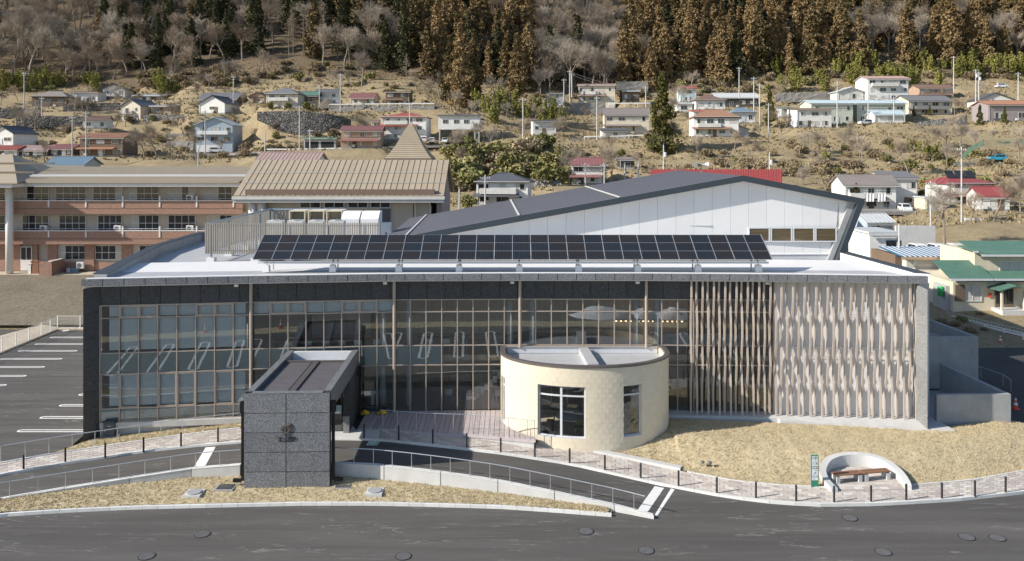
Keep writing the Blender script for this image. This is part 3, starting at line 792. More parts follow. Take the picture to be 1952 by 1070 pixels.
def pavers():
 """paving stones of the walkway: the nearest 300 singly, the rest joined"""
 walk = bpy.data.objects['walkway']
 ks = ['paver_a', 'paver_b', 'paver_c']
 mes = {}
 cells = []
 rnd = random.Random(5)
 # rows across the path, running along it
 u = -140.0
 us = []
 x = None
 step = .44
 # walk along centre line by arc length
 cl = []
 uu = -140.0
 while uu < 2200:
  cl.append(uu); uu += 2.0
 acc = 0.0; last = curve(FRONT, cl[0]); nextd = 0.0
 for uu in cl:
  p = curve(FRONT, uu); acc += (p - last).length; last = p
  if acc >= nextd: us.append(uu); nextd += step
 for k, (ua, ub) in enumerate(zip(us, us[1:])):
  A0 = curve(FRONT, ua, .1); B0 = curve(REAR, ua, .1); A1 = curve(FRONT, ub, .1); B1 = curve(REAR, ub, .1)
  if 500 < ua < 720: continue
  W = (B0 - A0).length; n = max(2, int(W / .29))
  for j in range(n):
   t0 = (j + .07) / n; t1 = (j + .93) / n
   s = .5 * (j % 2)
   def P(t, e):
    a = A0 + (B0 - A0) * t; b = A1 + (B1 - A1) * t
    return a + (b - a) * (e + s)
   e0, e1 = .03, .97
   q = [P(t0, e0), P(t0, e1), P(t1, e1), P(t1, e0)]
   if s and k == len(us) - 2: continue
   cells.append(((q[0] + q[2]) / 2, q, rnd.choice(ks)))
 cells.sort(key=lambda c: (c[0].y * (1 if c[0].x > -20 else 1)))
 vis = [c for c in cells if -.66 * c[0].y < c[0].x < .66 * c[0].y]
 near = vis[:300]; ids = {id(c) for c in near}
 for c, q, k in near:
  mb = MB()
  T = [p + Vector((0, 0, .012 + rnd.uniform(-.002, .003))) for p in q]
  mb.strip([T[0], T[1]], [T[3], T[2]])
  D = [p - Vector((0, 0, .02)) for p in q]
  for i in range(4):
   mb.face([D[i], D[(i + 1) % 4], T[(i + 1) % 4], T[i]])
  off = tuple(c); me = mb.mesh('paver', MAT[k], off)
  o = bpy.data.objects.new('paver', me); COL.objects.link(o); o.parent = walk; o.location = off
 for k in ks:
  mb = MB()
  for cc in cells:
   if id(cc) in ids or cc[2] != k: continue
   c, q, _ = cc
   T = [p + Vector((0, 0, .012 + rnd.uniform(-.002, .003))) for p in q]
   mb.strip([T[0], T[1]], [T[3], T[2]])
   D = [p - Vector((0, 0, .02)) for p in q]
   for i in range(4):
    mb.face([D[i], D[(i + 1) % 4], T[(i + 1) % 4], T[i]])
  o = mb.build('paver_field', MAT[k], walk); o['kind'] = 'stuff'
 # plain entrance slab
 mb = MB()
 A = [curve(FRONT, u, .128) for u in urange(500, 722, 8)]; B = [curve(REAR, u, .128) for u in urange(500, 722, 8)]
 mb.slab(A, [p + Vector((0, .8, 0)) for p in B], .1)
 mb.build('entrance_slab', MAT['concrete'], walk)
pavers()
# ------------------------------------------------------------------ painted markings
def stadium(cx, cy, L, W, lw, z, rotz=0.0, n=6, taper=0.0):
 """a U-ended double parking line: long loop with round ends, as a thin sheet"""
 mb = MB(); out = []; inn = []
 for sgn, th0 in ((1, -90), (-1, 90)):
  for i in range(n + 1):
   t = R(th0 + 180 * i / n)
   for r, lst in ((W / 2, out), (W / 2 - lw, inn)):
    x = sgn * (L / 2 - W / 2) + r * math.cos(t); y = r * math.sin(t)
    x, y = rot2(x, y, rotz)
    lst.append(Vector((cx + x, cy + y, z)))
 out.append(out[0]); inn.append(inn[0])
 mb.strip(out, inn)
 return mb
def flat_thing(mb, name, label, cat, mat, group=None):
 p = mb.v[0]
 return tag(mb.build(name, mat, None, loc=p), label, cat, group)
def markings():
 g = 'painted parking bay lines in the left car park'
 rows = [(849, -300, 157), (821, 33, 240), (795.5, 76, 240), (772.5, 113, 240), (752, 150, 240)]
 for i, (v, ua, ub) in enumerate(rows):
  a = on(ua, v, -1.1)
  flat_thing(stadium(a.x + 2.6, a.y, 5.2, .46, .13, -1.114), 'bay_line', ['long looped white bay line at the walkway, nearest of the left car park', 'second looped white bay line from the walkway beside the granite wall', 'third looped white bay line from the walkway beside the granite wall', 'fourth looped white bay line from the walkway beside the granite wall', 'short visible end of a looped bay line beside the granite wall'][i], 'road marking', MAT['line'], g)
 rows = [(734, 12), (716.5, 50), (699.5, 85), (684, 118), (668.8, 147), (655.8, 175), (643, 200)]
 nm = ['nearest', 'second nearest', 'third nearest', 'middle', 'third farthest', 'second farthest', 'farthest']
 for i, (v, ub) in enumerate(rows):
  b = on(ub, v, -1.1)
  flat_thing(stadium(b.x - 2.6, b.y, 5.2, .46, .13, -1.114), 'bay_line', nm[i] + ' looped white bay line of the row along the white mesh fence', 'road marking', MAT['line'], g)
 def quad(pts, lab):
  mb = MB(); mb.face(pts); flat_thing(mb, 'road_marking', lab, 'road marking', MAT['line'])
 def rp(u, v, du=0):   # point on the ramp road
  z = lerp(ZR, u); p = on(u, v, z); return Vector((p.x, p.y, z + .017))
 quad([rp(365.5, 898), rp(387, 897), rp(411, 852.5), rp(392, 853.5)], 'broad white stop bar across the ramp left of the entrance block')
 quad([rp(1212, 978), rp(1231, 982), rp(1266, 931), rp(1248, 927.5)], 'broad white stop bar at the lower right end of the ramp')
 quad([rp(1247, 984), rp(1252, 985.5), rp(1286, 934), rp(1279, 932)], 'thin white line beside the lower right stop bar')
 # green priority sign on the asphalt
 root = thing('accessible_bay_sign', 'small green and white painted sign on the ramp before the entrance', 'road marking', tuple(rp(710, 845)))
 mb = MB(); mb.face([rp(698, 849.5), rp(719, 850), rp(724.5, 841.5), rp(704, 841)]); mb.build('ground_plate', MAT['line'], root)
 up = Vector((0, 0, .006))
 mb = MB(); mb.face([rp(700.3, 848.8) + up, rp(709, 849.1) + up, rp(713.4, 842) + up, rp(705, 841.8) + up]); mb.build('left_panel', MAT['green_mark'], root)
 mb = MB(); mb.face([rp(711, 849.2) + up, rp(718.4, 849.4) + up, rp(722.8, 842.2) + up, rp(715.4, 842) + up]); mb.build('right_panel', MAT['green_mark'], root)
 mb = MB(); up2 = up * 1.6
 mb.face([rp(704.5, 846.6) + up2, rp(708.2, 846.7) + up2, rp(710.3, 843.4) + up2, rp(706.8, 843.3) + up2])
 mb.face([rp(714, 847.6) + up2, rp(715.6, 847.6) + up2, rp(718.2, 843.3) + up2, rp(716.8, 843.3) + up2])
 mb.build('pictogram', MAT['line'], root)
 # lower car park, mirrored in the glass
 k = 0
 for i in range(-12, 7):
  x = i * 3.0 - .6
  flat_thing(stadium(x, 28.2, 10.0, .95, .2, -1.113, R(90)), 'bay_line', 'looped white bay line in the front car park facing the building', 'road marking', MAT['line'], 'bay lines of the front car park')
 # lines on the right-hand drive
 for v, ua, lab in ((691, 1880, 'upper white bay line on the right drive'), (705.5, 1885, 'second white bay line on the right drive'), (722, 1895, 'third white bay line on the right drive'), (741, 1905, 'fourth white bay line on the right drive'), (778, 1926, 'lowest white bay line on the right drive')):
  a = on(ua, v, -.42)
  flat_thing(stadium(a.x + 2.2, a.y, 5.2, .44, .12, -.408), 'bay_line', lab, 'road marking', MAT['line'], 'bay lines of the right drive')
 a = [on(1868, 690, -.405), on(1874, 690, -.405), on(1990, 745, -.405), on(1975, 745, -.405)]
 mb = MB(); mb.face([a[0], a[3], a[2], a[1]]); flat_thing(mb, 'edge_line', 'long white edge line slanting down the right drive', 'road marking', MAT['line'])
markings()
def ground_bits():
 # manholes
 L = [('round manhole cover in the road under the left verge', 386, 1019), ('round manhole cover at the bottom left of the road', 280, 1061), ('round manhole cover at the bottom edge below the entrance block', 769, 1061),
  ('round manhole cover in the road below the ramp railing end', 1117, 1013.5), ('round manhole cover below the lower stop bar', 1232, 1050), ('round manhole cover in the road below the curved bench', 1620, 988),
  ('round manhole cover at the bottom edge right of centre', 1684, 1053), ('dark manhole cover, left of the pair at the lower right', 1843, 1024.5), ('pale manhole cover, right of the pair at the lower right', 1901, 1026)]
 mb = MB(); mb.lathe([(.36, 0), (.36, .018), (.33, .02)], n=20)
 ring = mb.mesh('rim', MAT['black_plastic'])
 mb = MB(); mb.lathe([(.32, 0), (.32, .022)], n=20)
 for i in range(-5, 6):
  for j in range(-5, 6):
   if math.hypot(i, j) < 5.2 and (i + j) % 2 == 0:
    mb.box(i * .055 - .02, i * .055 + .02, j * .055 - .02, j * .055 + .02, .02, .028)
 lid = mb.mesh('lid', MAT['cast_iron'])
 for lab, u, v in L:
  p = on(u, v, -1.12)
  r = thing('manhole_cover', lab, 'manhole', tuple(p), 'manhole covers in the front road')
  a = inst('rim', ring, r, tuple(p)); b = inst('lid', lid, r, (p.x, p.y, p.z + .003))
 p = on(125, 631, -1.11)
 r = thing('manhole_cover', 'pale manhole cover by the mesh fence corner', 'manhole', tuple(p)); inst('rim', ring, r, tuple(p));
 mb = MB(); mb.lathe([(.32, 0), (.32, .022)], (p.x, p.y, p.z + .003), 20); mb.build('lid', MAT['kerb'], r)
 # drains and covers in the lawns
 def grate(u, v, z, w, d, lab, lift=.0):
  p = on(u, v, z)
  r = thing('drain_grate', lab, 'drain', tuple(p))
  mb = MB(); mb.box(p.x - w / 2 - .08, p.x + w / 2 + .08, p.y - d / 2 - .08, p.y + d / 2 + .08, z - .3, z + .02 + lift); mb.build('concrete_rim', MAT['concrete_grey'], r)
  mb = MB()
  n = 9
  for i in range(n):
   x = p.x - w / 2 + w * (i + .5) / n
   mb.box(x - .022, x + .022, p.y - d / 2, p.y + d / 2, z + .022 + lift, z + .05 + lift)
  mb.box(p.x - w / 2, p.x + w / 2, p.y - .03, p.y + .03, z + .022 + lift, z + .044 + lift)
  mb.build('grid', MAT['cast_iron'], r)
 grate(430, 929, -.82, .8, .62, 'square drain grate in the verge left of the entrance block')
 grate(655, 926, -.82, .8, .62, 'square drain grate in the verge right of the entrance block')
 grate(1301, 819, -.28, .75, .6, 'square drain grate in the shade right of the stone pavilion')
 grate(1500, 826, -.24, .75, .6, 'square drain grate in the sunlit right lawn')
 for u, v, z, lab in ((370, 941, -.86, 'round concrete pit lid in the left verge'), (714, 938, -.84, 'round concrete pit lid beside the right drain grate')):
  p = on(u, v, z)
  r = thing('pit_cover', lab, 'manhole', tuple(p))
  mb = MB(); mb.box(p.x - .42, p.x + .42, p.y - .4, p.y + .4, z - .2, z + .06); mb.build('pit_frame', MAT['concrete'], r)
  mb = MB(); mb.lathe([(.36, .06), (.36, .1), (.34, .105)], (p.x, p.y, z), 18); mb.build('lid', MAT['concrete_grey'], r)
 for i, (u, v, z, lab) in enumerate(((1577, 833, -.3, 'small white round cap high on the right lawn'), (1521, 882, -.72, 'small white round cap left of the information post'), (1679, 881, -.68, 'small white round cap behind the curved bench, left one'), (1715, 881.5, -.66, 'small white round cap behind the curved bench, right one'))):
  p = on(u, v, z)
  mb = MB(); mb.lathe([(.13, -.15), (.14, .05), (.13, .09), (.07, .11)], (p.x, p.y, p.z), 14)
  tag(mb.build('lawn_marker', MAT['white_paint'], None, loc=tuple(p)), lab, 'cap', 'white drain caps in the right lawn')
 for u, v, lab in ((1339, 881, 'small dark stone lying left on the right lawn'), (1353, 882, 'small dark stone lying beside another on the right lawn'), (1735, 833, 'small dark clod at the top of the right lawn')):
  p = on(u, v, -.62 if v > 860 else -.3)
  mb = MB(); mb.lathe([(.09, -.06), (.13, .0), (.10, .06), (.04, .08)], tuple(p), 7); tag(mb.build('stone', MAT['cast_iron'], None, loc=tuple(p)), lab, 'stone')
ground_bits()
# ------------------------------------------------------------------ the main building
FPT = [(-27.5, 48.02), (-25.97, 48.25), (-25.0, 48.4), (-16.17, 49.57), (-7.43, 50.45), (.5, 50.67), (8.49, 50.63), (16.51, 50.3), (25.2, 49.55), (27.5, 49.33)]
BAY = [-25.0, -16.17, -7.43, .5, 8.49, 16.51, 25.2]
ROWS = [7.02, 6.25, 4.12, 2.88, -.05]
def fy(x): return lerp(FPT, x)
def fang(x):
 return math.atan2(fy(x + .05) - fy(x - .05), .1)
def fp(x, off, z=0.0):
 a = fang(x)
 return Vector((x + off * math.sin(a), fy(x) - off * math.cos(a), z))
def fbox(mb, x0, x1, o0, o1, z0, z1):
 """box following the facade between x0 and x1, from offset o0 to o1 (positive = towards the road)"""
 a, b = fp(x0, o1), fp(x1, o1); c, d = fp(x1, o0), fp(x0, o0)
 return mb.prism([(a.x, a.y), (b.x, b.y), (c.x, c.y), (d.x, d.y)], z0, z1)
def main_building():
 root = thing('community_building', 'two-storey building with dark granite frame, long curved glass front and flat white roof', 'building', (0, 50.6, 0))
 # ---- floors, roof, back walls
 xs = [-25.55] + [(-25.0 + (50.2) * i / 24) for i in range(25)] + [25.35]
 # roof deck
 roof = MB()
 fr = [fp(x, .55, 8.62) for x in xs]
 def back(x, Y, z): return Vector((x, Y, z))
 m1 = [back(-29.0 + 54.3 * i / (len(xs) - 1), 60.8, 7.98) for i in range(len(xs))]
 roof.strip(fr, m1)
 roof.strip([p for p in m1 if p.x < -5.5], [Vector((p.x - .6, 76, 7.98)) for p in m1 if p.x < -5.5])
 ro = roof.build('roof_deck', MAT['roof_white'], root)
 mb = MB()   # white drip edge behind the granite parapet
 for a, b in zip(xs, xs[1:]): fbox(mb, a, b, .45, .78, 8.60, 8.80)
 mb.build('roof_edge', MAT['white_paint'], ro)
 # faint membrane seams
 mb = MB()
 for i in range(9):
  x = -22 + i * 5.3
  a = Vector((x, fy(x) + .2, 8.62)); t0 = .04;
  def rz(Y, x=x): return 8.62 + (7.98 - 8.62) * (Y - fy(x) + .55) / (60.8 - fy(x) + .55)
  mb.face([(x - .03, fy(x) + .2, rz(fy(x) + .2) + .006), (x + .03, fy(x) + .2, rz(fy(x) + .2) + .006), (x + .03 - .04 * i, 60.5, rz(60.5) + .006), (x - .03 - .04 * i, 60.5, rz(60.5) + .006)])
 mb.build('seam', MAT['kerb'], ro)
 # parapet walls left and right
 mb = MB()
 L = [(-25.95, 49.5), (-29.3, 65.2), (-29.9, 76)]; Li = [(-25.15, 49.5), (-28.75, 65.2), (-29.35, 76)]
 for k in range(2):
  mb.prism([L[k], Li[k], Li[k + 1], L[k + 1]], -1.3, 8.77)
 mb.build('side_wall', MAT['concrete_grey'], root)
 mb = MB()
 for k in range(2):
  mb.prism([(L[k][0] - .08, L[k][1]), (Li[k][0] + .05, Li[k][1]), (Li[k + 1][0] + .05, Li[k + 1][1]), (L[k + 1][0] - .08, L[k + 1][1])], 8.773, 8.83)
 mb.build('coping', MAT['fascia'], root)
 mb = MB(); mb.box(-29.9, -6, 75.6, 76.1, 2, 8.77); mb.build('back_wall', MAT['concrete_grey'], root)
 mb = MB(); mb.prism([(25.3, 50.0), (25.95, 49.6), (25.5, 61.2), (24.9, 61.2)], -.5, 8.77); mb.build('side_wall', MAT['white_wall'], root)
 mb = MB(); mb.prism([(25.25, 50.0), (26.02, 49.6), (25.57, 61.2), (24.85, 61.2)], 8.773, 8.82); mb.build('coping', MAT['fascia'], root)
 # soffit under the overhang and slab behind
 mb = MB()
 for a, b in zip(xs, xs[1:]): fbox(mb, a, b, -9.5, .80, 8.30, 8.36)
 mb.build('soffit', MAT['white_wall'], root)
 # ---- granite parapet tiles
 n = 43; w = (25.45 + 25.72) / n
 for i in range(n):
  x0 = -25.72 + w * i
  mb = MB(); fbox(mb, x0 + .022, x0 + w - .022, .80, .92, 8.37, 8.775)
  mb.build('granite_tile', MAT['granite_mid'], root)
 mb = MB()
 for i in range(n): fbox(mb, -25.72 + w * i, -25.72 + w * (i + 1), .70, .905, 8.372, 8.765)
 mb.build('parapet_core', MAT['joint'], root)
 # ---- granite band above the glass
 n = 36; x0 = -25.0; w = (16.51 + 25.0) / n
 for i in range(n):
  mb = MB(); fbox(mb, x0 + w * i + .018, x0 + w * (i + 1) - .018, -.16, 0.0, 7.06, 8.30)
  mb.build('granite_panel', MAT['granite_dark'], root)
 mb = MB()
 for i in range(n): fbox(mb, x0 + w * i, x0 + w * (i + 1), -.3, -.02, 7.06, 8.30)
 mb.build('band_core', MAT['joint'], root)
 # ---- end fins
 for sgn, lab in ((-1, 'fin_wall'), (1, 'fin_wall')):
  if sgn < 0:
   tip = on(158.5, 847, -1.05); inn = Vector((-25.0, 48.42, 0)); outp = Vector((tip.x - .25, 48.9, 0))
   zs = [-1.15, .45, 2.0, 3.55, 5.1, 6.65, 8.2]
   mat = 'granite_dark'
  else:
   tip = on(1768, 818, -.05); inn = Vector((25.15, 49.6, 0)); outp = Vector((tip.x + .3, 49.6, 0))
   zs = [-.05, 1.6, 3.25, 4.9, 6.55, 8.2]
   mat = 'granite_light'
  for z0, z1 in zip(zs, zs[1:]):
   mb = MB()
   tri = [(tip.x, tip.y), (inn.x, inn.y), (outp.x, outp.y)] if sgn < 0 else [(tip.x, tip.y), (outp.x, outp.y), (inn.x, inn.y)]
   mb.prism(tri, z0 + .006, z1 - .006)
   mb.build('granite_fin_panel', MAT[mat], root)
 # ---- right white wall
 a = MB(); fbox(a, 16.51, 25.2, -.25, 0, -.1, 8.30); wall = a.build('white_wall', MAT['white_wall'], root)
 mb = MB()
 for z in (7.0, 4.15, 1.6): fbox(mb, 16.6, 25.1, 0.0, .006, z, z + .02)
 for x in (19.4, 22.3): fbox(mb, x, x + .02, 0, .005, 0, 8.3)
 mb.build('panel_joint', MAT['steel_paint'], wall)
 mb = MB(); fbox(mb, 20.3, 22.4, .004, .03, 5.7, 6.45); g = mb.build('vent_grille', MAT['steel_paint'], wall)
 mb = MB()
 for i in range(7): fbox(mb, 20.36, 22.34, .03, .05, 5.75 + i * .095, 5.79 + i * .095)
 mb.build('slat', MAT['white_paint'], g)
 mb = MB(); fbox(mb, 16.9, 25.0, .55, .58, 4.18, 4.22)
 for i in range(12): fbox(mb, 17.2 + i * .66, 17.24 + i * .66, .02, .56, 4.18, 4.22)
 mb.build('louver_rail', MAT['steel'], wall)
 # ---- ledge
 mb = MB()
 le = [fp(9.2, 0), fp(25.2, 0)];
 A = [(9.2, fy(9.2) - .85), (16.4, fy(16.4) - .95), (16.6, 49.2), (25.8, 47.25), (25.8, 49.9), (16.5, 50.4), (9.2, 50.7)]
 A = [(9.2, 49.75), (13, 49.55), (16.4, 49.25), (16.45, 48.9), (26.15, 47.05), (26.0, 49.7), (16.5, 50.4), (9.2, 50.75)]
 mb.prism(A, -.75, -.06); mb.build('plinth', MAT['concrete'], root)
 # left base strip
 mb = MB(); fbox(mb, -25.0, -10.2, -.3, .12, -.42, -.08); mb.build('base_beam', MAT['concrete'], root)
 mb = MB(); fbox(mb, -25.0, -10.2, -.4, -.1, -1.4, -.42); mb.build('base_wall', MAT['concrete'], root)
 return root
nt = NT('warm lamp'); nt.b.inputs['Emission Color'].default_value = (1, .72, .38, 1); nt.b.inputs['Emission Strength'].default_value = 1.6
MAT['warm_light'] = nt.m
MAIN = main_building()
def curtain_wall():
 cw = thing('glass_front', 'long curved two-storey glass front in tan aluminium frames', 'glazing', (0, 50.6, 0))
 panes = []
 glass_m = MAT['glass']
 opening_top = {0: (1, 2, 5, 6), 1: (1, 2, 5, 6)}
 opening_mid = {0: (1, 3, 4, 6)}
 for b in range(5):
  x0, x1 = BAY[b], BAY[b + 1]; n = 8; w = (x1 - x0) / n
  rows = list(ROWS)
  if b == 0: rows = [7.02, 6.25, 4.12, 2.85, .75, -.05]
  # mullions
  for i in range(n + 1):
   if i == n and b < 4: continue
   x = x0 + w * i
   if b == 4 and i == n: x -= .03
   mb = MB(); fbox(mb, x - .032, x + .032, -.10, .05, rows[-1], rows[0] + .04)
   mb.build('mullion', MAT['tan_metal'], cw)
  for z in rows:
   mb = MB(); fbox(mb, x0 + .033, x1 - .033, -.09, .042, z - .03, z + .03)
   mb.build('transom', MAT['tan_metal'], cw)
  for r in range(len(rows) - 1):
   for i in range(n):
    xa, xb = x0 + w * i + .033, x0 + w * (i + 1) - .033
    za, zb = rows[r + 1] + .031, rows[r] - .031
    # gaps: entrance canopy and stone pavilion stand in front, nothing is cut there
    mb = MB()
    spand = (r == 2 and (b <= 1 or (b == 2 and i < 3)))
    fbox(mb, xa, xb, -.03, -.012, za, zb)
    o = mb.build('pane', glass_m, cw)
    if spand or (b == 0 and r == 4):
     mb = MB(); fbox(mb, xa, xb, -.14, -.11, za, zb); mb.build('back_panel', MAT['spandrel'], o)
    if (r == 0 and i in opening_top.get(b, ())) or (b == 0 and r == 3 and i in opening_mid[0]):
     mb = MB(); e = .075
     fbox(mb, xa, xa + e, -.008, .03, za, zb); fbox(mb, xb - e, xb, -.008, .03, za, zb)
     fbox(mb, xa + e, xb - e, -.008, .03, za, za + e); fbox(mb, xa + e, xb - e, -.008, .03, zb - e, zb)
     mb.build('vent_frame', MAT['tan_metal'], o)
 # round drainpipes/columns on the bay lines
 for k, x in enumerate(BAY[1:5]):
  p = fp(x, .28)
  mb = MB(); mb.tube((p.x, p.y, 4.0 if k in (2, 3) else -.05), (p.x, p.y, 8.36), .095, n=12)
  tag(mb.build('facade_column', MAT['tan_metal'], None, loc=(p.x, p.y, 0)), ['slim tan round post on the glass front, first from the left', 'slim tan round post on the glass front, second from the left', 'slim tan round post standing on the left side of the stone pavilion roof', 'slim tan round post standing on the right side of the stone pavilion roof'][k], 'column', 'tan posts before the glass front')
 for k, x in enumerate((-17.0, -8.0, -.0, 7.9, 16.0)):
  p = fp(x, .45)
  r = thing('soffit_lamp', 'small white floodlight under the parapet, number ' + ['one', 'two', 'three', 'four', 'five'][k] + ' from the left', 'lamp', (p.x, p.y, 8.1), 'floodlights under the parapet')
  mb = MB(); mb.tube((p.x, p.y, 8.22), (p.x, p.y, 8.30), .03, n=6); mb.build('stem', MAT['steel'], r)
  mb = MB(); mb.ob((p.x, p.y, 8.08), .24, .16, .14, fang(x)); mb.build('head', MAT['white_paint'], r)
curtain_wall()
def interior():
 r = thing('interior_fitout', 'dim rooms with dark walls, floors and pale blinds behind the glass front', 'room', (0, 54, 0))
 mb = MB()
 for b in range(5): fbox(mb, BAY[b], BAY[b + 1], -8.6, -.35, 3.05, 3.42)
 mb.build('upper_floor', MAT['int_floor'], r)
 mb = MB(); mb.prism([(-25, 48.7), (-16.2, 49.9), (-7.4, 50.7), (16.5, 50.55), (16.5, 59), (-25, 57)], -.4, -.04); mb.build('ground_floor', MAT['int_floor'], r)
 mb = MB()
 for b in range(5): fbox(mb, BAY[b], BAY[b + 1], -6.7, -6.55, -.04, 7.9)
 mb.build('back_wall', MAT['int_dark'], r)
 mb = MB()
 for b in range(5): fbox(mb, BAY[b], BAY[b + 1], -8.5, -.3, 7.35, 7.42)
 mb.build('ceiling', MAT['int_wall'], r)
 mb = MB(); fbox(mb, -16.35, -16.2, -8.5, -.4, 3.43, 7.3); fbox(mb, -16.35, -16.2, -8.5, -.4, 0, 3.0); mb.build('partition', MAT['int_white'], r)
 mb = MB(); fbox(mb, 16.3, 16.45, -8.5, -.4, 3.43, 7.3); fbox(mb, 16.3, 16.45, -8.5, -.4, 0, 3.0); mb.build('partition', MAT['int_white'], r)
 mb = MB(); fbox(mb, -24.96, -24.9, -8.5, -.12, -.04, 7.3); mb.build('partition', MAT['r_grey'], r)  # grey lining added to darken the sunlit inner side wall
 # blinds of the left rooms and high windows
 w = (BAY[1] - BAY[0]) / 8
 for z0, z1 in ((.85, 2.75), (4.25, 6.15), (6.3, 6.95)):
  for i in range(8):
   if i == 0: a, b = BAY[0] + .45, BAY[0] + w - .03
   elif i == 7: a, b = BAY[0] + w * i + .03, BAY[1] - .42
   else: a, b = BAY[0] + w * i + .02, BAY[0] + w * (i + 1) - .02
   mb = MB(); fbox(mb, a, b, -.24, -.22, z0, z1); mb.build('blind', MAT['blind'], r)
 w = (BAY[2] - BAY[1]) / 8
 for i in list(range(8)):
  mb = MB(); fbox(mb, BAY[1] + w * i + .03, BAY[1] + w * (i + 1) - .03, -.24, -.22, 6.3, 6.95); mb.build('blind', MAT['blind'], r)
 # white round structural columns
 for x in (-16.6, -8.2, -6.6, -.1, 1.3, 8.0, 9.3):
  p = fp(x, -.9); mb = MB(); mb.tube((p.x, p.y, 0), (p.x, p.y, 7.4), .2, n=14); mb.build('column', MAT['int_white'], r, True)
 # dark framed opening in the upper hall
 mb = MB();
 for x0, x1, z0, z1 in ((-13.4, -13.15, 3.45, 6.2), (-9.2, -8.95, 3.45, 6.2), (-13.4, -8.95, 6.2, 6.45)): fbox(mb, x0, x1, -4.3, -3.9, z0, z1)
 mb.build('portal_frame', MAT['black_plastic'], r)
 # stair flight
 mb = MB(); a = [fp(x, -2.2) for x in (3.0, 6.3)]
 for i in range(12):
  t = i / 12; x = -2.6 + 3.3 * t; fbox(mb, x, x + .3, -3.6, -2.2, max(0, -.15 + 3.0 * t), .28 + 3.0 * t)
 mb.build('stair', MAT['int_white'], r)
 mb = MB(); p0 = fp(-4.0, -.75, 4.42);
 for x0, x1 in ((-4.0, .4), (9.4, 16.2)):
  mb.path([fp(x0 + (x1 - x0) * i / 8, -.75, 4.42) for i in range(9)], .025)
  for i in range(9):
   q = fp(x0 + (x1 - x0) * i / 8, -.75); mb.tube((q.x, q.y, 3.42), (q.x, q.y, 4.42), .018, n=5)
 mb.build('handrail', MAT['steel'], r)
 mb = MB(); fbox(mb, 10.0, 16.0, -3.2, -2.9, 3.43, 4.2); mb.build('low_cabinet', MAT['int_white'], r)
 lam = thing('shelf_lights', 'row of small warm lights glowing on the upper floor above the stone pavilion', 'lamp', tuple(fp(12, -5.9, 4.4)))
 for i in range(14):
  x = 7.3 + i * .34
  mb = MB(); fbox(mb, x, x + .12, -5.95, -5.85, 4.36, 4.43); mb.build('light', MAT['warm_light'], lam)
 # long desk and chairs upstairs
 desk = thing('long_desk', 'long brown counter desk on the upper floor behind the glass', 'desk', tuple(fp(-11.5, -2.0, 3.42)))
 mb = MB(); fbox(mb, -15.2, -8.9, -2.4, -1.7, 4.1, 4.16); mb.build('desktop', MAT['wood'], desk)
 for x in (-15.1, -12.0, -9.0):
  mb = MB(); fbox(mb, x - .03, x + .03, -2.3, -1.8, 3.42, 4.1); mb.build('leg', MAT['wood'], desk)
 desk = thing('long_desk', 'shorter brown desk on the upper floor right of the second post', 'desk', tuple(fp(-4.8, -2.0, 3.42)))
 mb = MB(); fbox(mb, -6.2, -3.4, -2.4, -1.7, 4.1, 4.16); mb.build('desktop', MAT['wood'], desk)
 for x in (-6.1, -3.5):
  mb = MB(); fbox(mb, x - .03, x + .03, -2.3, -1.8, 3.42, 4.1); mb.build('leg', MAT['wood'], desk)
 def chair(p, rz, lab, seat, leg, grp, shell=False):
  c = thing('chair', lab, 'chair', tuple(p), grp)
  mb = MB(); mb.ob((0, 0, .43), .46, .44, .035); me = mb.rot(rz, (0, 0)); me.v = [(x + p.x, y + p.y, z + p.z) for x, y, z in me.v]; me.build('seat', seat, c)
  mb = MB()
  if shell:
   n = 8
   for i in range(n):
    t0, t1 = R(200 + 140 * i / n), R(200 + 140 * (i + 1) / n)
    mb.hexa([(.24 * math.cos(t0), .24 * math.sin(t0), .5), (.24 * math.cos(t1), .24 * math.sin(t1), .5), (.27 * math.cos(t1), .27 * math.sin(t1), .5), (.27 * math.cos(t0), .27 * math.sin(t0), .5),
      (.26 * math.cos(t0), .26 * math.sin(t0), .86), (.26 * math.cos(t1), .26 * math.sin(t1), .86), (.29 * math.cos(t1), .29 * math.sin(t1), .86), (.29 * math.cos(t0), .29 * math.sin(t0), .86)])
  else:
   mb.box(-.22, .22, -.235, -.205, .52, .84)
  mb.rot(rz, (0, 0)); mb.v = [(x + p.x, y + p.y, z + p.z) for x, y, z in mb.v]; mb.build('backrest', seat, c)
  for sx in (-1, 1):
   for sy in (-1, 1):
    mb = MB(); mb.tube((sx * .22, sy * .21, 0), (sx * .18, sy * .18, .44), .014, n=5)
    if sy < 0 and not shell: mb.tube((sx * .18, -.19, .44), (sx * .2, -.22, .8), .013, n=5)
    mb.rot(rz, (0, 0)); mb.v = [(x + p.x, y + p.y, z + p.z) for x, y, z in mb.v]; mb.build('leg', leg, c)
 G = 'white chairs at the upper floor desks'
 nm = ['first', 'second', 'third', 'fourth', 'fifth', 'sixth', 'seventh', 'eighth']
 for k, x in enumerate((-14.1, -12.9, -11.8, -10.8, -9.8, -8.7 + .1, -5.3, -4.2)):
  chair(fp(x, -1.35, 3.42), 0.0, nm[k] + ' white chair from the left at the upper floor desks', MAT['int_white'], MAT['steel'], G)
 for k, (x, d) in enumerate(((-4.1, -1.9), (-2.3, -2.2), (-.9, -1.7), (.3, -2.1))):
  chair(fp(x, d, 0), .3 * k, nm[k] + ' beige shell chair from the left on the ground floor', MAT['paver_c'], MAT['steel'], 'beige shell chairs on the ground floor', True)
 c = thing('notice_stand', 'small white notice stand inside the ground floor glass', 'stand', tuple(fp(-2.6, -.7, 0)))
 q = fp(-2.6, -.7, 0)
 mb = MB(); mb.ob((q.x, q.y, .45), .62, .04, .42); mb.build('board', MAT['int_white'], c)
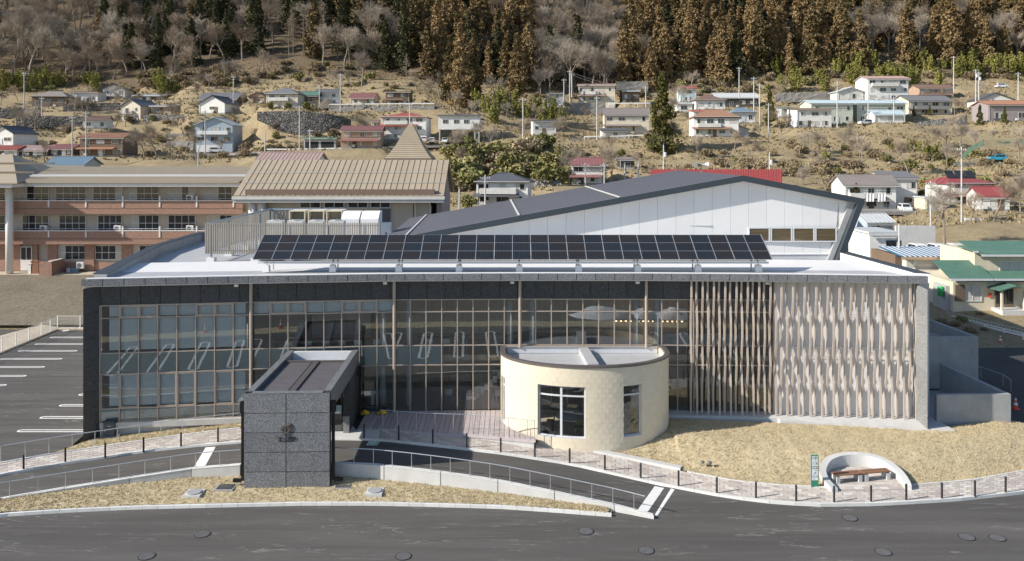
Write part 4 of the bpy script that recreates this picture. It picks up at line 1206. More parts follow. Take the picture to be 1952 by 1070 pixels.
 mb = MB(); mb.ob((q.x - .14, q.y - .03, .66), .26, .02, .18); mb.ob((q.x + .14, q.y - .03, .66), .26, .02, .18); mb.build('print', MAT['ink'], c)
 for s in (-1, 1):
  mb = MB(); mb.tube((q.x + s * .31, q.y, 0), (q.x + s * .31, q.y, .9), .015, n=5); mb.build('leg', MAT['steel'], c)
 c = thing('display_counter', 'white sloping display counter inside behind the entrance glass', 'counter', tuple(fp(-9.6, -1.4, 0)))
 mb = MB(); fbox(mb, -10.6, -8.6, -2.0, -1.2, .75, .95); mb.build('top', MAT['int_white'], c)
 mb = MB(); fbox(mb, -10.4, -10.2, -1.9, -1.3, 0, .75); fbox(mb, -9.0, -8.8, -1.9, -1.3, 0, .75); mb.build('base', MAT['int_wall'], c)
interior()
# ------------------------------------------------------------------ bent louvres
def louvers():
 r = thing('louver_screen', 'row of tall bent tan louver fins before the right half of the front', 'louver screen', (18, 49.6, 0))
 zs = [8.36, 7.3, 6.45, 5.6, 4.75, 3.9, 3.05, 2.2, 1.35, -.05]
 pat = [.62, .66, .53, .40, .40, .53, .66, .53, .40, .40]
 x = 11.25; k = 0
 while x < 25.1:
  off = pat if k % 2 == 0 else [1.06 - p for p in pat]
  mb = MB(); ring = []
  a = fang(x)
  lean = .05
  for z, o in zip(zs, off):
   c = fp(x, o, z)
   for dx, dy in ((-.058, -.042), (.058, -.042), (.058, .042), (-.058, .042)):
    ex, ey = rot2(dx, dy, a)
    ring.append((c.x + ex, c.y + ey, z))
  fs = []
  for j in range(len(zs) - 1):
   for i in range(4):
    fs.append((j * 4 + (i + 1) % 4, j * 4 + i, (j + 1) * 4 + i, (j + 1) * 4 + (i + 1) % 4))
  e = (len(zs) - 1) * 4
  fs += [(0, 1, 2, 3), (e + 3, e + 2, e + 1, e)]
  mb.raw(ring, fs); mb.build('louver_fin', MAT['louver'], r)
  x += .349; k += 1
louvers()
# ------------------------------------------------------------------ entrance block
def entrance():
 A = Vector((-13.68, 40.72, 0)); B = Vector((-9.36, 40.72, 0))
 d = Vector((-.03, 1, 0)).normalized()       # running back to the glass
 ex = Vector((1, .03, 0)).normalized()
 W = 4.33; Lg = 9.0
 def P(s, t, z): # s along the front, t back
  q = A + ex * s + d * t; return (q.x, q.y, z)
 def bx(mb, s0, s1, t0, t1, z0, z1):
  return mb.hexa([P(s0, t0, z0), P(s1, t0, z0), P(s1, t1, z0), P(s0, t1, z0), P(s0, t0, z1), P(s1, t0, z1), P(s1, t1, z1), P(s0, t1, z1)])
 r = thing('entrance_canopy', 'dark granite entrance block with sunken roof spanning the ramp', 'canopy', P(W / 2, 0, -.85))
 ztop = 4.0
 # front wall of ten slabs
 zr = [-.9, -.02, .98, 1.98, 2.98, 4.0]
 mb = MB(); bx(mb, .04, W - .04, .05, .42, -1.1, 3.95); mb.build('front_core', MAT['joint'], r)
 for z0, z1 in zip(zr, zr[1:]):
  for s0, s1 in ((0, 2.10), (2.14, W)):
   mb = MB(); bx(mb, s0, s1, 0, .045, z0 + .016, z1 - .016); mb.build('granite_slab', MAT['granite_mid'], r)
 for s0, s1 in ((0, .035), (W - .035, W)):
  for z0, z1 in zip(zr, zr[1:]):
   mb = MB(); bx(mb, s0, s1, .05, .45, z0 + .008, z1 - .008); mb.build('granite_slab', MAT['granite_dark'], r)
 # side beams, each of five facing slabs
 n = 6
 for s0, s1 in ((0, .36), (W - .36, W)):
  for i in range(n):
   t0 = .46 + (Lg - .46) * i / n; t1 = .46 + (Lg - .46) * (i + 1) / n
   mb = MB(); bx(mb, s0, s1, t0 + .006, t1 - .006, 2.95, ztop); mb.build('granite_beam', MAT['granite_mid'], r)
 mb = MB(); bx(mb, .37, W - .37, .0 + .0, .42, 3.951, 3.998); mb.build('front_coping', MAT['granite_mid'], r)
 # sunken roof
 mb = MB(); bx(mb, .37, W - .37, .43, 6.7, 3.30, 3.80); roof = mb.build('roof_membrane', MAT['canopy_roof'], r)
 mb = MB();
 for i in range(26): bx(mb, .37, W - .37, .5 + i * .235, .56 + i * .235, 3.802, 3.817)
 mb.build('membrane_rib', MAT['canopy_roof'], roof)
 mb = MB(); bx(mb, 2.0, 2.36, .43, 6.7, 3.82, 3.86); mb.build('ridge_strip', MAT['cap'], roof)
 mb = MB(); bx(mb, 1.97, 2.0, .43, 6.7, 3.82, 3.88); bx(mb, 2.36, 2.39, .43, 6.7, 3.82, 3.88); mb.build('batten', MAT['cap'], roof)
 mb = MB(); bx(mb, .37, W - .37, 6.7, 6.95, 3.3, 3.90); mb.build('roof_kerb', MAT['cap'], r)
 mb = MB(); bx(mb, .37, W - .37, 6.95, 8.6, 3.30, 3.40); mb.build('gutter_floor', MAT['steel_paint'], r)
 mb = MB(); bx(mb, .37, W - .37, 8.6, 8.95, 3.30, 3.97); mb.build('back_upstand', MAT['steel_paint'], r)
 # rear pier walls by the glass
 for s0, s1 in ((0, .36), (W - .36, W)):
  for z0, z1 in ((-.1, .9), (.9, 1.9), (1.9, 2.94)):
   mb = MB(); bx(mb, s0, s1, 5.9, Lg, z0 + .006, z1 - .006); mb.build('granite_pier', MAT['granite_dark'], r)
 mb = MB(); bx(mb, W - .36, W, 5.75, 5.885, -.1, .9); mb.build('granite_foot', MAT['granite_light'], r)
 # glazed lobby screen with a notice
 mb = MB(); bx(mb, .4, W - .4, 6.05, 6.1, -.05, 2.9); mb.build('lobby_glass', MAT['glass'], r)
 mb = MB()
 for s in (.4, 1.3, 2.15, 3.0, W - .46): bx(mb, s, s + .06, 6.0, 6.04, -.05, 2.9)
 bx(mb, .46, W - .46, 6.0, 6.035, 2.2, 2.27); mb.build('lobby_frame', MAT['black'], r)
 mb = MB(); bx(mb, 3.25, 3.85, 5.93, 5.97, 1.0, 1.5); nb = mb.build('notice', MAT['spandrel'], r)
 mb = MB(); bx(mb, 3.3, 3.8, 5.92, 5.929, 1.02, 1.14); mb.build('notice_print', MAT['white_sign'], nb)
 mb = MB(); bx(mb, .37, W - .37, .43, 8.6, 3.22, 3.29); mb.build('ceiling', MAT['int_dark'], r)
 # black downpipes beside the block
 for s, sg, lab in ((-.14, -1, 'black square downpipe at the left front corner of the entrance block'), (W + .14, 1, 'black square downpipe at the right front corner of the entrance block')):
  t = thing('downpipe', lab, 'pipe', P(s, .3, -.5))
  mb = MB(); bx(mb, s - .075, s + .075, .2, .36, -.55, 3.1); mb.build('pipe', MAT['black'], t)
  mb = MB(); bx(mb, s - .13, s + .13, .16, .44, 2.95, 3.5); mb.build('rainwater_head', MAT['black'], t)
  mb = MB(); bx(mb, min(s + sg * .08, s + sg * .5), max(s + sg * .08, s + sg * .5), .2, .36, -.62, -.46); mb.build('outlet', MAT['black'], t)
 t = thing('downpipe', 'black square downpipe where the entrance block meets the glass front', 'pipe', P(W + .25, 8.2, 0))
 mb = MB(); bx(mb, W + .16, W + .30, 8.2, 8.36, 0, 2.6); mb.build('pipe', MAT['black'], t)
 mb = MB(); bx(mb, W + .1, W + .36, 8.12, 8.44, 2.6, 3.2); mb.build('rainwater_head', MAT['black'], t)
 # emblem and name
 em = thing('wall_emblem', 'dark bronze curling emblem with raised name letters on the granite entrance block', 'sign', P(2.13, -.03, 1.9))
 def blob(pts, name, mat=MAT['brass'], y0=-.055, y1=-.03):
  mb = MB(); n = len(pts)
  F = [P(2.13 + x, y0, 2.17 + z) for x, z in pts]; K = [P(2.13 + x, y1 + .04, 2.17 + z) for x, z in pts]
  mb.face(F)
  for i in range(n): mb.face([F[(i + 1) % n], F[i], K[i], K[(i + 1) % n]])
  mb.build(name, mat, em)
 def ribbon(cl):   # list of x, z, half-width
  a = []; b = []
  for i, (x, z, w) in enumerate(cl):
   x0, z0, _ = cl[max(0, i - 1)]; x1, z1, _ = cl[min(len(cl) - 1, i + 1)]
   l = math.hypot(x1 - x0, z1 - z0) or 1; nx, nz = -(z1 - z0) / l, (x1 - x0) / l
   a.append((x + nx * w, z + nz * w)); b.append((x - nx * w, z - nz * w))
  return b + a[::-1]
 blob(ribbon([(.25, .27, .015), (.14, .19, .035), (0, .15, .045), (-.14, .11, .05), (-.22, .02, .05), (-.21, -.07, .035), (-.13, -.13, .012)]), 'upper_sweep')
 blob(ribbon([(-.05, .12, .045), (-.05, -.17, .045)]), 'stem')
 blob(ribbon([(-.18, -.24, .012), (-.05, -.225, .035), (.08, -.17, .05), (.17, -.06, .055), (.22, .05, .03)]), 'lower_sweep')
 for k, (x, z) in enumerate(((.24, .16), (.19, .1), (.14, .05), (.29, .09))):
  blob([(x - .03, z - .02), (x + .01, z - .03), (x + .035, z + .01), (x, z + .03)], 'leaf_dot')
 def text(s, size, cx, cz, name, mat):
  cu = bpy.data.curves.new(name, 'FONT'); cu.body = s; cu.size = size; cu.align_x = 'CENTER'; cu.extrude = .012
  tmp = bpy.data.objects.new(name + '_tmp', cu); COL.objects.link(tmp)
  dg = bpy.context.evaluated_depsgraph_get(); dg.update()
  me = bpy.data.meshes.new_from_object(tmp.evaluated_get(dg));
  bpy.data.objects.remove(tmp); me.name = name; me.materials.clear(); me.materials.append(mat)
  o = bpy.data.objects.new(name, me); COL.objects.link(o); o.parent = em
  q = P(2.13 + cx, -.035, 2.17 + cz); g = ORG[em.name]
  o.location = (q[0] - g[0], q[1] - g[1], q[2] - g[2]); o.rotation_euler = (R(90), 0, math.atan2(ex.y, ex.x))
 try:
  text('リーフ回心', .205, 0.0, -.52, 'name_letters', MAT['joint'])
 except Exception as e:
  print('text failed', e)
 for k in range(11):   # second line, too fine to read
  x = -.36 + k * .072 + (.03 if k > 3 else 0)
  blob([(x - .022, -.64), (x + .022, -.64), (x + .022, -.585 - .01 * (k % 3)), (x - .022, -.585)], 'small_letter', MAT['joint'], -.02, -.035)
entrance()
# ------------------------------------------------------------------ deck
def deck():
 r = thing('timber_deck', 'mauve-grey boarded deck between the entrance block and the stone pavilion', 'deck', (-5, 47, 0))
 fr = [(680, 819), (724, 816.5), (809, 823.5), (892, 826), (980, 834), (1021, 838.5)]
 F = [on(u, v, 0.0) for u, v in fr]
 tab = [(p.x, p.y) for p in F]
 xs0, xs1 = F[0].x, F[-1].x
 x = xs0; k = 0; w = .30
 lean = -.10
 while x < xs1 - .02:
  xe = min(x + w, xs1)
  yb0, yb1 = fy(x) - .14, fy(xe) - .14
  if x > -.45: # stops against the pavilion
   yb0 = min(yb0, lerp([(-.55, 49.0), (-.3, 47.6), (.3, 46.6), (1.0, 45.95), (1.6, 45.6)], x)); yb1 = min(yb1, lerp([(-.55, 49.0), (-.3, 47.6), (.3, 46.6), (1.0, 45.95), (1.6, 45.6)], xe))
  y0, y1 = lerp(tab, x), lerp(tab, xe)
  if yb0 > y0 + .05:
   mb = MB(); mb.prism([(x + .012, y0), (xe - .012, y1), (xe - .012, yb1), (x + .012, yb0)], -.05, 0.0 + random.uniform(-.002, .002)); mb.build('deck_board', MAT['deck'], r)
  x += w; k += 1
 mb = MB()
 for a, b in zip(F[1:], F[2:]):
  mb.prism([(a.x, a.y - .03), (b.x, b.y - .03), (b.x, b.y + .05), (a.x, a.y + .05)], -.22, -.052)
 mb.build('edge_board', MAT['deck'], r)
 mb = MB()
 for a, b in zip(F[1:], F[2:]):
  mb.prism([(a.x, a.y + .02), (b.x, b.y + .02), (b.x, b.y + .3), (a.x, a.y + .3)], -.9, -.225)
 mb.build('side_wall', MAT['concrete'], r)
 mb = MB(); mb.prism([(p.x, p.y + .06) for p in F] + [(1.5, 45.3), (-.3, 47.2), (-.6, 50.2), (-10.5, 49.8)], -.2, -.056); mb.build('underside', MAT['joint'], r)
 # steel railing on the deck edge
 g = thing('deck_railing', 'thin steel railing with tension rods along the deck edge', 'railing', tuple(F[2]))
 pts = [p + Vector((0, .12, 0)) for p in F[1:]]
 mb = MB(); mb.path([p + Vector((0, 0, 1.05)) for p in pts], .022, 8); mb.build('top_rail', MAT['steel'], g)
 for u in (729, 757, 793, 829, 864, 900, 935, 970, 1005, 1019):
  p = on(u, lerp(fr, u), 0) + Vector((0, .12, 0)); mb = MB(); mb.tube(p, p + Vector((0, 0, 1.05)), .018, n=6); mb.build('post', MAT['steel'], g)
 mb = MB()
 for a, b in zip(pts[2:], pts[3:]):
  m = 12
  for i in range(m):
   p = a + (b - a) * ((i + .5) / m); mb.tube(p, p + Vector((0, 0, 1.03)), .006, n=4)
 mb.build('baluster', MAT['steel'], g)
 # yellow sandbags
 for u, v, lab in ((694, 791, 'yellow sandbag on the deck beside the entrance block'), (727, 790, 'yellow sandbag on the deck right of the first one')):
  p = on(u, v, .0)
  mb = MB()
  for dx, dz, s in ((-.12, .0, .2), (.1, .02, .24), (.02, .12, .17)):
   mb.lathe([(s * .5, 0), (s, s * .35), (s * .9, s * .7), (s * .35, s)], (p.x + dx, p.y, p.z + dz), 9)
  tag(mb.build('sandbag', MAT['yellow'], None, True, loc=tuple(p)), lab, 'sandbag', 'yellow sandbags on the deck')
 # low planter rails at the glass foot
 mb = MB(); fbox(mb, -9.2, -7.6, .15, .22, .12, .18); fbox(mb, -9.2, -7.6, .15, .22, .3, .36); fbox(mb, -9.2, -9.12, .14, .23, 0, .4); fbox(mb, -7.7, -7.6, .14, .23, 0, .4)
 tag(mb.build('barrier_rail', MAT['fascia'], None, loc=tuple(fp(-8.4, .2))), 'low dark barrier rails lying at the glass foot between the sandbags', 'rail')
deck()
# ------------------------------------------------------------------ stone pavilion
def pavilion():
 XC, YC, a, b = 4.45, 49.0, 5.13, 3.6
 z0, z1 = -1.15, 4.02
 def C(t, k=0.0):   # t in degrees, -90 left .. 90 right; k inset
  s = R(t); return ((a - k) * math.sin(s) + XC, YC - (b - k) * math.cos(s))
 def nrm(t):
  s = R(t); n = Vector((math.sin(s) / a, -math.cos(s) / b, 0)).normalized(); return n
 r = thing('stone_pavilion', 'cream stone drum-shaped room with dark roof rim in front of the glass', 'building', (XC, YC, 0))
 wins = [(-35.4, -3.0, .0, 2.95), (22.4, 36.6, .0, 2.95), (-84, -72, .0, 2.8)]
 # mortar body with openings
 def inwin(t, z):
  return any(w[0] < t < w[1] and w[2] < z < w[3] for w in wins)
 ts = sorted(set([-90 + 3 * i for i in range(61)] + [w[0] for w in wins] + [w[1] for w in wins]))
 zs = [z0, 0.0, 2.8, 2.95, z1]
 mb = MB()
 for t0, t1 in zip(ts, ts[1:]):
  for q0, q1 in zip(zs, zs[1:]):
   if inwin((t0 + t1) / 2, (q0 + q1) / 2): continue
   p, q = C(t0, .03), C(t1, .03); p2, q2 = C(t0, .32), C(t1, .32)
   mb.raw([(*p, q0), (*q, q0), (*q, q1), (*p, q1), (*p2, q0), (*q2, q0), (*q2, q1), (*p2, q1)], [(0, 1, 2, 3), (5, 4, 7, 6), (0, 3, 7, 4), (2, 1, 5, 6), (3, 2, 6, 7), (1, 0, 4, 5)])
 for sx, t in ((-1, -90), (1, 90)):
  x = XC + sx * (a - .03); x2 = XC + sx * (a - .32)
  mb.box(min(x, x2), max(x, x2), YC, 50.5, z0, z1)
 mb.build('wall_body', MAT['stone_sub'], r)
 # facing stones
 rnd = random.Random(8)
 cells = []
 hz = .275; nr = int((z1 - z0) / hz)
 # arc length table
 tab = [(0.0, -90.0)]; acc = 0.0
 for i in range(1, 361):
  t = -90 + .5 * i; p, q = C(t - .5), C(t); acc += math.hypot(p[0] - q[0], p[1] - q[1]); tab.append((acc, t))
 Lw = .43; n = int(acc / Lw); Lw = acc / n
 for k in range(nr):
  for i in range(n + 1):
   s0 = Lw * (i - .5 * (k % 2)); s1 = s0 + Lw
   s0 = max(0, s0); s1 = min(acc, s1)
   if s1 - s0 < .05: continue
   t0, t1 = lerp(tab, s0), lerp(tab, s1); q0 = z0 + (z1 - z0) * k / nr; q1 = z0 + (z1 - z0) * (k + 1) / nr
   # clip against windows
   segs = [(t0, t1, q0, q1)]
   for w in wins:
    new = []
    for A0, A1, B0, B1 in segs:
     if A1 <= w[0] or A0 >= w[1] or B1 <= w[2] or B0 >= w[3]: new.append((A0, A1, B0, B1)); continue
     if B0 < w[2]: new.append((A0, A1, B0, w[2]))
     if B1 > w[3]: new.append((A0, A1, w[3], B1))
     m0, m1 = max(B0, w[2]), min(B1, w[3])
     if A0 < w[0]: new.append((A0, w[0], m0, m1))
     if A1 > w[1]: new.append((w[1], A1, m0, m1))
    segs = new
   for sg in segs:
    if sg[1] - sg[0] > .5 and sg[3] - sg[2] > .03: cells.append(sg)
 def stone(mb, sg, off=(0, 0, 0)):
  t0, t1, q0, q1 = sg; g = .0012; e = .5 * g / a * 57
  j = rnd.uniform(-.003, .003); j2 = j + rnd.uniform(-.003, .003)
  tm = (t0 + t1) / 2
  n0, n1 = nrm(t0), nrm(t1)
  p0 = Vector((*C(t0 + e), 0)) + n0 * j; p1 = Vector((*C(t1 - e), 0)) + n1 * j2
  k0 = Vector((*C(t0 + e, .06), 0)); k1 = Vector((*C(t1 - e, .06), 0))
  mb.raw([(p0.x, p0.y, q0 + g), (p1.x, p1.y, q0 + g), (k1.x, k1.y, q0 + g), (k0.x, k0.y, q0 + g), (p0.x, p0.y, q1 - g), (p1.x, p1.y, q1 - g), (k1.x, k1.y, q1 - g), (k0.x, k0.y, q1 - g)],
   [(4, 5, 6, 7), (0, 1, 5, 4), (1, 2, 6, 5), (3, 0, 4, 7), (3, 2, 1, 0)])
 cells.sort(key=lambda s: (abs((s[0] + s[1]) / 2 - 8) / 90 + (0 if s[2] > -.6 else 1)))
 for sg in cells[:300]:
  mb = MB(); stone(mb, sg); mb.build('facing_stone', MAT['stone'], r)
 mb = MB()
 for sg in cells[300:]: stone(mb, sg)
 for sx in (-1, 1):
  x = XC + sx * a; mb.box(min(x, x - sx * .06), max(x, x - sx * .06), YC + .01, 50.4, z0, z1)
 o = mb.build('facing_stones', MAT['stone'], r); o['kind'] = 'stuff'
 # rim
 mb = MB()
 ring = [-90 + 4 * i for i in range(46)]
 O = [Vector((*C(t, -.06), 4.16)) for t in ring]; I = [Vector((*C(t, .24), 4.16)) for t in ring]
 O = [Vector((O[0].x, 50.35, 4.16))] + O + [Vector((O[-1].x, 50.35, 4.16))]; I = [Vector((I[0].x, 50.35, 4.16))] + I + [Vector((I[-1].x, 50.35, 4.16))]
 mb.slab(O, I, .13); mb.build('roof_rim', MAT['cap'], r, False)
 # roof inside the rim
 mb = MB(); poly = [C(t, .27) for t in ring]; poly = [(poly[0][0], 50.35)] + poly + [(poly[-1][0], 50.35)]
 mb.prism(poly, 3.4, 3.62); mb.build('roof_deck', MAT['roof_white'], r)
 mb = MB(); I2 = [Vector((p.x, p.y, 4.03)) for p in I]; I3 = [Vector((p.x, p.y, 3.55)) for p in I]; mb.strip(I2, I3); mb.build('rim_lining', MAT['steel_paint'], r)
 mb = MB(); fbox(mb, -.3, 9.2, .06, .22, 3.62, 4.05); mb.build('back_upstand', MAT['steel_paint'], r)
 mb = MB(); fbox(mb, -.4, 9.3, .06, .3, 4.052, 4.09); mb.build('upstand_coping', MAT['tan_metal'], r)
 mb = MB(); mb.prism([(4.4, 46.4), (5.05, 46.4), (4.8, 50.3), (4.2, 50.3)], 3.62, 4.04); mb.build('roof_beam', MAT['roof_white'], r)
 mb = MB(); mb.tube((5.35, 46.3, 3.62), (5.35, 46.3, 3.84), .04, n=8); mb.tube((4.2, 46.35, 3.62), (4.2, 46.35, 3.84), .04, n=8); mb.build('roof_vent', MAT['steel'], r)
 # windows
 for (t0, t1, q0, q1) in wins:
  n = 8 if t1 - t0 > 20 else 4
  wroot = None
  def arcbox(mb, ta, tb, k0, k1, za, zb, m=None):
   m = m or max(1, int((tb - ta) / 4))
   for i in range(m):
    A0 = ta + (tb - ta) * i / m; A1 = ta + (tb - ta) * (i + 1) / m
    p = [C(A0, k0), C(A1, k0), C(A1, k1), C(A0, k1)]; mb.prism(p, za, zb)
  f = .8
  fr = MB()
  arcbox(fr, t0, t1, .14, .24, q0, q0 + .08); arcbox(fr, t0, t1, .14, .24, q1 - .07, q1)
  arcbox(fr, t0, t0 + f, .14, .24, q0 + .081, q1 - .071, 1); arcbox(fr, t1 - f, t1, .14, .24, q0 + .081, q1 - .071, 1)
  tz = q1 - .62
  arcbox(fr, t0 + f, t1 - f, .145, .235, tz, tz + .09)
  if t1 - t0 > 20:
   tm = (t0 + t1) / 2 - .6; arcbox(fr, tm, tm + 1.5, .135, .245, q0 + .081, q1 - .071, 1)
  wroot = fr.build('window', MAT['steel_paint'], r)
  gaps = [(t0 + f, (t0 + t1) / 2 - .6), ((t0 + t1) / 2 + .9, t1 - f)] if t1 - t0 > 20 else [(t0 + f, t1 - f)]
  for A0, A1 in gaps:
   for za, zb in ((q0 + .081, tz - .002), (tz + .091, q1 - .072)):
    mb = MB(); p0, p1 = C(A0, .19), C(A1, .19); p2, p3 = C(A1, .205), C(A0, .205)
    arcbox(mb, A0, A1, .185, .2, za, zb, 2); mb.build('pane', MAT['glass_clear'], wroot)
  mb = MB(); arcbox(mb, t0 + .1, t1 - .1, .005, .139, q0 + .002, q0 + .03); mb.build('sill', MAT['steel_paint'], wroot)
 # floor and furniture
 mb = MB(); mb.prism([C(t, .33) for t in ring] + [(9, 50.2), (0, 50.2)], -.4, -.1); mb.build('floor', MAT['int_floor'], r)
 t = thing('meeting_table', 'white oval meeting table inside the stone pavilion', 'table', (3.6, 47.5, -.1))
 mb = MB(); mb.lathe([(.95, .70), (1.0, .72), (1.0, .745)], (3.6, 47.5, -.1), 24); mb.build('tabletop', MAT['int_white'], t)
 for dx, dy in ((-.6, -.4), (.6, -.4), (.6, .4), (-.6, .4)):
  mb = MB(); mb.tube((3.6 + dx, 47.5 + dy, -.1), (3.6 + dx, 47.5 + dy, .6), .025, n=6); mb.build('leg', MAT['steel'], t)
 for k, (x, y, rz) in enumerate(((2.3, 47.5, 1.4), (3.9, 46.3, 3.0))):
  c = thing('chair', ['green-seated chair left of the pavilion table', 'green-seated chair in front of the pavilion table'][k], 'chair', (x, y, -.1))
  mb = MB(); mb.ob((0, 0, .43), .46, .45, .05); mb.rot(rz, (0, 0)); mb.v = [(p + x, q + y, z - .1) for p, q, z in mb.v]; mb.build('seat', MAT['shrub_green'], c)
  mb = MB(); mb.box(-.22, .22, -.24, -.2, .55, .85); mb.rot(rz, (0, 0)); mb.v = [(p + x, q + y, z - .1) for p, q, z in mb.v]; mb.build('backrest', MAT['shrub_green'], c)
  for sx in (-1, 1):
   for sy in (-1, 1):
    mb = MB(); mb.tube((sx * .21, sy * .2, 0), (sx * .21, sy * .2, .43), .014, n=5)
    mb.rot(rz, (0, 0)); mb.v = [(p + x, q + y, z - .1) for p, q, z in mb.v]; mb.build('leg', MAT['steel'], c)
pavilion()
# ------------------------------------------------------------------ on the roof
def m_solar():
 n = NT('solar cells'); vec = n.coord()
 sp = n.n('ShaderNodeSeparateXYZ'); n.l(vec, sp.inputs[0])
 def grid(o, period, w):
  f = n.math('FRACT', n.math('DIVIDE', o, period)); return n.math('LESS_THAN', f, w)
 g = n.math('MAXIMUM', grid(sp.outputs[0], .155, .10), grid(sp.outputs[1], .135, .10))
 oi = n.n('ShaderNodeObjectInfo')
 base = n.ramp(n.math('FRACT', n.math('ADD', oi.outputs['Random'], n.math('MULTIPLY', n.noise(vec, 2.5, 2), .6))), [(.1, (.008, .009, .012)), (.5, (.018, .013, .010)), (.9, (.008, .014, .021))])
 n.col(n.mix(n.math('MULTIPLY', g, .55), base, (.12, .12, .125)))
 return n.set(.28, 0, .45)
MAT['solar'] = m_solar()
def solar():
 r = thing('solar_array', 'long tilted row of dark solar panels on the white roof', 'solar panels', (0, 52, 8.6))
 y0, z0, y1, z1 = 51.85, 9.36, 54.25, 10.72
 xL, xR = -16.85, 16.92; n = 28; w = (xR - xL) / n
 sl = math.hypot(y1 - y0, z1 - z0); ang = math.atan2(z1 - z0, y1 - y0); h = sl / 3
 mb = MB(); mb.box(-w / 2 + .022, w / 2 - .022, -h / 2 + .016, h / 2 - .016, .0, .03); cell = mb.mesh('cell_sheet', MAT['solar'])
 fr = MB(); e = .02
 fr.box(-w / 2 + .008, w / 2 - .008, -h / 2 + .004, -h / 2 + .004 + e * .7, -.01, .036); fr.box(-w / 2 + .008, w / 2 - .008, h / 2 - .004 - e * .7, h / 2 - .004, -.01, .036)
 fr.box(-w / 2 + .008, -w / 2 + .008 + e, -h / 2 + .018, h / 2 - .018, -.01, .036); fr.box(w / 2 - .008 - e, w / 2 - .008, -h / 2 + .018, h / 2 - .018, -.01, .036)
 frame = fr.mesh('panel', MAT['steel'])
 for i in range(n):
  for j in range(3):
   t = (j + .5) / 3
   o = inst('panel', frame, r, (xL + w * (i + .5), y0 + (y1 - y0) * t, z0 + (z1 - z0) * t), 0, rx=ang)
   c = inst('cell_sheet', cell); c.parent = o
 for i in range(n // 2 + 1):
  x = xL + w * 2 * i
  mb = MB(); dx = .022
  mb.hexa([(x - dx, y0, z0 + .04), (x + dx, y0, z0 + .04), (x + dx, y1, z1 + .04), (x - dx, y1, z1 + .04), (x - dx, y0 - .01, z0 + .065), (x + dx, y0 - .01, z0 + .065), (x + dx, y1 - .01, z1 + .065), (x - dx, y1 - .01, z1 + .065)])
  mb.build('clamp_rail', MAT['steel'], r)
 mb = MB(); mb.box(xL + .3, xR - .2, y0 + .05, y0 + .2, 9.10, 9.22); mb.box(xL + .3, xR - .2, y1 - .3, y1 - .15, 10.3, 10.42); mb.build('purlin', MAT['steel_paint'], r)
 mb = MB(); mb.path([(xL + .5, y0 - .02, 9.3), (xR - .4, y0 - .02, 9.3)], .03); mb.build('cable', MAT['black'], r)
 for k, u in enumerate((507, 634, 760, 875, 990, 1103, 1216, 1331, 1446)):
  p = on(u, 517, 8.55)
  mb = MB(); y = p.y + .1
  mb.hexa([(p.x - .22, y - .2, 8.5), (p.x + .22, y - .2, 8.5), (p.x + .22, y + .2, 8.5), (p.x - .22, y + .2, 8.5), (p.x - .18, y - .17, 8.95), (p.x + .18, y - .17, 8.95), (p.x + .18, y + .17, 8.95), (p.x - .18, y + .17, 8.95)])
  mb.build('concrete_foot', MAT['white_paint'], r)
  mb = MB(); mb.tube((p.x, y, 8.95), (p.x, y, 9.1), .05, n=6); mb.tube((p.x, y, 9.1), (p.x, 54.0, 10.3), .05, n=6); mb.tube((p.x, 54.0, 8.4), (p.x, 54.0, 10.3), .05, n=6); mb.build('strut', MAT['steel'], r)
solar()
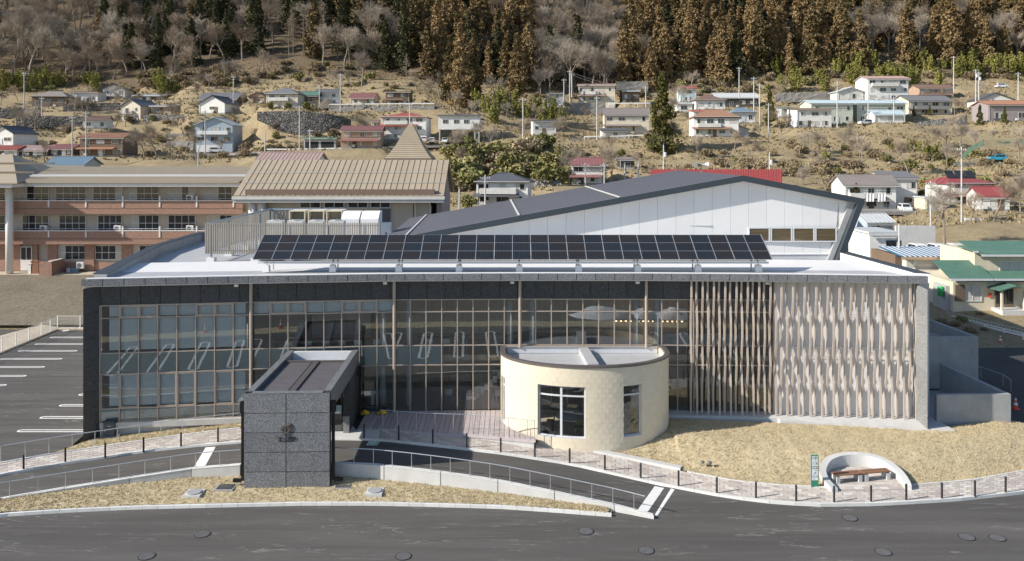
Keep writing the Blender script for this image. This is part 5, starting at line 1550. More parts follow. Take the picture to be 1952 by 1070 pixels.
def plant_screen():
 r = thing('plant_screen', 'beige slatted screen enclosing the rooftop machines', 'screen', (-17, 61, 8))
 x0, x1, y0, y1 = -23.35, -10.0, 60.8, 77.0
 z0, z1 = 8.62, 10.98
 mb = MB(); mb.box(-.048, .048, -.05, .05, 0, z1 - z0); me = mb.mesh('slat', MAT['louver_pale'])
 x = x0
 while x < x1:
  inst('slat', me, r, (x, y0, z0)); x += .172
 y = y0 + .3
 while y < y1:
  inst('slat', me, r, (x0, y, z0), R(90)); y += .42
 x = x0 + .3
 while x < -16.5:
  inst('slat', me, r, (x, y1, z0)); x += .3
 mb = MB(); mb.box(x0, x1, y0 + .06, y0 + .12, z1 - .25, z1 - .17); mb.box(x0, x1, y0 + .06, y0 + .12, z0 + .2, z0 + .28)
 mb.build('front_rail', MAT['steel'], r)
 mb = MB(); mb.box(x0 + .06, x0 + .16, y0 + .13, y1, z1 - .12, z1 + .02); mb.box(x0 + .06, x0 + .12, y0 + .13, y1, z0 + .2, z0 + .28); mb.box(x0, -16, y1 - .12, y1 - .06, z1 - .12, z1 + .02)
 mb.build('side_rail', MAT['steel_blue'], r)
 for x, y in ((x0 + .35, y0 + .2), (-19.6, y0 + .2), (-17, y0 + .2), (-14, y0 + .2), (-11.2, y0 + .2), (x0 + .3, 65), (x0 + .3, 69), (x0 + .3, 73), (x0 + .3, 76.6), (-18, 76.6)):
  mb = MB(); mb.box(x - .06, x + .06, y - .06, y + .06, 8.3, z1 - .2); mb.build('post', MAT['steel_blue'], r)
  mb = MB(); mb.box(x - .3, x + .3, y - .3, y + .3, 7.95, 8.32); mb.build('concrete_foot', MAT['white_paint'], r)
 # machines
 for k, u in enumerate((566, 602, 637)):
  p = at(u, 445, 68)
  w, h = 1.36, 2.6
  t = thing('air_handler', ['boxy beige rooftop air unit, left of the open row', 'boxy beige rooftop air unit, middle of the open row', 'boxy beige rooftop air unit, right of the open row'][k], 'air unit', (p.x, 68, 7.98), 'rooftop air units')
  z = 16.2 - (402 - 295) * 68 / 1520
  mb = MB(); mb.box(p.x - w / 2, p.x + w / 2, 68, 70, 8.0, z - 1.2); mb.build('body', MAT['w_pale'], t)
  mb = MB()
  mb.box(p.x - w / 2, p.x - w / 2 + .07, 68, 70, z - 1.2, z); mb.box(p.x + w / 2 - .07, p.x + w / 2, 68, 70, z - 1.2, z); mb.box(p.x - w / 2 + .07, p.x + w / 2 - .07, 68, 70, z - .07, z)
  mb.box(p.x - w / 2 + .07, p.x + w / 2 - .07, 69.2, 69.9, z - 1.2, z - .07); mb.build('hood', MAT['w_cream'], t)
  mb = MB(); mb.box(p.x - w / 2 + .1, p.x + w / 2 - .1, 68.4, 68.5, z - 1.1, z - .75); mb.build('fan_grille', MAT['steel'], t)
 for k, u in enumerate((667, 704)):
  p = at(u, 445, 65); w = 1.45; z = 16.2 - (405 - 295) * 65 / 1520
  t = thing('air_handler', ['white rooftop unit with sloping hood, left one', 'white rooftop unit with sloping hood, right one'][k], 'air unit', (p.x, 65, 7.98), 'rooftop air units')
  mb = MB(); mb.box(p.x - w / 2, p.x + w / 2, 65, 67, 8.0, z - .85); mb.build('body', MAT['white_paint'], t)
  mb = MB(); mb.vprism([(p.x - w / 2, z - .84), (p.x + w / 2, z - .84), (p.x + w / 2, z), (p.x - w / 2, z)], 65.9, 67)
  mb.hexa([(p.x - w / 2, 65.0, z - .84), (p.x + w / 2, 65.0, z - .84), (p.x + w / 2, 65.89, z - .84), (p.x - w / 2, 65.89, z - .84), (p.x - w / 2, 65.0, z - .55), (p.x + w / 2, 65.0, z - .55), (p.x + w / 2, 65.89, z), (p.x - w / 2, 65.89, z)])
  mb.build('hood', MAT['white_paint'], t)
 for k in range(4):
  p = at(525 + k * 39, 421, 62.3)
  t = thing('condenser', 'low white outdoor unit behind the slatted screen, ' + ['first', 'second', 'third', 'fourth'][k] + ' from the left', 'air unit', (p.x, 62.3, 7.98), 'outdoor units behind the screen')
  mb = MB(); mb.box(p.x - .6, p.x + .6, 62.0, 62.8, 8.1, 11.05); mb.build('cabinet', MAT['w_pale'], t)
  mb = MB(); mb.lathe([(.36, 11.052), (.36, 11.12), (.3, 11.13)], (p.x, 62.4, 0), 14); mb.build('fan_top', MAT['steel'], t)
 p = at(735, 436, 66)
 t = thing('control_cabinet', 'white control cabinet at the right end of the rooftop machines', 'cabinet', (p.x, 66, 7.98))
 mb = MB(); mb.box(p.x - .42, p.x + .42, 66, 66.7, 8.0, 10.55); mb.build('cabinet', MAT['white_paint'], t)
 mb = MB(); mb.box(p.x - .02, p.x + .12, 65.97, 65.995, 9.6, 9.75); mb.build('label_plate', MAT['ink'], t)
MAT['louver_pale'] = M('beige slats', (.31, .285, .255), .5, .1, .06)
MAT['steel_blue'] = M('blue-grey steel', (.34, .43, .50), .4, .4, .06)
plant_screen()
# ------------------------------------------------------------------ gymnasium
def gym():
 piv = (17.5, 61.0); ang = R(1.85)
 r = thing('gymnasium', 'white gymnasium with wide dark low-pitched roof behind the flat roof', 'building', (17.5, 61, 8))
 def fin(mb, name, mat, parent): mb.rot(ang, piv); return mb.build(name, mat, parent)
 X = lambda l: 17.5 + l
 # gable panels
 zt = lambda l: (14.2 + .1772 * l if l < 0 else 14.2 - .193 * l)
 l = -26.0; pw = 1.40
 while l < 8.3:
  e = min(l + pw, 8.35)
  mb = MB()
  pts = [(X(l) + .008, 7.4), (X(e) - .008, 7.4)]
  if e >= 8.3: pts = [(X(l) + .008, 7.4), (X(e) - 1.25, 7.4), (X(e) - .008, zt(e))]
  else: pts.append((X(e) - .008, zt(e)))
  if l < 0 < e: pts.append((X(0), zt(0)))
  pts.append((X(l) + .008, zt(l)))
  mb.vprism(pts, 61.0, 61.08); fin(mb, 'wall_panel', MAT['white_wall'], r)
  l = e
 mb = MB(); mb.vprism([(X(-26), 2), (X(7.0), 2), (X(7.9), zt(8.0) - .1), (X(0), zt(0) - .05), (X(-26), zt(-26))], 61.06, 80.5); fin(mb, 'wall_core', MAT['white_wall'], r)
 mb = MB(); mb.box(X(-26), X(7.0), 60.93, 60.998, 8.0, 8.55); fin(mb, 'skirt', MAT['steel_paint'], r)
 mb = MB(); mb.box(X(-26), X(7.05), 60.86, 60.995, 8.552, 8.60); fin(mb, 'flashing', MAT['white_paint'], r)
 # roof slabs
 top = lambda l: (14.6 + .1772 * l if l < 0 else 14.6 - .193 * l)
 for a, b, nm in ((-27.2, 0, 'roof'), (0, 9.3, 'roof')):
  mb = MB()
  mb.hexa([(X(a), 60.4, top(a) - .12), (X(b), 60.4, top(b) - .12), (X(b), 81.5, top(b) - .12), (X(a), 81.5, top(a) - .12), (X(a), 60.4, top(a)), (X(b), 60.4, top(b)), (X(b), 81.5, top(b)), (X(a), 81.5, top(a))])
  ro = fin(mb, nm, MAT['slate_roof'], r)
  if a < -1:
   mb = MB(); n = 18
   for i in range(1, n):
    q = a + (b - a) * 0  # seams run down the slope
    y = 60.4 + 21 * i / n
    mb.hexa([(X(a), y - .02, top(a) + .001), (X(b), y - .02, top(b) + .001), (X(b), y + .02, top(b) + .001), (X(a), y + .02, top(a) + .001), (X(a), y - .02, top(a) + .03), (X(b), y - .02, top(b) + .03), (X(b), y + .02, top(b) + .03), (X(a), y + .02, top(a) + .03)])
   fin(mb, 'roof_seam', MAT['slate_roof'], ro)
   for l in (-9.4, -17.0, -25.5):
    mb = MB(); mb.hexa([(X(l) - .07, 60.5, top(l) + .03), (X(l) + .07, 60.5, top(l) + .05), (X(l) + .07, 81.4, top(l) + .05), (X(l) - .07, 81.4, top(l) + .03), (X(l) - .07, 60.5, top(l) + .08), (X(l) + .07, 60.5, top(l) + .1), (X(l) + .07, 81.4, top(l) + .1), (X(l) - .07, 81.4, top(l) + .08)])
    fin(mb, 'snow_guard', MAT['pole'], ro)
  mb = MB()
  mb.hexa([(X(a), 60.34, top(a) - .42), (X(b), 60.34, top(b) - .42), (X(b), 60.42, top(b) - .42), (X(a), 60.42, top(a) - .42), (X(a), 60.34, top(a) + .03), (X(b), 60.34, top(b) + .03), (X(b), 60.395, top(b) + .03), (X(a), 60.395, top(a) + .03)])
  fin(mb, 'fascia', MAT['fascia'], ro)
  mb = MB(); mb.hexa([(X(a), 60.43, top(a) - .44), (X(b), 60.43, top(b) - .44), (X(b), 61.0, top(b) - .44), (X(a), 61.0, top(a) - .44), (X(a), 60.43, top(a) - .40), (X(b), 60.43, top(b) - .40), (X(b), 61.0, top(b) - .40), (X(a), 61.0, top(a) - .40)])
  fin(mb, 'soffit', MAT['school_white'], ro)
 # slanted end fins
 for dl, m, o in ((0, 'fascia', 60.3), (.5, 'concrete_grey', 60.7)):
  mb = MB()
  mb.hexa([(X(6.9 - dl), o, 7.6), (X(7.3 - dl), o, 7.6), (X(7.3 - dl), 61.2, 7.6), (X(6.9 - dl), 61.2, 7.6), (X(8.8 - dl), o, top(8.8) - .35), (X(9.25 - dl), o, top(9.25) - .35), (X(9.25 - dl), 61.2, top(9.25) - .35), (X(8.8 - dl), 61.2, top(8.8) - .35)])
  fin(mb, 'end_fin', MAT[m], r)
 # windows in a row
 for i in range(4):
  a = (1424 + 42.2 * i - 976) * 61.3 / FPX; b = a + 1.66; z0, z1 = 9.52, 10.64
  mb = MB(); y = 60.93
  mb.box(a, a + .1, y, 61.05, z0, z1); mb.box(b - .1, b, y, 61.05, z0, z1); mb.box(a + .1, b - .1, y, 61.05, z0, z0 + .09); mb.box(a + .1, b - .1, y, 61.05, z1 - .09, z1)
  w = mb.build('window', MAT['steel_paint'], r)
  mb = MB(); mb.box(a + .1, b - .1, 60.96, 60.985, z0 + .09, z1 - .09); mb.build('pane', MAT['warm_glass'], w)
 a = (1316 - 976) * 61 / FPX
 mb = MB(); mb.box(a, a + 1.45, 60.92, 60.97, 9.95, 10.75); h = mb.build('wall_hatch', MAT['white_wall'], r)
 mb = MB(); mb.box(a - .1, a + 1.55, 60.85, 60.96, 10.76, 10.82); mb.build('hatch_drip', MAT['steel_paint'], h)
 # red roof building beyond
 t = thing('red_roof_hall', 'long low hall with red ribbed roof behind the gymnasium ridge', 'building', tuple(at(1366, 348, 112)))
 p0, p1 = at(1240, 323, 116), at(1491, 323, 116); q0, q1 = at(1240, 352, 108), at(1491, 352, 108)
 mb = MB(); mb.hexa([(q0.x, 108, q0.z - .15), (q1.x, 108, q1.z - .15), (p1.x, 116, p1.z - .15), (p0.x, 116, p0.z - .15), (q0.x, 108, q0.z), (q1.x, 108, q1.z), (p1.x, 116, p1.z), (p0.x, 116, p0.z)]); rr = mb.build('roof', MAT['red_roof'], t)
 mb = MB(); n = 52
 for i in range(n):
  k = (i + .5) / n; a = q0 + (q1 - q0) * k; b = p0 + (p1 - p0) * k
  mb.tube((a.x, a.y, a.z + .03), (b.x, b.y, b.z + .03), .035, n=4)
 mb.build('roof_rib', MAT['red_roof'], rr)
 mb = MB(); mb.box(q0.x + .3, q1.x - .3, 108.6, 116, 3, q0.z - .1); mb.build('wall', MAT['w_pale'], t)
 # loudspeakers on a pole
 p = at(1337, 322, 100)
 t = thing('loudspeaker_pole', 'pair of dark horn loudspeakers on a short pole above the gymnasium roof', 'loudspeaker', (p.x, p.y, 4))
 mb = MB(); mb.tube((p.x, p.y, 4), (p.x, p.y, p.z + .7), .09, n=8); mb.build('pole', MAT['pole'], t)
 for s in (-1, 1):
  mb = MB(); c = Vector((p.x, p.y, p.z + .5)); mb.tube(c + Vector((s * .1, 0, 0)), c + Vector((s * .45, -.2 * (s < 0), 0)), .12, .14, 10); mb.tube(c + Vector((s * .45, -.2 * (s < 0), 0)), c + Vector((s * .85, -.5 * (s < 0), 0)), .15, .36, 12); mb.build('horn', MAT['cast_iron'] if s < 0 else MAT['steel_paint'], t)
MAT['red_roof'] = M('red roof sheet', (.40, .075, .06), .5, 0, .1, 1.0, grime=.2)
MAT['warm_glass'] = M('bronze tinted window', (.11, .085, .05), .06, 0, .4, 1.2, spec=.7, st=(.3, .3, 6))  # warm reflection is painted into the pane colour
gym()
# ------------------------------------------------------------------ school and hall
def win(mbp, parent, x0, x1, y, z0, z1, cols, rowsplit=None, frame='school_white', pane='dark_glass', fw=.06, curtain=None, dep=.08):
 """a window in a wall facing -Y; frame mesh with panes as children"""
 mb = MB()
 mb.box(x0, x0 + fw, y - dep, y, z0, z1); mb.box(x1 - fw, x1, y - dep, y, z0, z1)
 mb.box(x0 + fw, x1 - fw, y - dep, y, z0, z0 + fw); mb.box(x0 + fw, x1 - fw, y - dep, y, z1 - fw, z1)
 zs = [z0 + fw] + ([z0 + (z1 - z0) * rowsplit] if rowsplit else []) + [z1 - fw]
 if rowsplit: mb.box(x0 + fw, x1 - fw, y - dep + .01, y, zs[1] - fw * .5, zs[1] + fw * .5)
 for i in range(1, cols):
  x = x0 + (x1 - x0) * i / cols; mb.box(x - fw * .4, x + fw * .4, y - dep + .015, y, z0 + fw, z1 - fw)
 w = mb.build('window', MAT[frame], parent)
 for i in range(cols):
  a = x0 + (x1 - x0) * i / cols + fw * .5; b = x0 + (x1 - x0) * (i + 1) / cols - fw * .5
  for za, zb in zip(zs, zs[1:]):
   mt = pane if not (curtain and (i in curtain)) else 'curtain'
   mb = MB(); mb.box(a, b, y - .03, y - .012, za, zb); mb.build('pane', MAT[mt], w)
 return w
def school():
 Y = 97.0; yw = 98.4; z0 = 1.9
 r = thing('school_building', 'long three-storey school with brick balcony bands and tan ribbed roof', 'building', (-45, Y, z0))
 k = Y / FPX
 X = lambda u, yy=yw: (u - 976) * yy / FPX
 Zv = lambda v, yy=Y: 16.2 - (v - 295) * yy / FPX
 x0, x1 = X(-60), X(470)
 mb = MB(); mb.box(x0, x1, yw, 110, z0, 12.7); mb.build('wall', MAT['school_wall'], r)
 # brick ground storey piers
 mb = MB(); mb.box(x0, X(25), yw - .35, yw - .002, z0, 5.3); mb.build('brick_pier', MAT['brick'], r)
 for ua, ub in ((26, 42), (66, 74), (94, 112), (164, 182), (234, 254), (304, 322), (374, 392)):
  mb = MB(); mb.box(X(ua), X(ub), yw - .36, yw - .003, z0, 5.25); mb.build('brick_pier', MAT['brick'], r)
 mb = MB(); mb.box(X(74), x1, yw - .2, yw - .004, z0, z0 + 1.05); mb.build('brick_base', MAT['brick'], r)
 # balconies
 for vt, vb in ((383.5, 408.5), (441, 466)):
  zt, zb = Zv(vt), Zv(vb)
  b = MB(); b.box(x0, x1, Y, Y + .18, zb, zt); band = b.build('balcony_wall', MAT['brick'], r)
  mb = MB(); mb.box(x0, x1, Y - .04, Y + .24, zt + .002, zt + .1); mb.build('balcony_coping', MAT['school_white'], band)
  mb = MB(); mb.box(x0, x1, Y + .19, yw, zb - .02, zb + .25); mb.build('balcony_floor', MAT['school_wall'], band)
  mb = MB()
  mb.tube((x0, Y + .1, zt + .3), (x1, Y + .1, zt + .3), .03, n=5)
  for i in range(26): x = x0 + (x1 - x0) * i / 25; mb.tube((x, Y + .1, zt + .1), (x, Y + .1, zt + .3), .02, n=4)
  mb.build('hand_rail', MAT['steel'], band)
  for u in (93, 164, 234, 304.5, 375, 445):
   mb = MB(); mb.box(X(u, Y) - .09, X(u, Y) + .09, Y - .06, Y - .002, zt - .75, zt + .6 if u > 164 else zt); mb.build('downpipe', MAT['school_white'], band)
  mb = MB(); mb.box(x0, x1, Y - .012, Y - .002, zt - .95, zt - .91); mb.build('brick_course', MAT['joint'], band)
 # windows
 top = [(38, 94), (107, 165), (178, 234), (247, 304), (321, 373), (390, 443)]
 mid = [(43, 94), (113, 164), (187, 233), (252, 304), (321, 373), (396, 443)]
 gr = [(112, 164), (182, 234), (254, 304), (322, 374)]
 for row, va, vb, cset in ((top, 354, 384, [(0,), (), (3,), (0,), (0, 1, 3), (0, 1)]), (mid, 410, 441, [(), (), (), (0,), (), (0, 1)]), (gr, 468, 495, [(0,), (3,), (0,), (0,)])):
  for (ua, ub), cs in zip(row, cset):
   win(None, r, X(ua), X(ub), yw - .02, Zv(vb, yw), Zv(va, yw), 4, .5, curtain=cs)
 for ua, ub, va, vb in ((-30, 11, 354, 384), (-30, 11, 410, 441), (-30, 11, 466, 494)):
  win(None, r, X(ua), X(ub), yw - .02, Zv(vb, yw), Zv(va, yw), 3, .5)
 mb = MB(); mb.box(X(43), X(65), yw - .42, yw - .37, z0 + .05, z0 + 3.0); d = mb.build('door', MAT['school_white'], r)
 for a, b in ((44.5, 53), (55, 63)):
  mb = MB(); mb.box(X(a), X(b), yw - .45, yw - .425, z0 + 1.4, z0 + 2.9); mb.build('pane', MAT['dark_glass'], d)
 # round column and eaves
 mb = MB(); px = X(18, 96.2); mb.tube((px, 96.2, z0), (px, 96.2, 12.8), .42, n=16); mb.build('column', MAT['school_white'], r, True)
 mb = MB(); mb.box(X(38), x1, 95.9, 97.9, 12.35, 12.75); mb.build('eaves', MAT['school_white'], r)
 zr, zE = Zv(320, 103.5), 12.78
 mb = MB(); mb.hexa([(X(42, 96), 95.7, zE), (x1, 95.7, zE), (x1, 104, zr), (X(100, 104), 104, zr), (X(42, 96), 95.7, zE + .12), (x1, 95.7, zE + .12), (x1, 104, zr + .12), (X(100, 104), 104, zr + .12)])
 ro = mb.build('roof', MAT['tan_roof'], r)
 mb = MB(); n = 60
 for i in range(n):
  t = (i + .5) / n; xa = X(42, 96) + (x1 - X(42, 96)) * t; xb = X(100, 104) + (x1 - X(100, 104)) * t
  mb.tube((xa, 95.7, zE + .13), (xb, 104, zr + .13), .045, n=4)
 mb.build('roof_rib', MAT['tan_roof'], ro)
 mb = MB();
 for t in (.28, .34): mb.box(X(60), x1, 95.7 + 8.3 * t, 95.7 + 8.3 * t + .06, zE + (zr - zE) * t + .25, zE + (zr - zE) * t + .4)
 mb.build('snow_guard', MAT['steel_paint'], ro)
 mb = MB(); mb.hexa([(X(42, 96), 104.01, zr - .1), (x1, 104.01, zr - .1), (x1, 111, zE), (X(42, 96), 111, zE), (X(100, 104), 104.01, zr + .11), (x1, 104.01, zr + .11), (x1, 111, zE + .1), (X(42, 96), 111, zE + .1)]); mb.build('rear_roof', MAT['tan_roof'], r)
 # left pavilion roof
 t = thing('school_wing', 'taller left wing of the school with stepped tan hip roof', 'building', (-68, 98, z0))
 xa, xb = -90, X(28, 94)
 mb = MB(); mb.box(xa, xb - .8, 98.41, 112, z0, 12.6); mb.build('wall', MAT['school_wall'], t)
 mb = MB(); mb.hexa([(xa, 93.5, 12.35), (xb, 93.5, 12.35), (xb, 100, 12.35), (xa, 100, 12.35), (xa, 93.5, 12.75), (xb, 93.5, 12.75), (xb, 100, 12.75), (xa, 100, 12.75)]); mb.build('eaves', MAT['school_white'], t)
 n = 3
 pz = [(93.3, 12.78, xb + .5), (98, 14.6, xb - .0), (104, 16.0, xb - 3.5)]
 A = [(xa, 93.3, 12.78), (X(33, 93.3), 93.3, 12.78)]; B = [(xa, 106, 16.1), (X(24, 106), 106, 16.1)]
 mb = MB(); mb.hexa([A[0], A[1], B[1], B[0], (A[0][0], A[0][1], A[0][2] + .12), (A[1][0], A[1][1], A[1][2] + .12), (B[1][0], B[1][1], B[1][2] + .12), (B[0][0], B[0][1], B[0][2] + .12)])
 ro = mb.build('roof', MAT['tan_roof'], t)
 mb = MB(); mb.face([A[1], (X(98, 104.5), 104.5, 12.9), (X(98, 104.5), 112, 12.9), B[1]]); mb.raw([(A[1][0], A[1][1], A[1][2] + .12), (X(98, 104.5), 104.5, 13.02), (X(98, 104.5), 112, 13.02), (B[1][0], B[1][1], B[1][2] + .12)], [(0, 1, 2, 3)])
 mb.build('hip_roof', MAT['tan_roof'], t)
 mb = MB()
 for tt in (.3, .62):
  mb.hexa([(xa, 93.3 + 12.7 * tt, 12.95 + 3.3 * tt), (A[1][0] - .3, 93.3 + 12.7 * tt, 12.95 + 3.3 * tt), (A[1][0] - .3, 93.5 + 12.7 * tt, 12.95 + 3.3 * tt), (xa, 93.5 + 12.7 * tt, 12.95 + 3.3 * tt)] + [(xa, 93.3 + 12.7 * tt, 13.15 + 3.3 * tt), (A[1][0] - .3, 93.3 + 12.7 * tt, 13.15 + 3.3 * tt), (A[1][0] - .3, 93.5 + 12.7 * tt, 13.15 + 3.3 * tt), (xa, 93.5 + 12.7 * tt, 13.15 + 3.3 * tt)])
 mb.build('snow_guard', MAT['tan_seam'], ro)
 # air conditioners on the balconies and clutter
 for lab, u, v in (('white air conditioner on the top balcony, right end', 362, 383), ('white air conditioner on the lower balcony, left', 83, 441), ('white air conditioner on the lower balcony, middle', 224, 441), ('white air conditioner on the lower balcony, right', 362, 441), ('grey air conditioner on the ground before the school', 153, 511)):
  p = at(u, v + 1, 97.6)
  c = thing('air_conditioner', lab, 'air conditioner', tuple(p), 'outdoor air conditioners of the school')
  mb = MB(); mb.box(p.x - .42, p.x + .42, 97.5, 97.85, p.z, p.z + .78); mb.build('cabinet', MAT['school_white'], c)
  mb = MB(); mb.tube((p.x - .08, 97.48, p.z + .4), (p.x - .08, 97.497, p.z + .4), .27, n=14); mb.build('fan_grille', MAT['cast_iron'], c)
 t = thing('brick_enclosure', 'low brick wall enclosure before the school', 'wall', tuple(at(92, 516, 95.5)))
 p = at(85, 516, 95.3)
 mb = MB(); mb.box(p.x - .6, p.x + .6, 95.2, 95.5, 1.5, 3.4); mb.build('front_wall', MAT['brick'], t)
 mb = MB(); mb.box(p.x + .61, p.x + .9, 95.2, 98, 1.5, 3.4); mb.build('side_wall', MAT['brick'], t)
 mb = MB(); mb.box(p.x + .58, p.x + .95, 95.1, 98, 3.402, 3.5); mb.build('coping', MAT['school_white'], t)
 for u, v, w, h, m, lab in ((59, 512, .5, 1.4, 'school_white', 'pale green-white bin before the school door'), (68, 510, .9, 1.7, 'wood', 'brown timber cupboard before the school door')):
  p = at(u, v, 96.3); t = thing('cupboard', lab, 'cupboard', tuple(p))
  mb = MB(); mb.box(p.x - w / 2, p.x + w / 2, 96.1, 96.6, 1.6, 1.6 + h); mb.build('carcass', MAT[m], t)
  mb = MB(); mb.box(p.x - w / 2 - .04, p.x + w / 2 + .04, 96.05, 96.65, 1.602 + h, 1.68 + h); mb.build('top', MAT[m], t)
 for k, (u, m, lab) in enumerate(((116, 'r_blue', 'blue jug on the school terrace'), (121, 'r_bright', 'pink bucket on the school terrace'), (132, 'r_ltblue', 'light blue crate on the school terrace, left'), (139, 'r_blue', 'blue patterned crate on the school terrace, middle'), (146, 'r_blue', 'blue patterned crate on the school terrace, right'))):
  p = at(u, 511, 97.2); t = thing('garden_container', lab, 'container', (p.x, p.y, 1.85))
  mb = MB()
  if k < 2: mb.lathe([(.16, 0), (.2, .4), (.1, .55), (.08, .62)], (p.x, p.y, 1.85), 10)
  else: mb.hexa([(p.x - .2, 97, 1.85), (p.x + .2, 97, 1.85), (p.x + .2, 97.4, 1.85), (p.x - .2, 97.4, 1.85), (p.x - .24, 96.96, 2.4), (p.x + .24, 96.96, 2.4), (p.x + .24, 97.44, 2.4), (p.x - .24, 97.44, 2.4)])
  mb.build('tub', MAT[m], t)
 # field, its terrace and the pale path
 mb = MB(); n = 30; m = 12; vs = []; fs = []
 for j in range(m + 1):
  for i in range(n + 1):
   x = -120 + 95 * i / n; y = 79.2 + 16.4 * j / m
   if x > -33: x = -33 + (x + 33) * .3
   vs.append((x, y, -.75 + (y - 79.2) * .155 + (noise.noise((x * .4, y * .4, 2)) * .08 if 0 < j < m else 0)))
 for j in range(m):
  for i in range(n): fs.append((j * (n + 1) + i, j * (n + 1) + i + 1, (j + 1) * (n + 1) + i + 1, (j + 1) * (n + 1) + i))
 mb.raw(vs, fs); structure(mb, 'field', MAT['field'], True)
 mb = MB(); mb.box(-120, -30, 95.55, 98.5, 1.2, 1.84); structure(mb, 'terrace', MAT['earth'])
 mb = MB(); a = [on(-300, 768, -.95), on(0, 655, -.95), on(158, 607, -.95)]
 A = [on(-330, 790, -1.0), on(0, 673, -1.0), on(110, 627.5, -1.0), on(190, 627.5, -1.0)]; B = [on(-330, 735, -.72), on(0, 640, -.72), on(110, 611, -.72), on(190, 594, -.72)]
 mb.slab([Vector((p.x, p.y, p.z)) for p in A], B, .5); structure(mb, 'path', MAT['earth'])
school()
def hall():
 r = thing('assembly_hall', 'hall with large tan standing-seam roof behind the rooftop machines', 'building', (-18, 84, 2))
 xa, xb, ye, yr = -29.35, -7.18, 84.0, 91.2
 ze, zr = 11.9, 15.6
 n = 34; w = (xb - xa) / n; ang = math.atan2(zr - ze, yr - ye); L = math.hypot(zr - ze, yr - ye)
 mb = MB(); mb.box(-w / 2 + .006, w / 2 - .006, 0, L, -.06, 0); mb.box(w / 2 - .045, w / 2 - .008, 0, L, .001, .055); sheet = mb.mesh('roof_sheet', MAT['tan_roof'])
 for i in range(n): inst('roof_sheet', sheet, r, (xa + w * (i + .5), ye, ze), 0, rx=ang)
 mb = MB(); mb.hexa([(xa, ye, ze - .3), (xb, ye, ze - .3), (xb, yr, zr - .3), (xa, yr, zr - .3), (xa, ye, ze - .062), (xb, ye, ze - .062), (xb, yr, zr - .062), (xa, yr, zr - .062)]); mb.build('roof_core', MAT['tan_seam'], r)
 mb = MB(); mb.hexa([(xa, yr + .01, zr - .3), (xb, yr + .01, zr - .3), (xb, 98.4, ze - .3), (xa, 98.4, ze - .3), (xa, yr + .01, zr), (xb, yr + .01, zr), (xb, 98.4, ze), (xa, 98.4, ze)]); mb.build('rear_roof', MAT['tan_roof'], r)
 for t in (.32, .6):
  y, z = ye + (yr - ye) * t, ze + (zr - ze) * t
  mb = MB(); mb.box(xa + .2, xb - .2, y - .03, y + .03, z + .1, z + .16); mb.build('snow_guard', MAT['pole'], r)
 mb = MB(); mb.box(xa + 1.2, xb - 1.0, ye + .1, ye + .75, ze + .13, ze + .62); mb.build('gutter_cover', MAT['r_brown'], r)
 mb = MB(); mb.box(xa - .1, xb + .1, ye - .25, ye - .02, ze - .42, ze - .1); mb.build('gutter', MAT['w_pale'], r)
 mb = MB(); mb.box(xa, xb, ye - .12, ye - .02, ze - .74, ze - .425); mb.build('fascia_board', MAT['pole'], r)
 mb = MB(); mb.box(xa, xb, ye - .02, ye + 1.6, ze - .72, ze - .62); mb.build('soffit', MAT['school_wall'], r)
 X = lambda u, y=85.5: (u - 976) * y / FPX
 mb = MB(); mb.box(X(497), X(820), 85.5, 97, 1.9, ze - .63); mb.build('wall', MAT['school_wall'], r)
 mb = MB(); mb.vprism([(xb - .6, ze - .6), (xb - .599, ze - .6), (xb - .599, zr - .35), (xb - .6, zr - .35)], 85, 97);
 mb = MB(); mb.raw([(xb - .35, 85.5, 2), (xb - .35, 97, 2), (xb - .35, 97, ze - .5), (xb - .35, yr, zr - .4), (xb - .35, 85.5, ze - .5), (xb - .9, 85.5, 2), (xb - .9, 97, 2), (xb - .9, 97, ze - .5), (xb - .9, yr, zr - .4), (xb - .9, 85.5, ze - .5)], [(0, 1, 2, 3, 4), (9, 8, 7, 6, 5), (4, 9, 5, 0)]); mb.build('gable_wall', MAT['w_mauve'], r)
 for ua, ub in ((572, 612), (618, 657), (663, 702), (706, 745)):
  win(None, r, X(ua), X(ub), 85.48, 16.2 - (397 - 295) * 85.5 / FPX, 16.2 - (383 - 295) * 85.5 / FPX, 2, None, 'steel_paint', 'dark_glass', .09, dep=.14)
 mb = MB(); mb.box(X(725), X(744), 85.3, 85.49, 4, 16.2 - (398 - 295) * 85.5 / FPX); mb.build('dark_duct', MAT['r_slate'], r)
 for u in (480, 498):
  p = at(u, 400, 84.6); mb = MB(); mb.tube((p.x, 84.9, 2), (p.x, 84.9, ze - .62), .42, n=14); mb.build('column', MAT['school_white'], r, True)
 for u in (789, 818):
  mb = MB(); mb.path([(X(u), 85.3, ze - .7), (X(u + 3), 85.3, ze - 1.2), (X(u + 3), 85.3, 3)], .07); mb.build('downpipe', MAT['school_white'], r)
 mb = MB(); mb.box(X(788), X(789), 85.46, 85.495, 3, ze - .7); mb.build('panel_joint', MAT['joint'], r)
 # spire
 t = thing('bell_tower', 'square tower with tall flared tan shingle spire behind the hall', 'tower', tuple(at(783, 305, 106)))
 c = at(783, 300, 106)
 prof = [(3.0, 15.75), (2.55, 16.25), (1.75, 17.4), (1.1, 18.7), (.5, 19.8), (.04, 20.55)]
 mb = MB()
 for (h0, z0), (h1, z1) in zip(prof, prof[1:]):
  for s in range(4):
   a = [(-1, -1), (1, -1), (1, 1), (-1, 1)]; p, q = a[s], a[(s + 1) % 4]
   mb.face([(c.x + p[0] * h0, 106 + p[1] * h0, z0), (c.x + q[0] * h0, 106 + q[1] * h0, z0), (c.x + q[0] * h1, 106 + q[1] * h1, z1), (c.x + p[0] * h1, 106 + p[1] * h1, z1)])
 sp = mb.build('spire', MAT['tan_roof'], t)
 mb = MB()
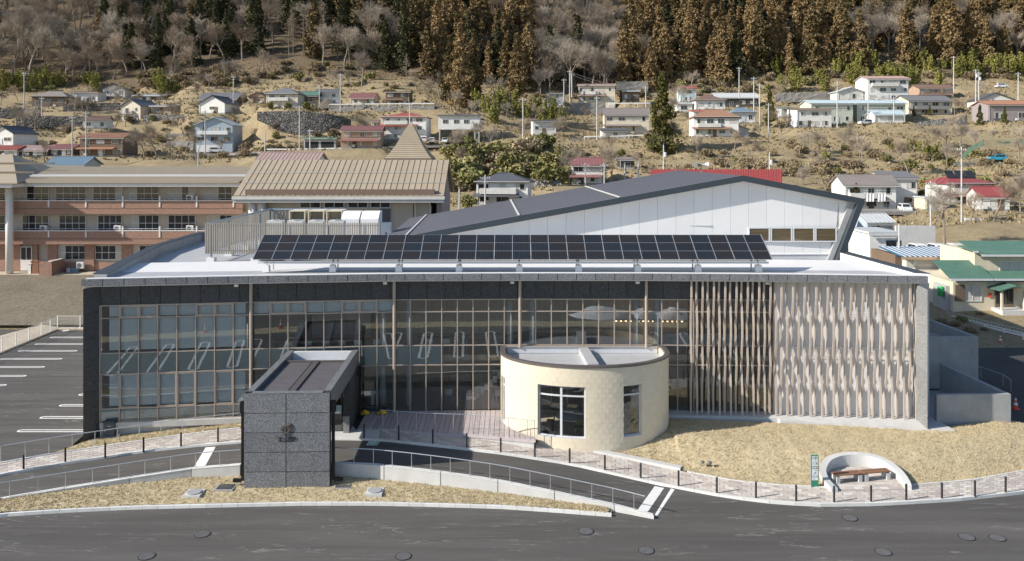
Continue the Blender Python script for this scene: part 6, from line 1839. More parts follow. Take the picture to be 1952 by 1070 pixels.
 for i in range(16):
  z = 15.95 + i * .27; h = lerp([(b, a) for a, b in prof], z) + .02
  for s in range(4):
   a = [(-1, -1), (1, -1), (1, 1), (-1, 1)]; p, q = a[s], a[(s + 1) % 4]
   mb.tube((c.x + p[0] * h, 106 + p[1] * h, z), (c.x + q[0] * h, 106 + q[1] * h, z), .025, n=4)
 mb.build('shingle_course', MAT['tan_seam'], sp)
 mb = MB(); mb.box(c.x - 3.02, c.x + 3.02, 103.0, 109.0, 15.45, 15.75); mb.build('cornice', MAT['tan_seam'], t)
 mb = MB(); mb.box(c.x - 2.7, c.x + 2.7, 103.3, 108.7, 1.9, 15.44); mb.build('shaft', MAT['w_tan'], t)
hall()
# ------------------------------------------------------------------ right side: service walls, drive, guard rail
def right_side():
 mb = MB()
 mb.raw([(25.5, 66, -.42), (30.9, 49.2, -.42), (70, 49.2, -.42), (70, 78, -.30), (32, 78, -.30)], [(0, 1, 2, 3, 4)]); structure(mb, 'right_drive', MAT['asphalt_new'])
 r = thing('service_yard_walls', 'bare grey concrete walls of the service yard at the right end', 'wall', (28, 50, 0))
 d = R(1.85)
 fa = on(1927, 803, -.1); X1 = fa.x; Yf = fa.y
 def wl(x0, x1, y0, y1, z0, z1, nm):
  mb = MB(); mb.box(x0, x1, y0, y1, z0, z1); mb.rot(d, (X1, Yf)); mb.build(nm, MAT['concrete_grey'], r)
 wl(25.9, X1, Yf, Yf + .28, -.9, 1.55, 'front_wall')
 wl(X1 - .28, X1, Yf + .281, Yf + 7.2, -.9, 1.55, 'side_wall')
 wl(25.9, X1 - .1, Yf + .2, Yf + 7.2, -.9, -.35, 'yard_floor')
 x2 = at(1867, 645, 57).x
 wl(26.2, x2, 56.6, 56.9, -.6, 3.25, 'upper_front_wall')
 wl(x2 - .28, x2, 56.91, 66, -.6, 3.25, 'upper_side_wall')
 wl(26.2, x2 - .3, 57, 66, 2.2, 2.4, 'upper_floor_slab')
 wl(25.8, 26.2, 56, 66, -.6, 4.3, 'inner_wall')
 mb = MB(); mb.box(26.3, 27.75, 56.5, 56.59, -.3, 2.5); mb.rot(d, (X1, Yf)); dr = mb.build('service_door', MAT['steel_paint'], r)
 mb = MB(); mb.box(26.6, 27.5, 56.3, 56.49, 2.52, 2.6); mb.rot(d, (X1, Yf)); mb.build('door_lamp', MAT['steel'], dr)
 mb = MB()
 for i in range(5): mb.box(26.6, 28.2, 54.8 + i * .3, 55.1 + i * .3, -.6 + i * .0, -.2 + i * .18)
 mb.rot(d, (X1, Yf)); mb.build('steps', MAT['concrete_grey'], r)
 mb = MB(); mb.path([(26.7, 54.6, .9), (27.0, 55.4, 1.25), (28.3, 55.5, 1.3)], .025); mb.tube((27.0, 55.4, 0), (27.0, 55.4, 1.25), .02); mb.tube((28.3, 55.5, 0), (28.3, 55.5, 1.3), .02); mb.build('handrail', MAT['steel'], r)
 g = thing('drive_railing', 'thin steel handrail on the right drive behind the service walls', 'railing', tuple(on(1895, 735, -.4)))
 P = [on(1838, 718, -.4), on(1870, 722, -.4), on(1912, 737, -.4), on(1927, 748, -.4)]
 mb = MB(); mb.path([p + Vector((0, 0, .85)) for p in P], .022); mb.build('top_rail', MAT['steel'], g)
 for p in P: mb = MB(); mb.tube(p, p + Vector((0, 0, .85)), .02); mb.build('post', MAT['steel'], g)
 # kerb along the lawn
 kerb_line('kerb', 'white kerb running down from the service walls at the right edge', [on(1926, 806, -.25), on(1945, 826, -.35), on(1975, 858, -.5), on(2010, 885, -.7)], .3, .4, 1.4, MAT['kerb'])
 # guard rail
 P = [on(1815, 617, -.2), on(1850, 626, -.22), on(1880, 634, -.25), on(1915, 643, -.28), on(1952, 652, -.3), on(2000, 664, -.3), on(2080, 680, -.3)]
 guard('white guard rail with mesh fence behind along the right drive', P, .75, 'white_paint', 2)
 # traffic cones
 def cone(p, lab, s=1.0):
  c = thing('traffic_cone', lab, 'traffic cone', tuple(p), 'red traffic cones')
  mb = MB(); mb.box(p.x - .2 * s, p.x + .2 * s, p.y - .2 * s, p.y + .2 * s, p.z, p.z + .04); mb.build('base', MAT['red'], c)
  mb = MB(); mb.lathe([(.15 * s, .04), (.115 * s, .26 * s)], p, 14); mb.lathe([(.085 * s, .42 * s), (.06 * s, .55 * s)], p, 14); mb.lathe([(.045 * s, .66 * s), (.03 * s, .72 * s)], p, 14); mb.build('cone', MAT['red'], c)
  mb = MB(); mb.lathe([(.116 * s, .26 * s), (.086 * s, .42 * s)], p, 14); mb.lathe([(.061 * s, .55 * s), (.046 * s, .66 * s)], p, 14); mb.build('stripe', MAT['white_paint'], c)
 cone(on(1936, 780, -.4), 'red and white traffic cone beside the service walls', 1.05)
 cone(on(1907, 655, -.3), 'red traffic cone by the guard rail on the right drive', 1.05)
 for k, x in enumerate((-28.0, -22.0, -17.0)):
  cone(Vector((x, 19.0, -1.1)), ['red traffic cone on the front car park strip, left of three', 'red traffic cone on the front car park strip, middle of three', 'red traffic cone on the front car park strip, right of three'][k], 1.3)
 # snow heaps mirrored in the upper glass
 for k, (x, y, s) in enumerate(((9.5, 15.5, 2.6), (14.5, 15.5, 1.9))):
  mb = MB(); vs = []; n = 18; m = 7
  for j in range(m + 1):
   for i in range(n):
    t = 2 * math.pi * i / n; q = j / m; rr = s * (1 - q) ** .7; z = 1.0 * q
    h = noise.noise((rr * math.cos(t) * 1.3 + k * 9, rr * math.sin(t) * 1.3, z)) * .35
    vs.append((x + (rr + h) * math.cos(t) * 1.4, y + (rr + h) * math.sin(t), -1.12 + z + h * .5))
  fs = [(j * n + i, j * n + (i + 1) % n, (j + 1) * n + (i + 1) % n, (j + 1) * n + i) for j in range(m) for i in range(n)]
  mb.raw(vs, fs); tag(mb.build('snow_heap', MAT['snow'], None, True, loc=(x, y, -1.12)), ['larger heap of old snow on the front car park', 'smaller heap of old snow on the front car park'][k], 'snow heap')
def guard(lab, P, h, mat, style=1, grp=None):
 g = thing('guard_rail', lab, 'guard rail', tuple(P[0]), grp)
 mb = MB()
 for a, b in zip(P, P[1:]):
  for z0, z1 in (((.42, .72),) if style == 1 else ((.45, .62), (.7, .8))):
   mb.raw([a + Vector((0, 0, z0)), b + Vector((0, 0, z0)), b + Vector((0, .06, z0)), a + Vector((0, .06, z0)), a + Vector((0, 0, z1)), b + Vector((0, 0, z1)), b + Vector((0, .06, z1)), a + Vector((0, .06, z1))], [(3, 2, 1, 0), (4, 5, 6, 7), (0, 1, 5, 4), (1, 2, 6, 5), (2, 3, 7, 6), (3, 0, 4, 7)])
 mb.build('beam', MAT[mat], g)
 L = 0
 for a, b in zip(P, P[1:]):
  n = max(1, int((b - a).length / 3.0))
  for i in range(n):
   p = a + (b - a) * (i / n); mb = MB(); mb.tube(p + Vector((0, .09, -.3)), p + Vector((0, .09, .75)), .06, n=6); mb.build('post', MAT[mat], g)
 if style == 2:
  mb = MB()
  for a, b in zip(P, P[1:]):
   a2, b2 = a + Vector((0, .9, .1)), b + Vector((0, .9, .1))
   for z in (.3, .6, .9): mb.tube(a2 + Vector((0, 0, z)), b2 + Vector((0, 0, z)), .02, n=4)
   n = max(2, int((b - a).length / .35))
   for i in range(n): p = a2 + (b2 - a2) * (i / n); mb.tube(p, p + Vector((0, 0, .9)), .012, n=4)
  mb.build('mesh_fence', MAT['steel_paint'], g)
right_side()
# ------------------------------------------------------------------ street furniture
def furniture():
 # bollards
 L = [(45, 895), (124.5, 881), (200.5, 871.5), (273.5, 860.5), (345, 851.5), (415.5, 843), (694, 835.5), (760, 839), (825, 845.5), (889.5, 853), (954.5, 862.3), (1019.5, 871.5), (1086, 883), (1153, 896), (1221.5, 911.5), (1293.5, 926.5), (1366.5, 940), (1441, 949), (1517.5, 955.5), (1590, 957.5), (1660.5, 956.5), (1727.5, 953.5), (1795.5, 950.5), (1858.5, 946.5), (1917, 939), (1975, 930)]
 L = [(u, v) for u, v in L]
 src = None
 G = 'black bollards along the paved walkway'
 names = ['first', 'second', 'third', 'fourth', 'fifth', 'sixth', 'seventh', 'eighth', 'ninth', 'tenth', 'eleventh', 'twelfth', 'thirteenth', 'fourteenth', 'fifteenth', 'sixteenth', 'seventeenth', 'eighteenth', 'nineteenth', 'twentieth', 'twenty-first', 'twenty-second', 'twenty-third', 'twenty-fourth', 'twenty-fifth', 'twenty-sixth']
 for k, (u, v) in enumerate(L):
  z = lerp(ZR, u) + .11; p = on(u, v, z)
  lab = 'thin black bollard on the paved walkway, ' + names[k] + ' from the left'
  if src is None:
   src = thing('bollard', lab, 'bollard', (0, 0, 0), G)
   mb = MB(); mb.lathe([(.052, -.05), (.052, .78), (.045, .80)], n=12); mb.build('post', MAT['black_plastic'], src)
   mb = MB(); mb.lathe([(.053, .70), (.053, .72)], n=12); mb.build('reflector_band', MAT['joint'], src)
   src.location = p
  else:
   copy_tree(src, p, None, lab)
 # railing on the ramp walls and behind the left walkway
 def railing(lab, pts, h, every, name='ramp_railing'):
  g = thing(name, lab, 'railing', tuple(pts[0]))
  mb = MB(); mb.path([p + Vector((0, 0, h)) for p in pts], .024, 8); mb.build('top_rail', MAT['steel'], g)
  d = 0; acc = 0.0; nx = 0.0
  for a, b in zip(pts, pts[1:]):
   l = (b - a).length
   while nx <= acc + l:
    p = a + (b - a) * ((nx - acc) / l); mb = MB(); mb.tube(p, p + Vector((0, 0, h)), .02, n=6); mb.build('post', MAT['steel'], g); nx += every
   acc += l
  return g
 railing('steel railing on the ramp wall left of the entrance block', [curve(TOPW_L, u, .15) + Vector((0, .13, 0)) for u in urange(-100, 456, 14)], .76, 1.25)
 railing('steel railing on the ramp wall right of the entrance block', [curve(TOPW_R, u, .15) + Vector((0, .13, 0)) for u in urange(637, 1230, 16)], .78, 1.05)
 railing('thin steel railing behind the left walkway before the granite wall', [curve(REAR, u, .17) + Vector((0, .12, 0)) for u in urange(-100, 458, 16)], .86, 1.18, 'walk_railing')
 # white mesh fence of the car park
 base = [(-120, 722), (-50, 694), (4, 672.5), (30, 662), (55, 651), (79, 641), (96, 634), (110, 626.8), (153, 626.8), (185, 626.8)]
 g = thing('mesh_fence', 'white mesh fence around the corner of the left car park', 'fence', tuple(on(110, 626.8, -1.1)))
 P = [on(u, v, -1.1) for u, v in base]
 for p in P:
  mb = MB(); mb.box(p.x - .04, p.x + .04, p.y - .04, p.y + .04, -1.1, .2); mb.build('post', MAT['white_paint'], g)
  mb = MB(); mb.box(p.x - .12, p.x + .12, p.y - .1, p.y + .1, -1.1, -1.02); mb.build('foot', MAT['white_paint'], g)
 for a, b in zip(P, P[1:]):
  mb = MB();
  for z in (.16, -.98): mb.tube(a + Vector((0, 0, 1.1 + z)), b + Vector((0, 0, 1.1 + z)), .02, n=5)
  mb.build('rail', MAT['white_paint'], g)
  mb = MB()
  n = max(4, int((b - a).length / .14))
  for i in range(n): p = a + (b - a) * (i / n); mb.tube(p + Vector((0, 0, .12)), p + Vector((0, 0, 1.26)), .004, n=3, caps=False)
  for i in range(9): z = .18 + i * .12; mb.tube(a + Vector((0, 0, z)), b + Vector((0, 0, z)), .005, n=3, caps=False)
  mb.build('wire_mesh', MAT['white_paint'], g)
 # electric box by the granite wall
 p = on(206, 837, -.95)
 t = thing('utility_cabinet', 'dark brown utility cabinet at the foot of the glass front', 'cabinet', tuple(p))
 mb = MB(); mb.box(p.x - .38, p.x + .38, p.y, p.y + .5, -1.0, -.84); mb.build('plinth', MAT['concrete'], t)
 mb = MB(); mb.box(p.x - .32, p.x + .32, p.y + .06, p.y + .44, -.838, -.02); mb.build('body', MAT['r_slate'], t)
 mb = MB(); mb.box(p.x - .35, p.x + .35, p.y + .03, p.y + .47, -.018, .08); mb.build('lid', MAT['fascia'], t)
 mb = MB(); mb.box(p.x - .05, p.x + .12, p.y + .05, p.y + .058, -.22, -.18); mb.box(p.x - .25, p.x - .22, p.y + .05, p.y + .058, -.55, -.4); mb.build('handle', MAT['steel'], t)
 p = on(227, 846, -.88); mb = MB(); mb.lathe([(.03, 0), (.03, .55), (.025, .57)], p, 8)
 tag(mb.build('marker_post', MAT['steel'], None, loc=tuple(p)), 'slim steel marker post beside the utility cabinet', 'post')
 # information post
 p = on(1553.5, 926, -.92)
 t = thing('information_post', 'tall narrow green information post with pale map panels on the lawn', 'sign', tuple(p))
 w, h = .38, 1.55
 mb = MB(); mb.box(p.x - w / 2, p.x + w / 2, p.y, p.y + .12, p.z - .1, p.z + h); mb.build('slab', MAT['green_sign'], t)
 mb = MB(); mb.box(p.x - w / 2 - .022, p.x - w / 2 - .002, p.y - .01, p.y + .13, p.z - .1, p.z + h + .02); mb.build('edge_trim', MAT['steel'], t)
 for z0, z1, nm in ((1.44, 1.52, 'title_panel'), (1.0, 1.40, 'map_panel'), (.89, .96, 'caption_panel'), (.47, .86, 'map_panel'), (.28, .43, 'text_panel')):
  mb = MB(); mb.box(p.x - w / 2 + .035, p.x + w / 2 - .035, p.y - .012, p.y - .001, p.z + z0, p.z + z1); pn = mb.build(nm, MAT['white_sign'], t)
  mb = MB(); rnd = random.Random(int(z0 * 100))
  k = 10 if z1 - z0 > .3 else 3
  for i in range(k):
   x = p.x + rnd.uniform(-.12, .08); z = p.z + rnd.uniform(z0 + .02, z1 - .05); mb.box(x, x + rnd.uniform(.03, .09), p.y - .018, p.y - .0125, z, z + rnd.uniform(.008, .035))
  mb.build('print', MAT['ink'], pn)
 mb = MB(); mb.box(p.x + .07, p.x + .15, p.y - .02, p.y - .0125, p.z + .9, p.z + .95); mb.build('orange_mark', MAT['orange_rubber'], t)
 # curved bench niche
 ins = [(1592, 934, .18), (1571, 914, .3), (1563, 899, .42), (1566, 885, .6), (1585, 874.5, .72), (1612, 871.5, .75), (1645, 873, .72), (1680, 880, .62), (1705, 893, .5), (1722, 910, .36), (1731, 929, .18)]
 outl = thing('curved_wall', 'white curved concrete wall wrapping the bench niche in the lawn', 'wall', tuple(on(1640, 925, -1.0)))
 base = [on(1597, 938, -.98), on(1580, 922, -.96), on(1575, 909, -.96), on(1585, 896, -.96), on(1607, 890, -.96), on(1636, 889.5, -.96), on(1664, 893, -.96), on(1688, 901, -.96), on(1706, 912, -.97), on(1719, 925, -.98), on(1724, 933, -.98)]
 hs = [.16, .3, .42, .56, .64, .68, .66, .58, .46, .32, .2]
 # smooth it
 def cat(P, t):
  n = len(P) - 1; x = t * n; i = min(int(x), n - 1); f = x - i
  p0, p1, p2, p3 = P[max(0, i - 1)], P[i], P[i + 1], P[min(n, i + 2)]
  return p1 * 1.0 + (p2 - p0) * (.5 * f) + (p0 * 2 - p1 * 5 + p2 * 4 - p3) * (.5 * f * f) + (p1 * 3 - p0 - p2 * 3 + p3) * (.5 * f ** 3)
 N = 40; I = [cat(base, i / N) for i in range(N + 1)]; hh = [lerp([(k / 10, h) for k, h in enumerate(hs)], i / N) for i in range(N + 1)]
 c = Vector((sum(p.x for p in I) / len(I), sum(p.y for p in I) / len(I), 0))
 O = []
 for i, p in enumerate(I):
  a, b = I[max(0, i - 1)], I[min(N, i + 1)]; d = (b - a); nn = Vector((-d.y, d.x, 0)).normalized(); O.append(p + nn * .34)
 It = [Vector((p.x, p.y, -.98 + h)) for p, h in zip(I, hh)]; Ot = [Vector((p.x, p.y, -.98 + h + .03)) for p, h in zip(O, hh)]
 Id = [Vector((p.x, p.y, -1.2)) for p in I]; Od = [Vector((p.x, p.y, -1.2)) for p in O]
 mb = MB(); mb.strip(It, Ot); mb.strip(Id, It); mb.strip(Ot, Od); mb.face([It[0], Id[0], Od[0], Ot[0]]); mb.face([Id[-1], It[-1], Ot[-1], Od[-1]])
 mb.build('wall_ring', MAT['concrete'], outl)
 mb = MB(); mb.prism([(p.x, p.y) for p in I], -1.15, -.965); fl = mb.build('niche_floor', MAT['bed'], outl)
 rnd = random.Random(2)
 xs = [p.x for p in I]; ys = [p.y for p in I]
 def inside(x, y):
  r = False; j = len(I) - 1
  for i in range(len(I)):
   if (I[i].y > y) != (I[j].y > y) and x < (I[j].x - I[i].x) * (y - I[i].y) / (I[j].y - I[i].y) + I[i].x: r = not r
   j = i
  return r
 y = min(ys); k = 0
 while y < max(ys):
  x = min(xs) + .22 * (k % 2)
  while x < max(xs):
   cs = [(x + .01, y + .01), (x + .43, y + .01), (x + .43, y + .28), (x + .01, y + .28)]
   if all(inside(*q) for q in cs):
    mb = MB(); mb.box(x + .01, x + .43, y + .01, y + .28, -.968, -.955 + rnd.uniform(-.002, .002)); mb.build('paver', MAT[rnd.choice(['paver_a', 'paver_b', 'paver_c'])], fl)
   x += .44
  y += .29; k += 1
 # the two benches
 a0 = on(1590.5, 921, -.95); b0 = on(1695, 912.5, -.95)
 mid = (a0 + b0) / 2; ang = math.atan2(b0.y - a0.y, b0.x - a0.x); L = (b0 - a0).length
 for k, (s0, s1, lab) in enumerate(((.0, .485, 'dark timber bench with concrete legs in the niche, left one'), (.515, 1.0, 'dark timber bench with concrete legs in the niche, right one'))):
  p = a0 + (b0 - a0) * s0; q = a0 + (b0 - a0) * s1; m = (p + q) / 2; l = (q - p).length
  t = thing('bench', lab, 'bench', (m.x, m.y, -.95), 'benches in the curved niche')
  for j in range(4):
   mb = MB(); ox, oy = rot2(0, -.18 + .12 * j, ang); mb.ob((m.x + ox, m.y + oy + .1, -.95 + .40), l, .108, .05, ang); mb.build('seat_slat', MAT['wood'], t)
  for s in (-1, 1):
   for e in (-1, 1):
    ox, oy = rot2(s * (l / 2 - .14), e * .17, ang); mb = MB(); mb.ob((m.x + ox, m.y + oy + .1, -.96), .2, .12, .36, ang); mb.build('leg', MAT['concrete'], t)
  mb = MB(); ox, oy = rot2(0, 0, ang); mb.ob((m.x, m.y + .1, -.95 + .36), l - .1, .3, .039, ang); mb.build('seat_frame', MAT['black'], t)
 # small concrete block
 p = on(1709, 908, -.95)
 mb = MB(); mb.ob((p.x, p.y, -1.0), .28, .25, .38, .4); tag(mb.build('concrete_block', MAT['concrete'], None, loc=tuple(p)), 'small pale concrete block against the curved wall right of the benches', 'block')
furniture()
# ------------------------------------------------------------------ hillside houses
def house(h, seed):
 lab, u0, u1, ve, vb, Y, rk, rise, rc, wc, D, st, rz, ex = h
 rnd = random.Random(seed)
 p = at((u0 + u1) / 2, vb, Y); W = (u1 - u0) * Y / FPX; Hh = (vb - ve) * Y / FPX
 W /= (math.cos(R(abs(rz))) + .0)
 r = thing('house', lab, 'house', (p.x, Y, p.z), rotz=R(rz)); ORG[r.name] = (0, 0, 0)
 wall, roof = MAT[wc], MAT[rc]
 x0, x1 = -W / 2, W / 2
 ov = .45 if W > 6 else .3
 mb = MB(); mb.box(x0, x1, 0, D, -1.5, Hh)
 if rk == 'gy': mb.raw([(x0, 0, Hh), (x1, 0, Hh), (0, 0, Hh + rise * .96), (x0, D, Hh), (x1, D, Hh), (0, D, Hh + rise * .96)], [(0, 1, 2), (4, 3, 5)])
 if rk == 'gx': mb.raw([(x0, 0, Hh), (x0, D, Hh), (x0, D / 2, Hh + rise * .96), (x1, 0, Hh), (x1, D, Hh), (x1, D / 2, Hh + rise * .96)], [(1, 0, 2), (3, 4, 5)])
 if rk == 'shed': mb.raw([(x0, 0, Hh), (x1, 0, Hh), (x1, D, Hh), (x0, D, Hh), (x1, D, Hh + rise * .9), (x0, D, Hh + rise * .9)], [(1, 2, 4), (3, 0, 5), (2, 3, 5, 4)])
 w = mb.build('wall', wall, r)
 th = .16
 mb = MB()
 def sl(a, b, c, d):   # roof plane a-b eave, c-d ridge
  q = [a, b, c, d]; mb.hexa([(x, y, z) for x, y, z in q] + [(x, y, z + th) for x, y, z in q])
 X0, X1, Y0, Y1 = x0 - ov, x1 + ov, -ov * 1.3, D + ov
 if rk == 'gx':
  k = rise / (D / 2); e = Hh - k * ov * 1.3
  sl((X0, Y0, e), (X1, Y0, e), (X1, D / 2, Hh + rise), (X0, D / 2, Hh + rise)); sl((X1, Y1, Hh - k * ov), (X0, Y1, Hh - k * ov), (X0, D / 2 + .004, Hh + rise), (X1, D / 2 + .004, Hh + rise))
 elif rk == 'gy':
  k = rise / (W / 2); e = Hh - k * ov
  sl((X0, Y1, e), (X0, Y0, e), (-.004, Y0, Hh + rise), (-.004, Y1, Hh + rise)); sl((X1, Y0, e), (X1, Y1, e), (.004, Y1, Hh + rise), (.004, Y0, Hh + rise))
 elif rk == 'hip':
  e = Hh - .15; i = min(D / 2, W / 2 - .5); z = Hh + rise
  pts = [(X0, Y0, e), (X1, Y0, e), (X1, Y1, e), (X0, Y1, e), (X0 + i, D / 2, z), (X1 - i, D / 2, z)]
  mb.raw(pts + [(x, y, zz - th) for x, y, zz in pts[:4]], [(0, 1, 5, 4), (1, 2, 5), (2, 3, 4, 5), (3, 0, 4), (6, 7, 1, 0), (7, 8, 2, 1), (8, 9, 3, 2), (9, 6, 0, 3), (9, 8, 7, 6)])
 elif rk == 'shed':
  sl((X0, Y0, Hh + .02), (X1, Y0, Hh + .02), (X1, Y1, Hh + rise), (X0, Y1, Hh + rise))
 else:
  mb.box(X0 + .1, X1 - .1, Y0 + .2, Y1 - .2, Hh + .002, Hh + rise)
 ro = mb.build('roof', roof, r)
 # ridge cap and ribs
 mb = MB()
 if rk == 'gx': mb.box(X0, X1, D / 2 - .15, D / 2 + .15, Hh + rise + th * .8, Hh + rise + th + .12)
 elif rk == 'gy': mb.box(-.15, .15, Y0, Y1, Hh + rise + th * .8, Hh + rise + th + .12)
 elif rk == 'hip': mb.box(X0 + min(D / 2, W / 2 - .5), X1 - min(D / 2, W / 2 - .5), D / 2 - .15, D / 2 + .15, Hh + rise - .02, Hh + rise + .14)
 else: mb.box(X0, X1, Y0 - .04, Y0 + .05, Hh - .1, Hh + .16)
 mb.build('ridge_cap' if rk in ('gx', 'gy', 'hip') else 'roof_edge', roof, ro)
 if rk in ('gx', 'shed') and W > 4:
  mb = MB(); n = int(W / .55); yb, zb = (D / 2, Hh + rise) if rk == 'gx' else (Y1, Hh + rise); za = Hh - rise / (D / 2) * ov * 1.3 if rk == 'gx' else Hh + .02
  for i in range(n + 1):
   x = X0 + (X1 - X0) * i / n; mb.tube((x, Y0, za + th + .02), (x, yb, zb + th + .02), .045, n=4, caps=False)
  mb.build('roof_rib', roof, ro)
 if rk != 'gy':
  mb = MB(); mb.box(X0, X1, Y0 - .13, Y0 - .02, Hh - .42 if rk == 'gx' else Hh - .2, Hh - .28 if rk == 'gx' else Hh - .08); mb.build('gutter', MAT['pole'], ro)
 mb = MB(); mb.box(x0 - .04, x1 + .04, -.05, D, -1.4, .32); mb.build('foundation', MAT['concrete_grey'], r)
 mb = MB(); xp = x1 - .25 if rnd.random() < .5 else x0 + .25; mb.tube((xp, -.07, .3), (xp, -.07, Hh - .3), .06, n=5); mb.build('downpipe', MAT['pole'], r)
 if 'n' not in ex and 'G' not in ex and 'g' not in ex and 't' not in ex:
  xd = x0 + W * rnd.uniform(.3, .7); mb = MB(); mb.box(xd - .5, xd + .5, -.1, -.051, .05, 2.05); d = mb.build('door', MAT[rnd.choice(['w_brown', 'w_dark', 'steel_paint'])], r)
  mb = MB(); mb.box(xd + .3, xd + .38, -.13, -.101, .95, 1.1); mb.build('handle', MAT['steel'], d)
  xa = x0 + W * rnd.uniform(.1, .9); mb = MB(); mb.box(xa - .4, xa + .4, -.5, -.12, .33, .95); mb.build('outdoor_unit', MAT['w_pale'], r)
 # storeys
 sh = Hh / st
 for s in range(st):
  zb = s * sh
  if 'G' in ex:
   for k in range(2):
    a = x0 + W * (.06 + .48 * k); mb = MB(); mb.box(a, a + W * .4, -.02, -.004, .15, Hh - .8); mb.build('garage_opening', MAT['joint'], r)  # near-black sheet stands in for the shade inside the garage
   continue
  if 'g' in ex and s == 0:
   mb = MB(); mb.box(x0 + .3, x1 - W * .35, -.05, -.004, .05, sh - .4); g = mb.build('garage_door', MAT['white_paint'], r); continue
  n = max(1, int(W / 2.9)) if 'n' not in ex else max(1, int(W / 5))
  if 's' in ex: n = max(1, n // 2)
  if 't' in ex:
   if s == 1: win(None, r, .2, 2.0, 0, zb + .6, zb + 1.4, 2, None, 'black', 'dark_glass')
   continue
  for k in range(n):
   c = x0 + W * (k + .5 + rnd.uniform(-.1, .1)) / n; ww = min(W / n * .62, rnd.choice([1.2, 1.7, 2.1])); hh = min(sh * .5, rnd.choice([1.0, 1.3, 1.6]))
   zz = zb + (sh - hh) * (.55 if hh < 1.5 else .3)
   win(None, r, c - ww / 2, c + ww / 2, 0, zz, zz + hh, 2, None, 'frame', rnd.choice(['dark_glass', 'dark_glass', 'dark_glass', 'curtain']), .07, curtain=rnd.choice([(), (), (0,), (1,)]))
  if s == 0 and 'n' not in ex:
   c = x0 + W * rnd.uniform(.2, .8)
 if 'p' in ex and st > 1:    # lower pent roof
  z = sh * (st - 1) - .15
  mb = MB(); a, b = x0 - .5, x1 - W * rnd.uniform(0, .3) + .3
  mb.hexa([(a, -1.5, z - .45), (b, -1.5, z - .45), (b, -.004, z), (a, -.004, z), (a, -1.5, z - .33), (b, -1.5, z - .33), (b, -.004, z + .13), (a, -.004, z + .13)]); mb.build('pent_roof', roof, r)
 elif 'p' in ex:
  mb = MB(); a, b = x0 + W * .3, x0 + W * .7; z = Hh * .75
  mb.hexa([(a, -1.3, z - .3), (b, -1.3, z - .3), (b, -.004, z), (a, -.004, z), (a, -1.3, z - .2), (b, -1.3, z - .2), (b, -.004, z + .1), (a, -.004, z + .1)]); mb.build('porch_roof', roof, r)
 if 'b' in ex:
  z = sh * (st - 1); a, b = x0 + W * .08, x0 + W * rnd.uniform(.5, .9)
  mb = MB(); mb.box(a, b, -1.1, -.004, z - .12, z); mb.box(a, b, -1.1, -1.02, z, z + .9); mb.box(a, a + .07, -1.01, -.01, z, z + .9); mb.box(b - .07, b, -1.01, -.01, z, z + .9)
  mb.build('balcony', MAT['w_pale'] if wc != 'w_blue' else MAT['white_paint'], r)
 if 'e' in ex:      # dark timber under the eaves
  mb = MB(); mb.box(x0 + .1, x1 - .1, -.06, -.004, Hh - .5, Hh - .12); mb.build('eave_beam', MAT['w_dark'], r)
 if 'c' in ex:      # solar collectors
  for k in range(3):
   c = -2.2 + 1.9 * k; mb = MB(); mb.hexa([(c - .8, D * .25, Hh + rise * .55), (c + .8, D * .25, Hh + rise * .55), (c + .8, D * .42, Hh + rise + .75), (c - .8, D * .42, Hh + rise + .75), (c - .8, D * .25 - .08, Hh + rise * .55 + .1), (c + .8, D * .25 - .08, Hh + rise * .55 + .1), (c + .8, D * .42 - .08, Hh + rise + .85), (c - .8, D * .42 - .08, Hh + rise + .85)])
   cc = mb.build('collector', MAT['dark_glass'], r)
 return r
for i, h in enumerate(H): house(h, 100 + i)
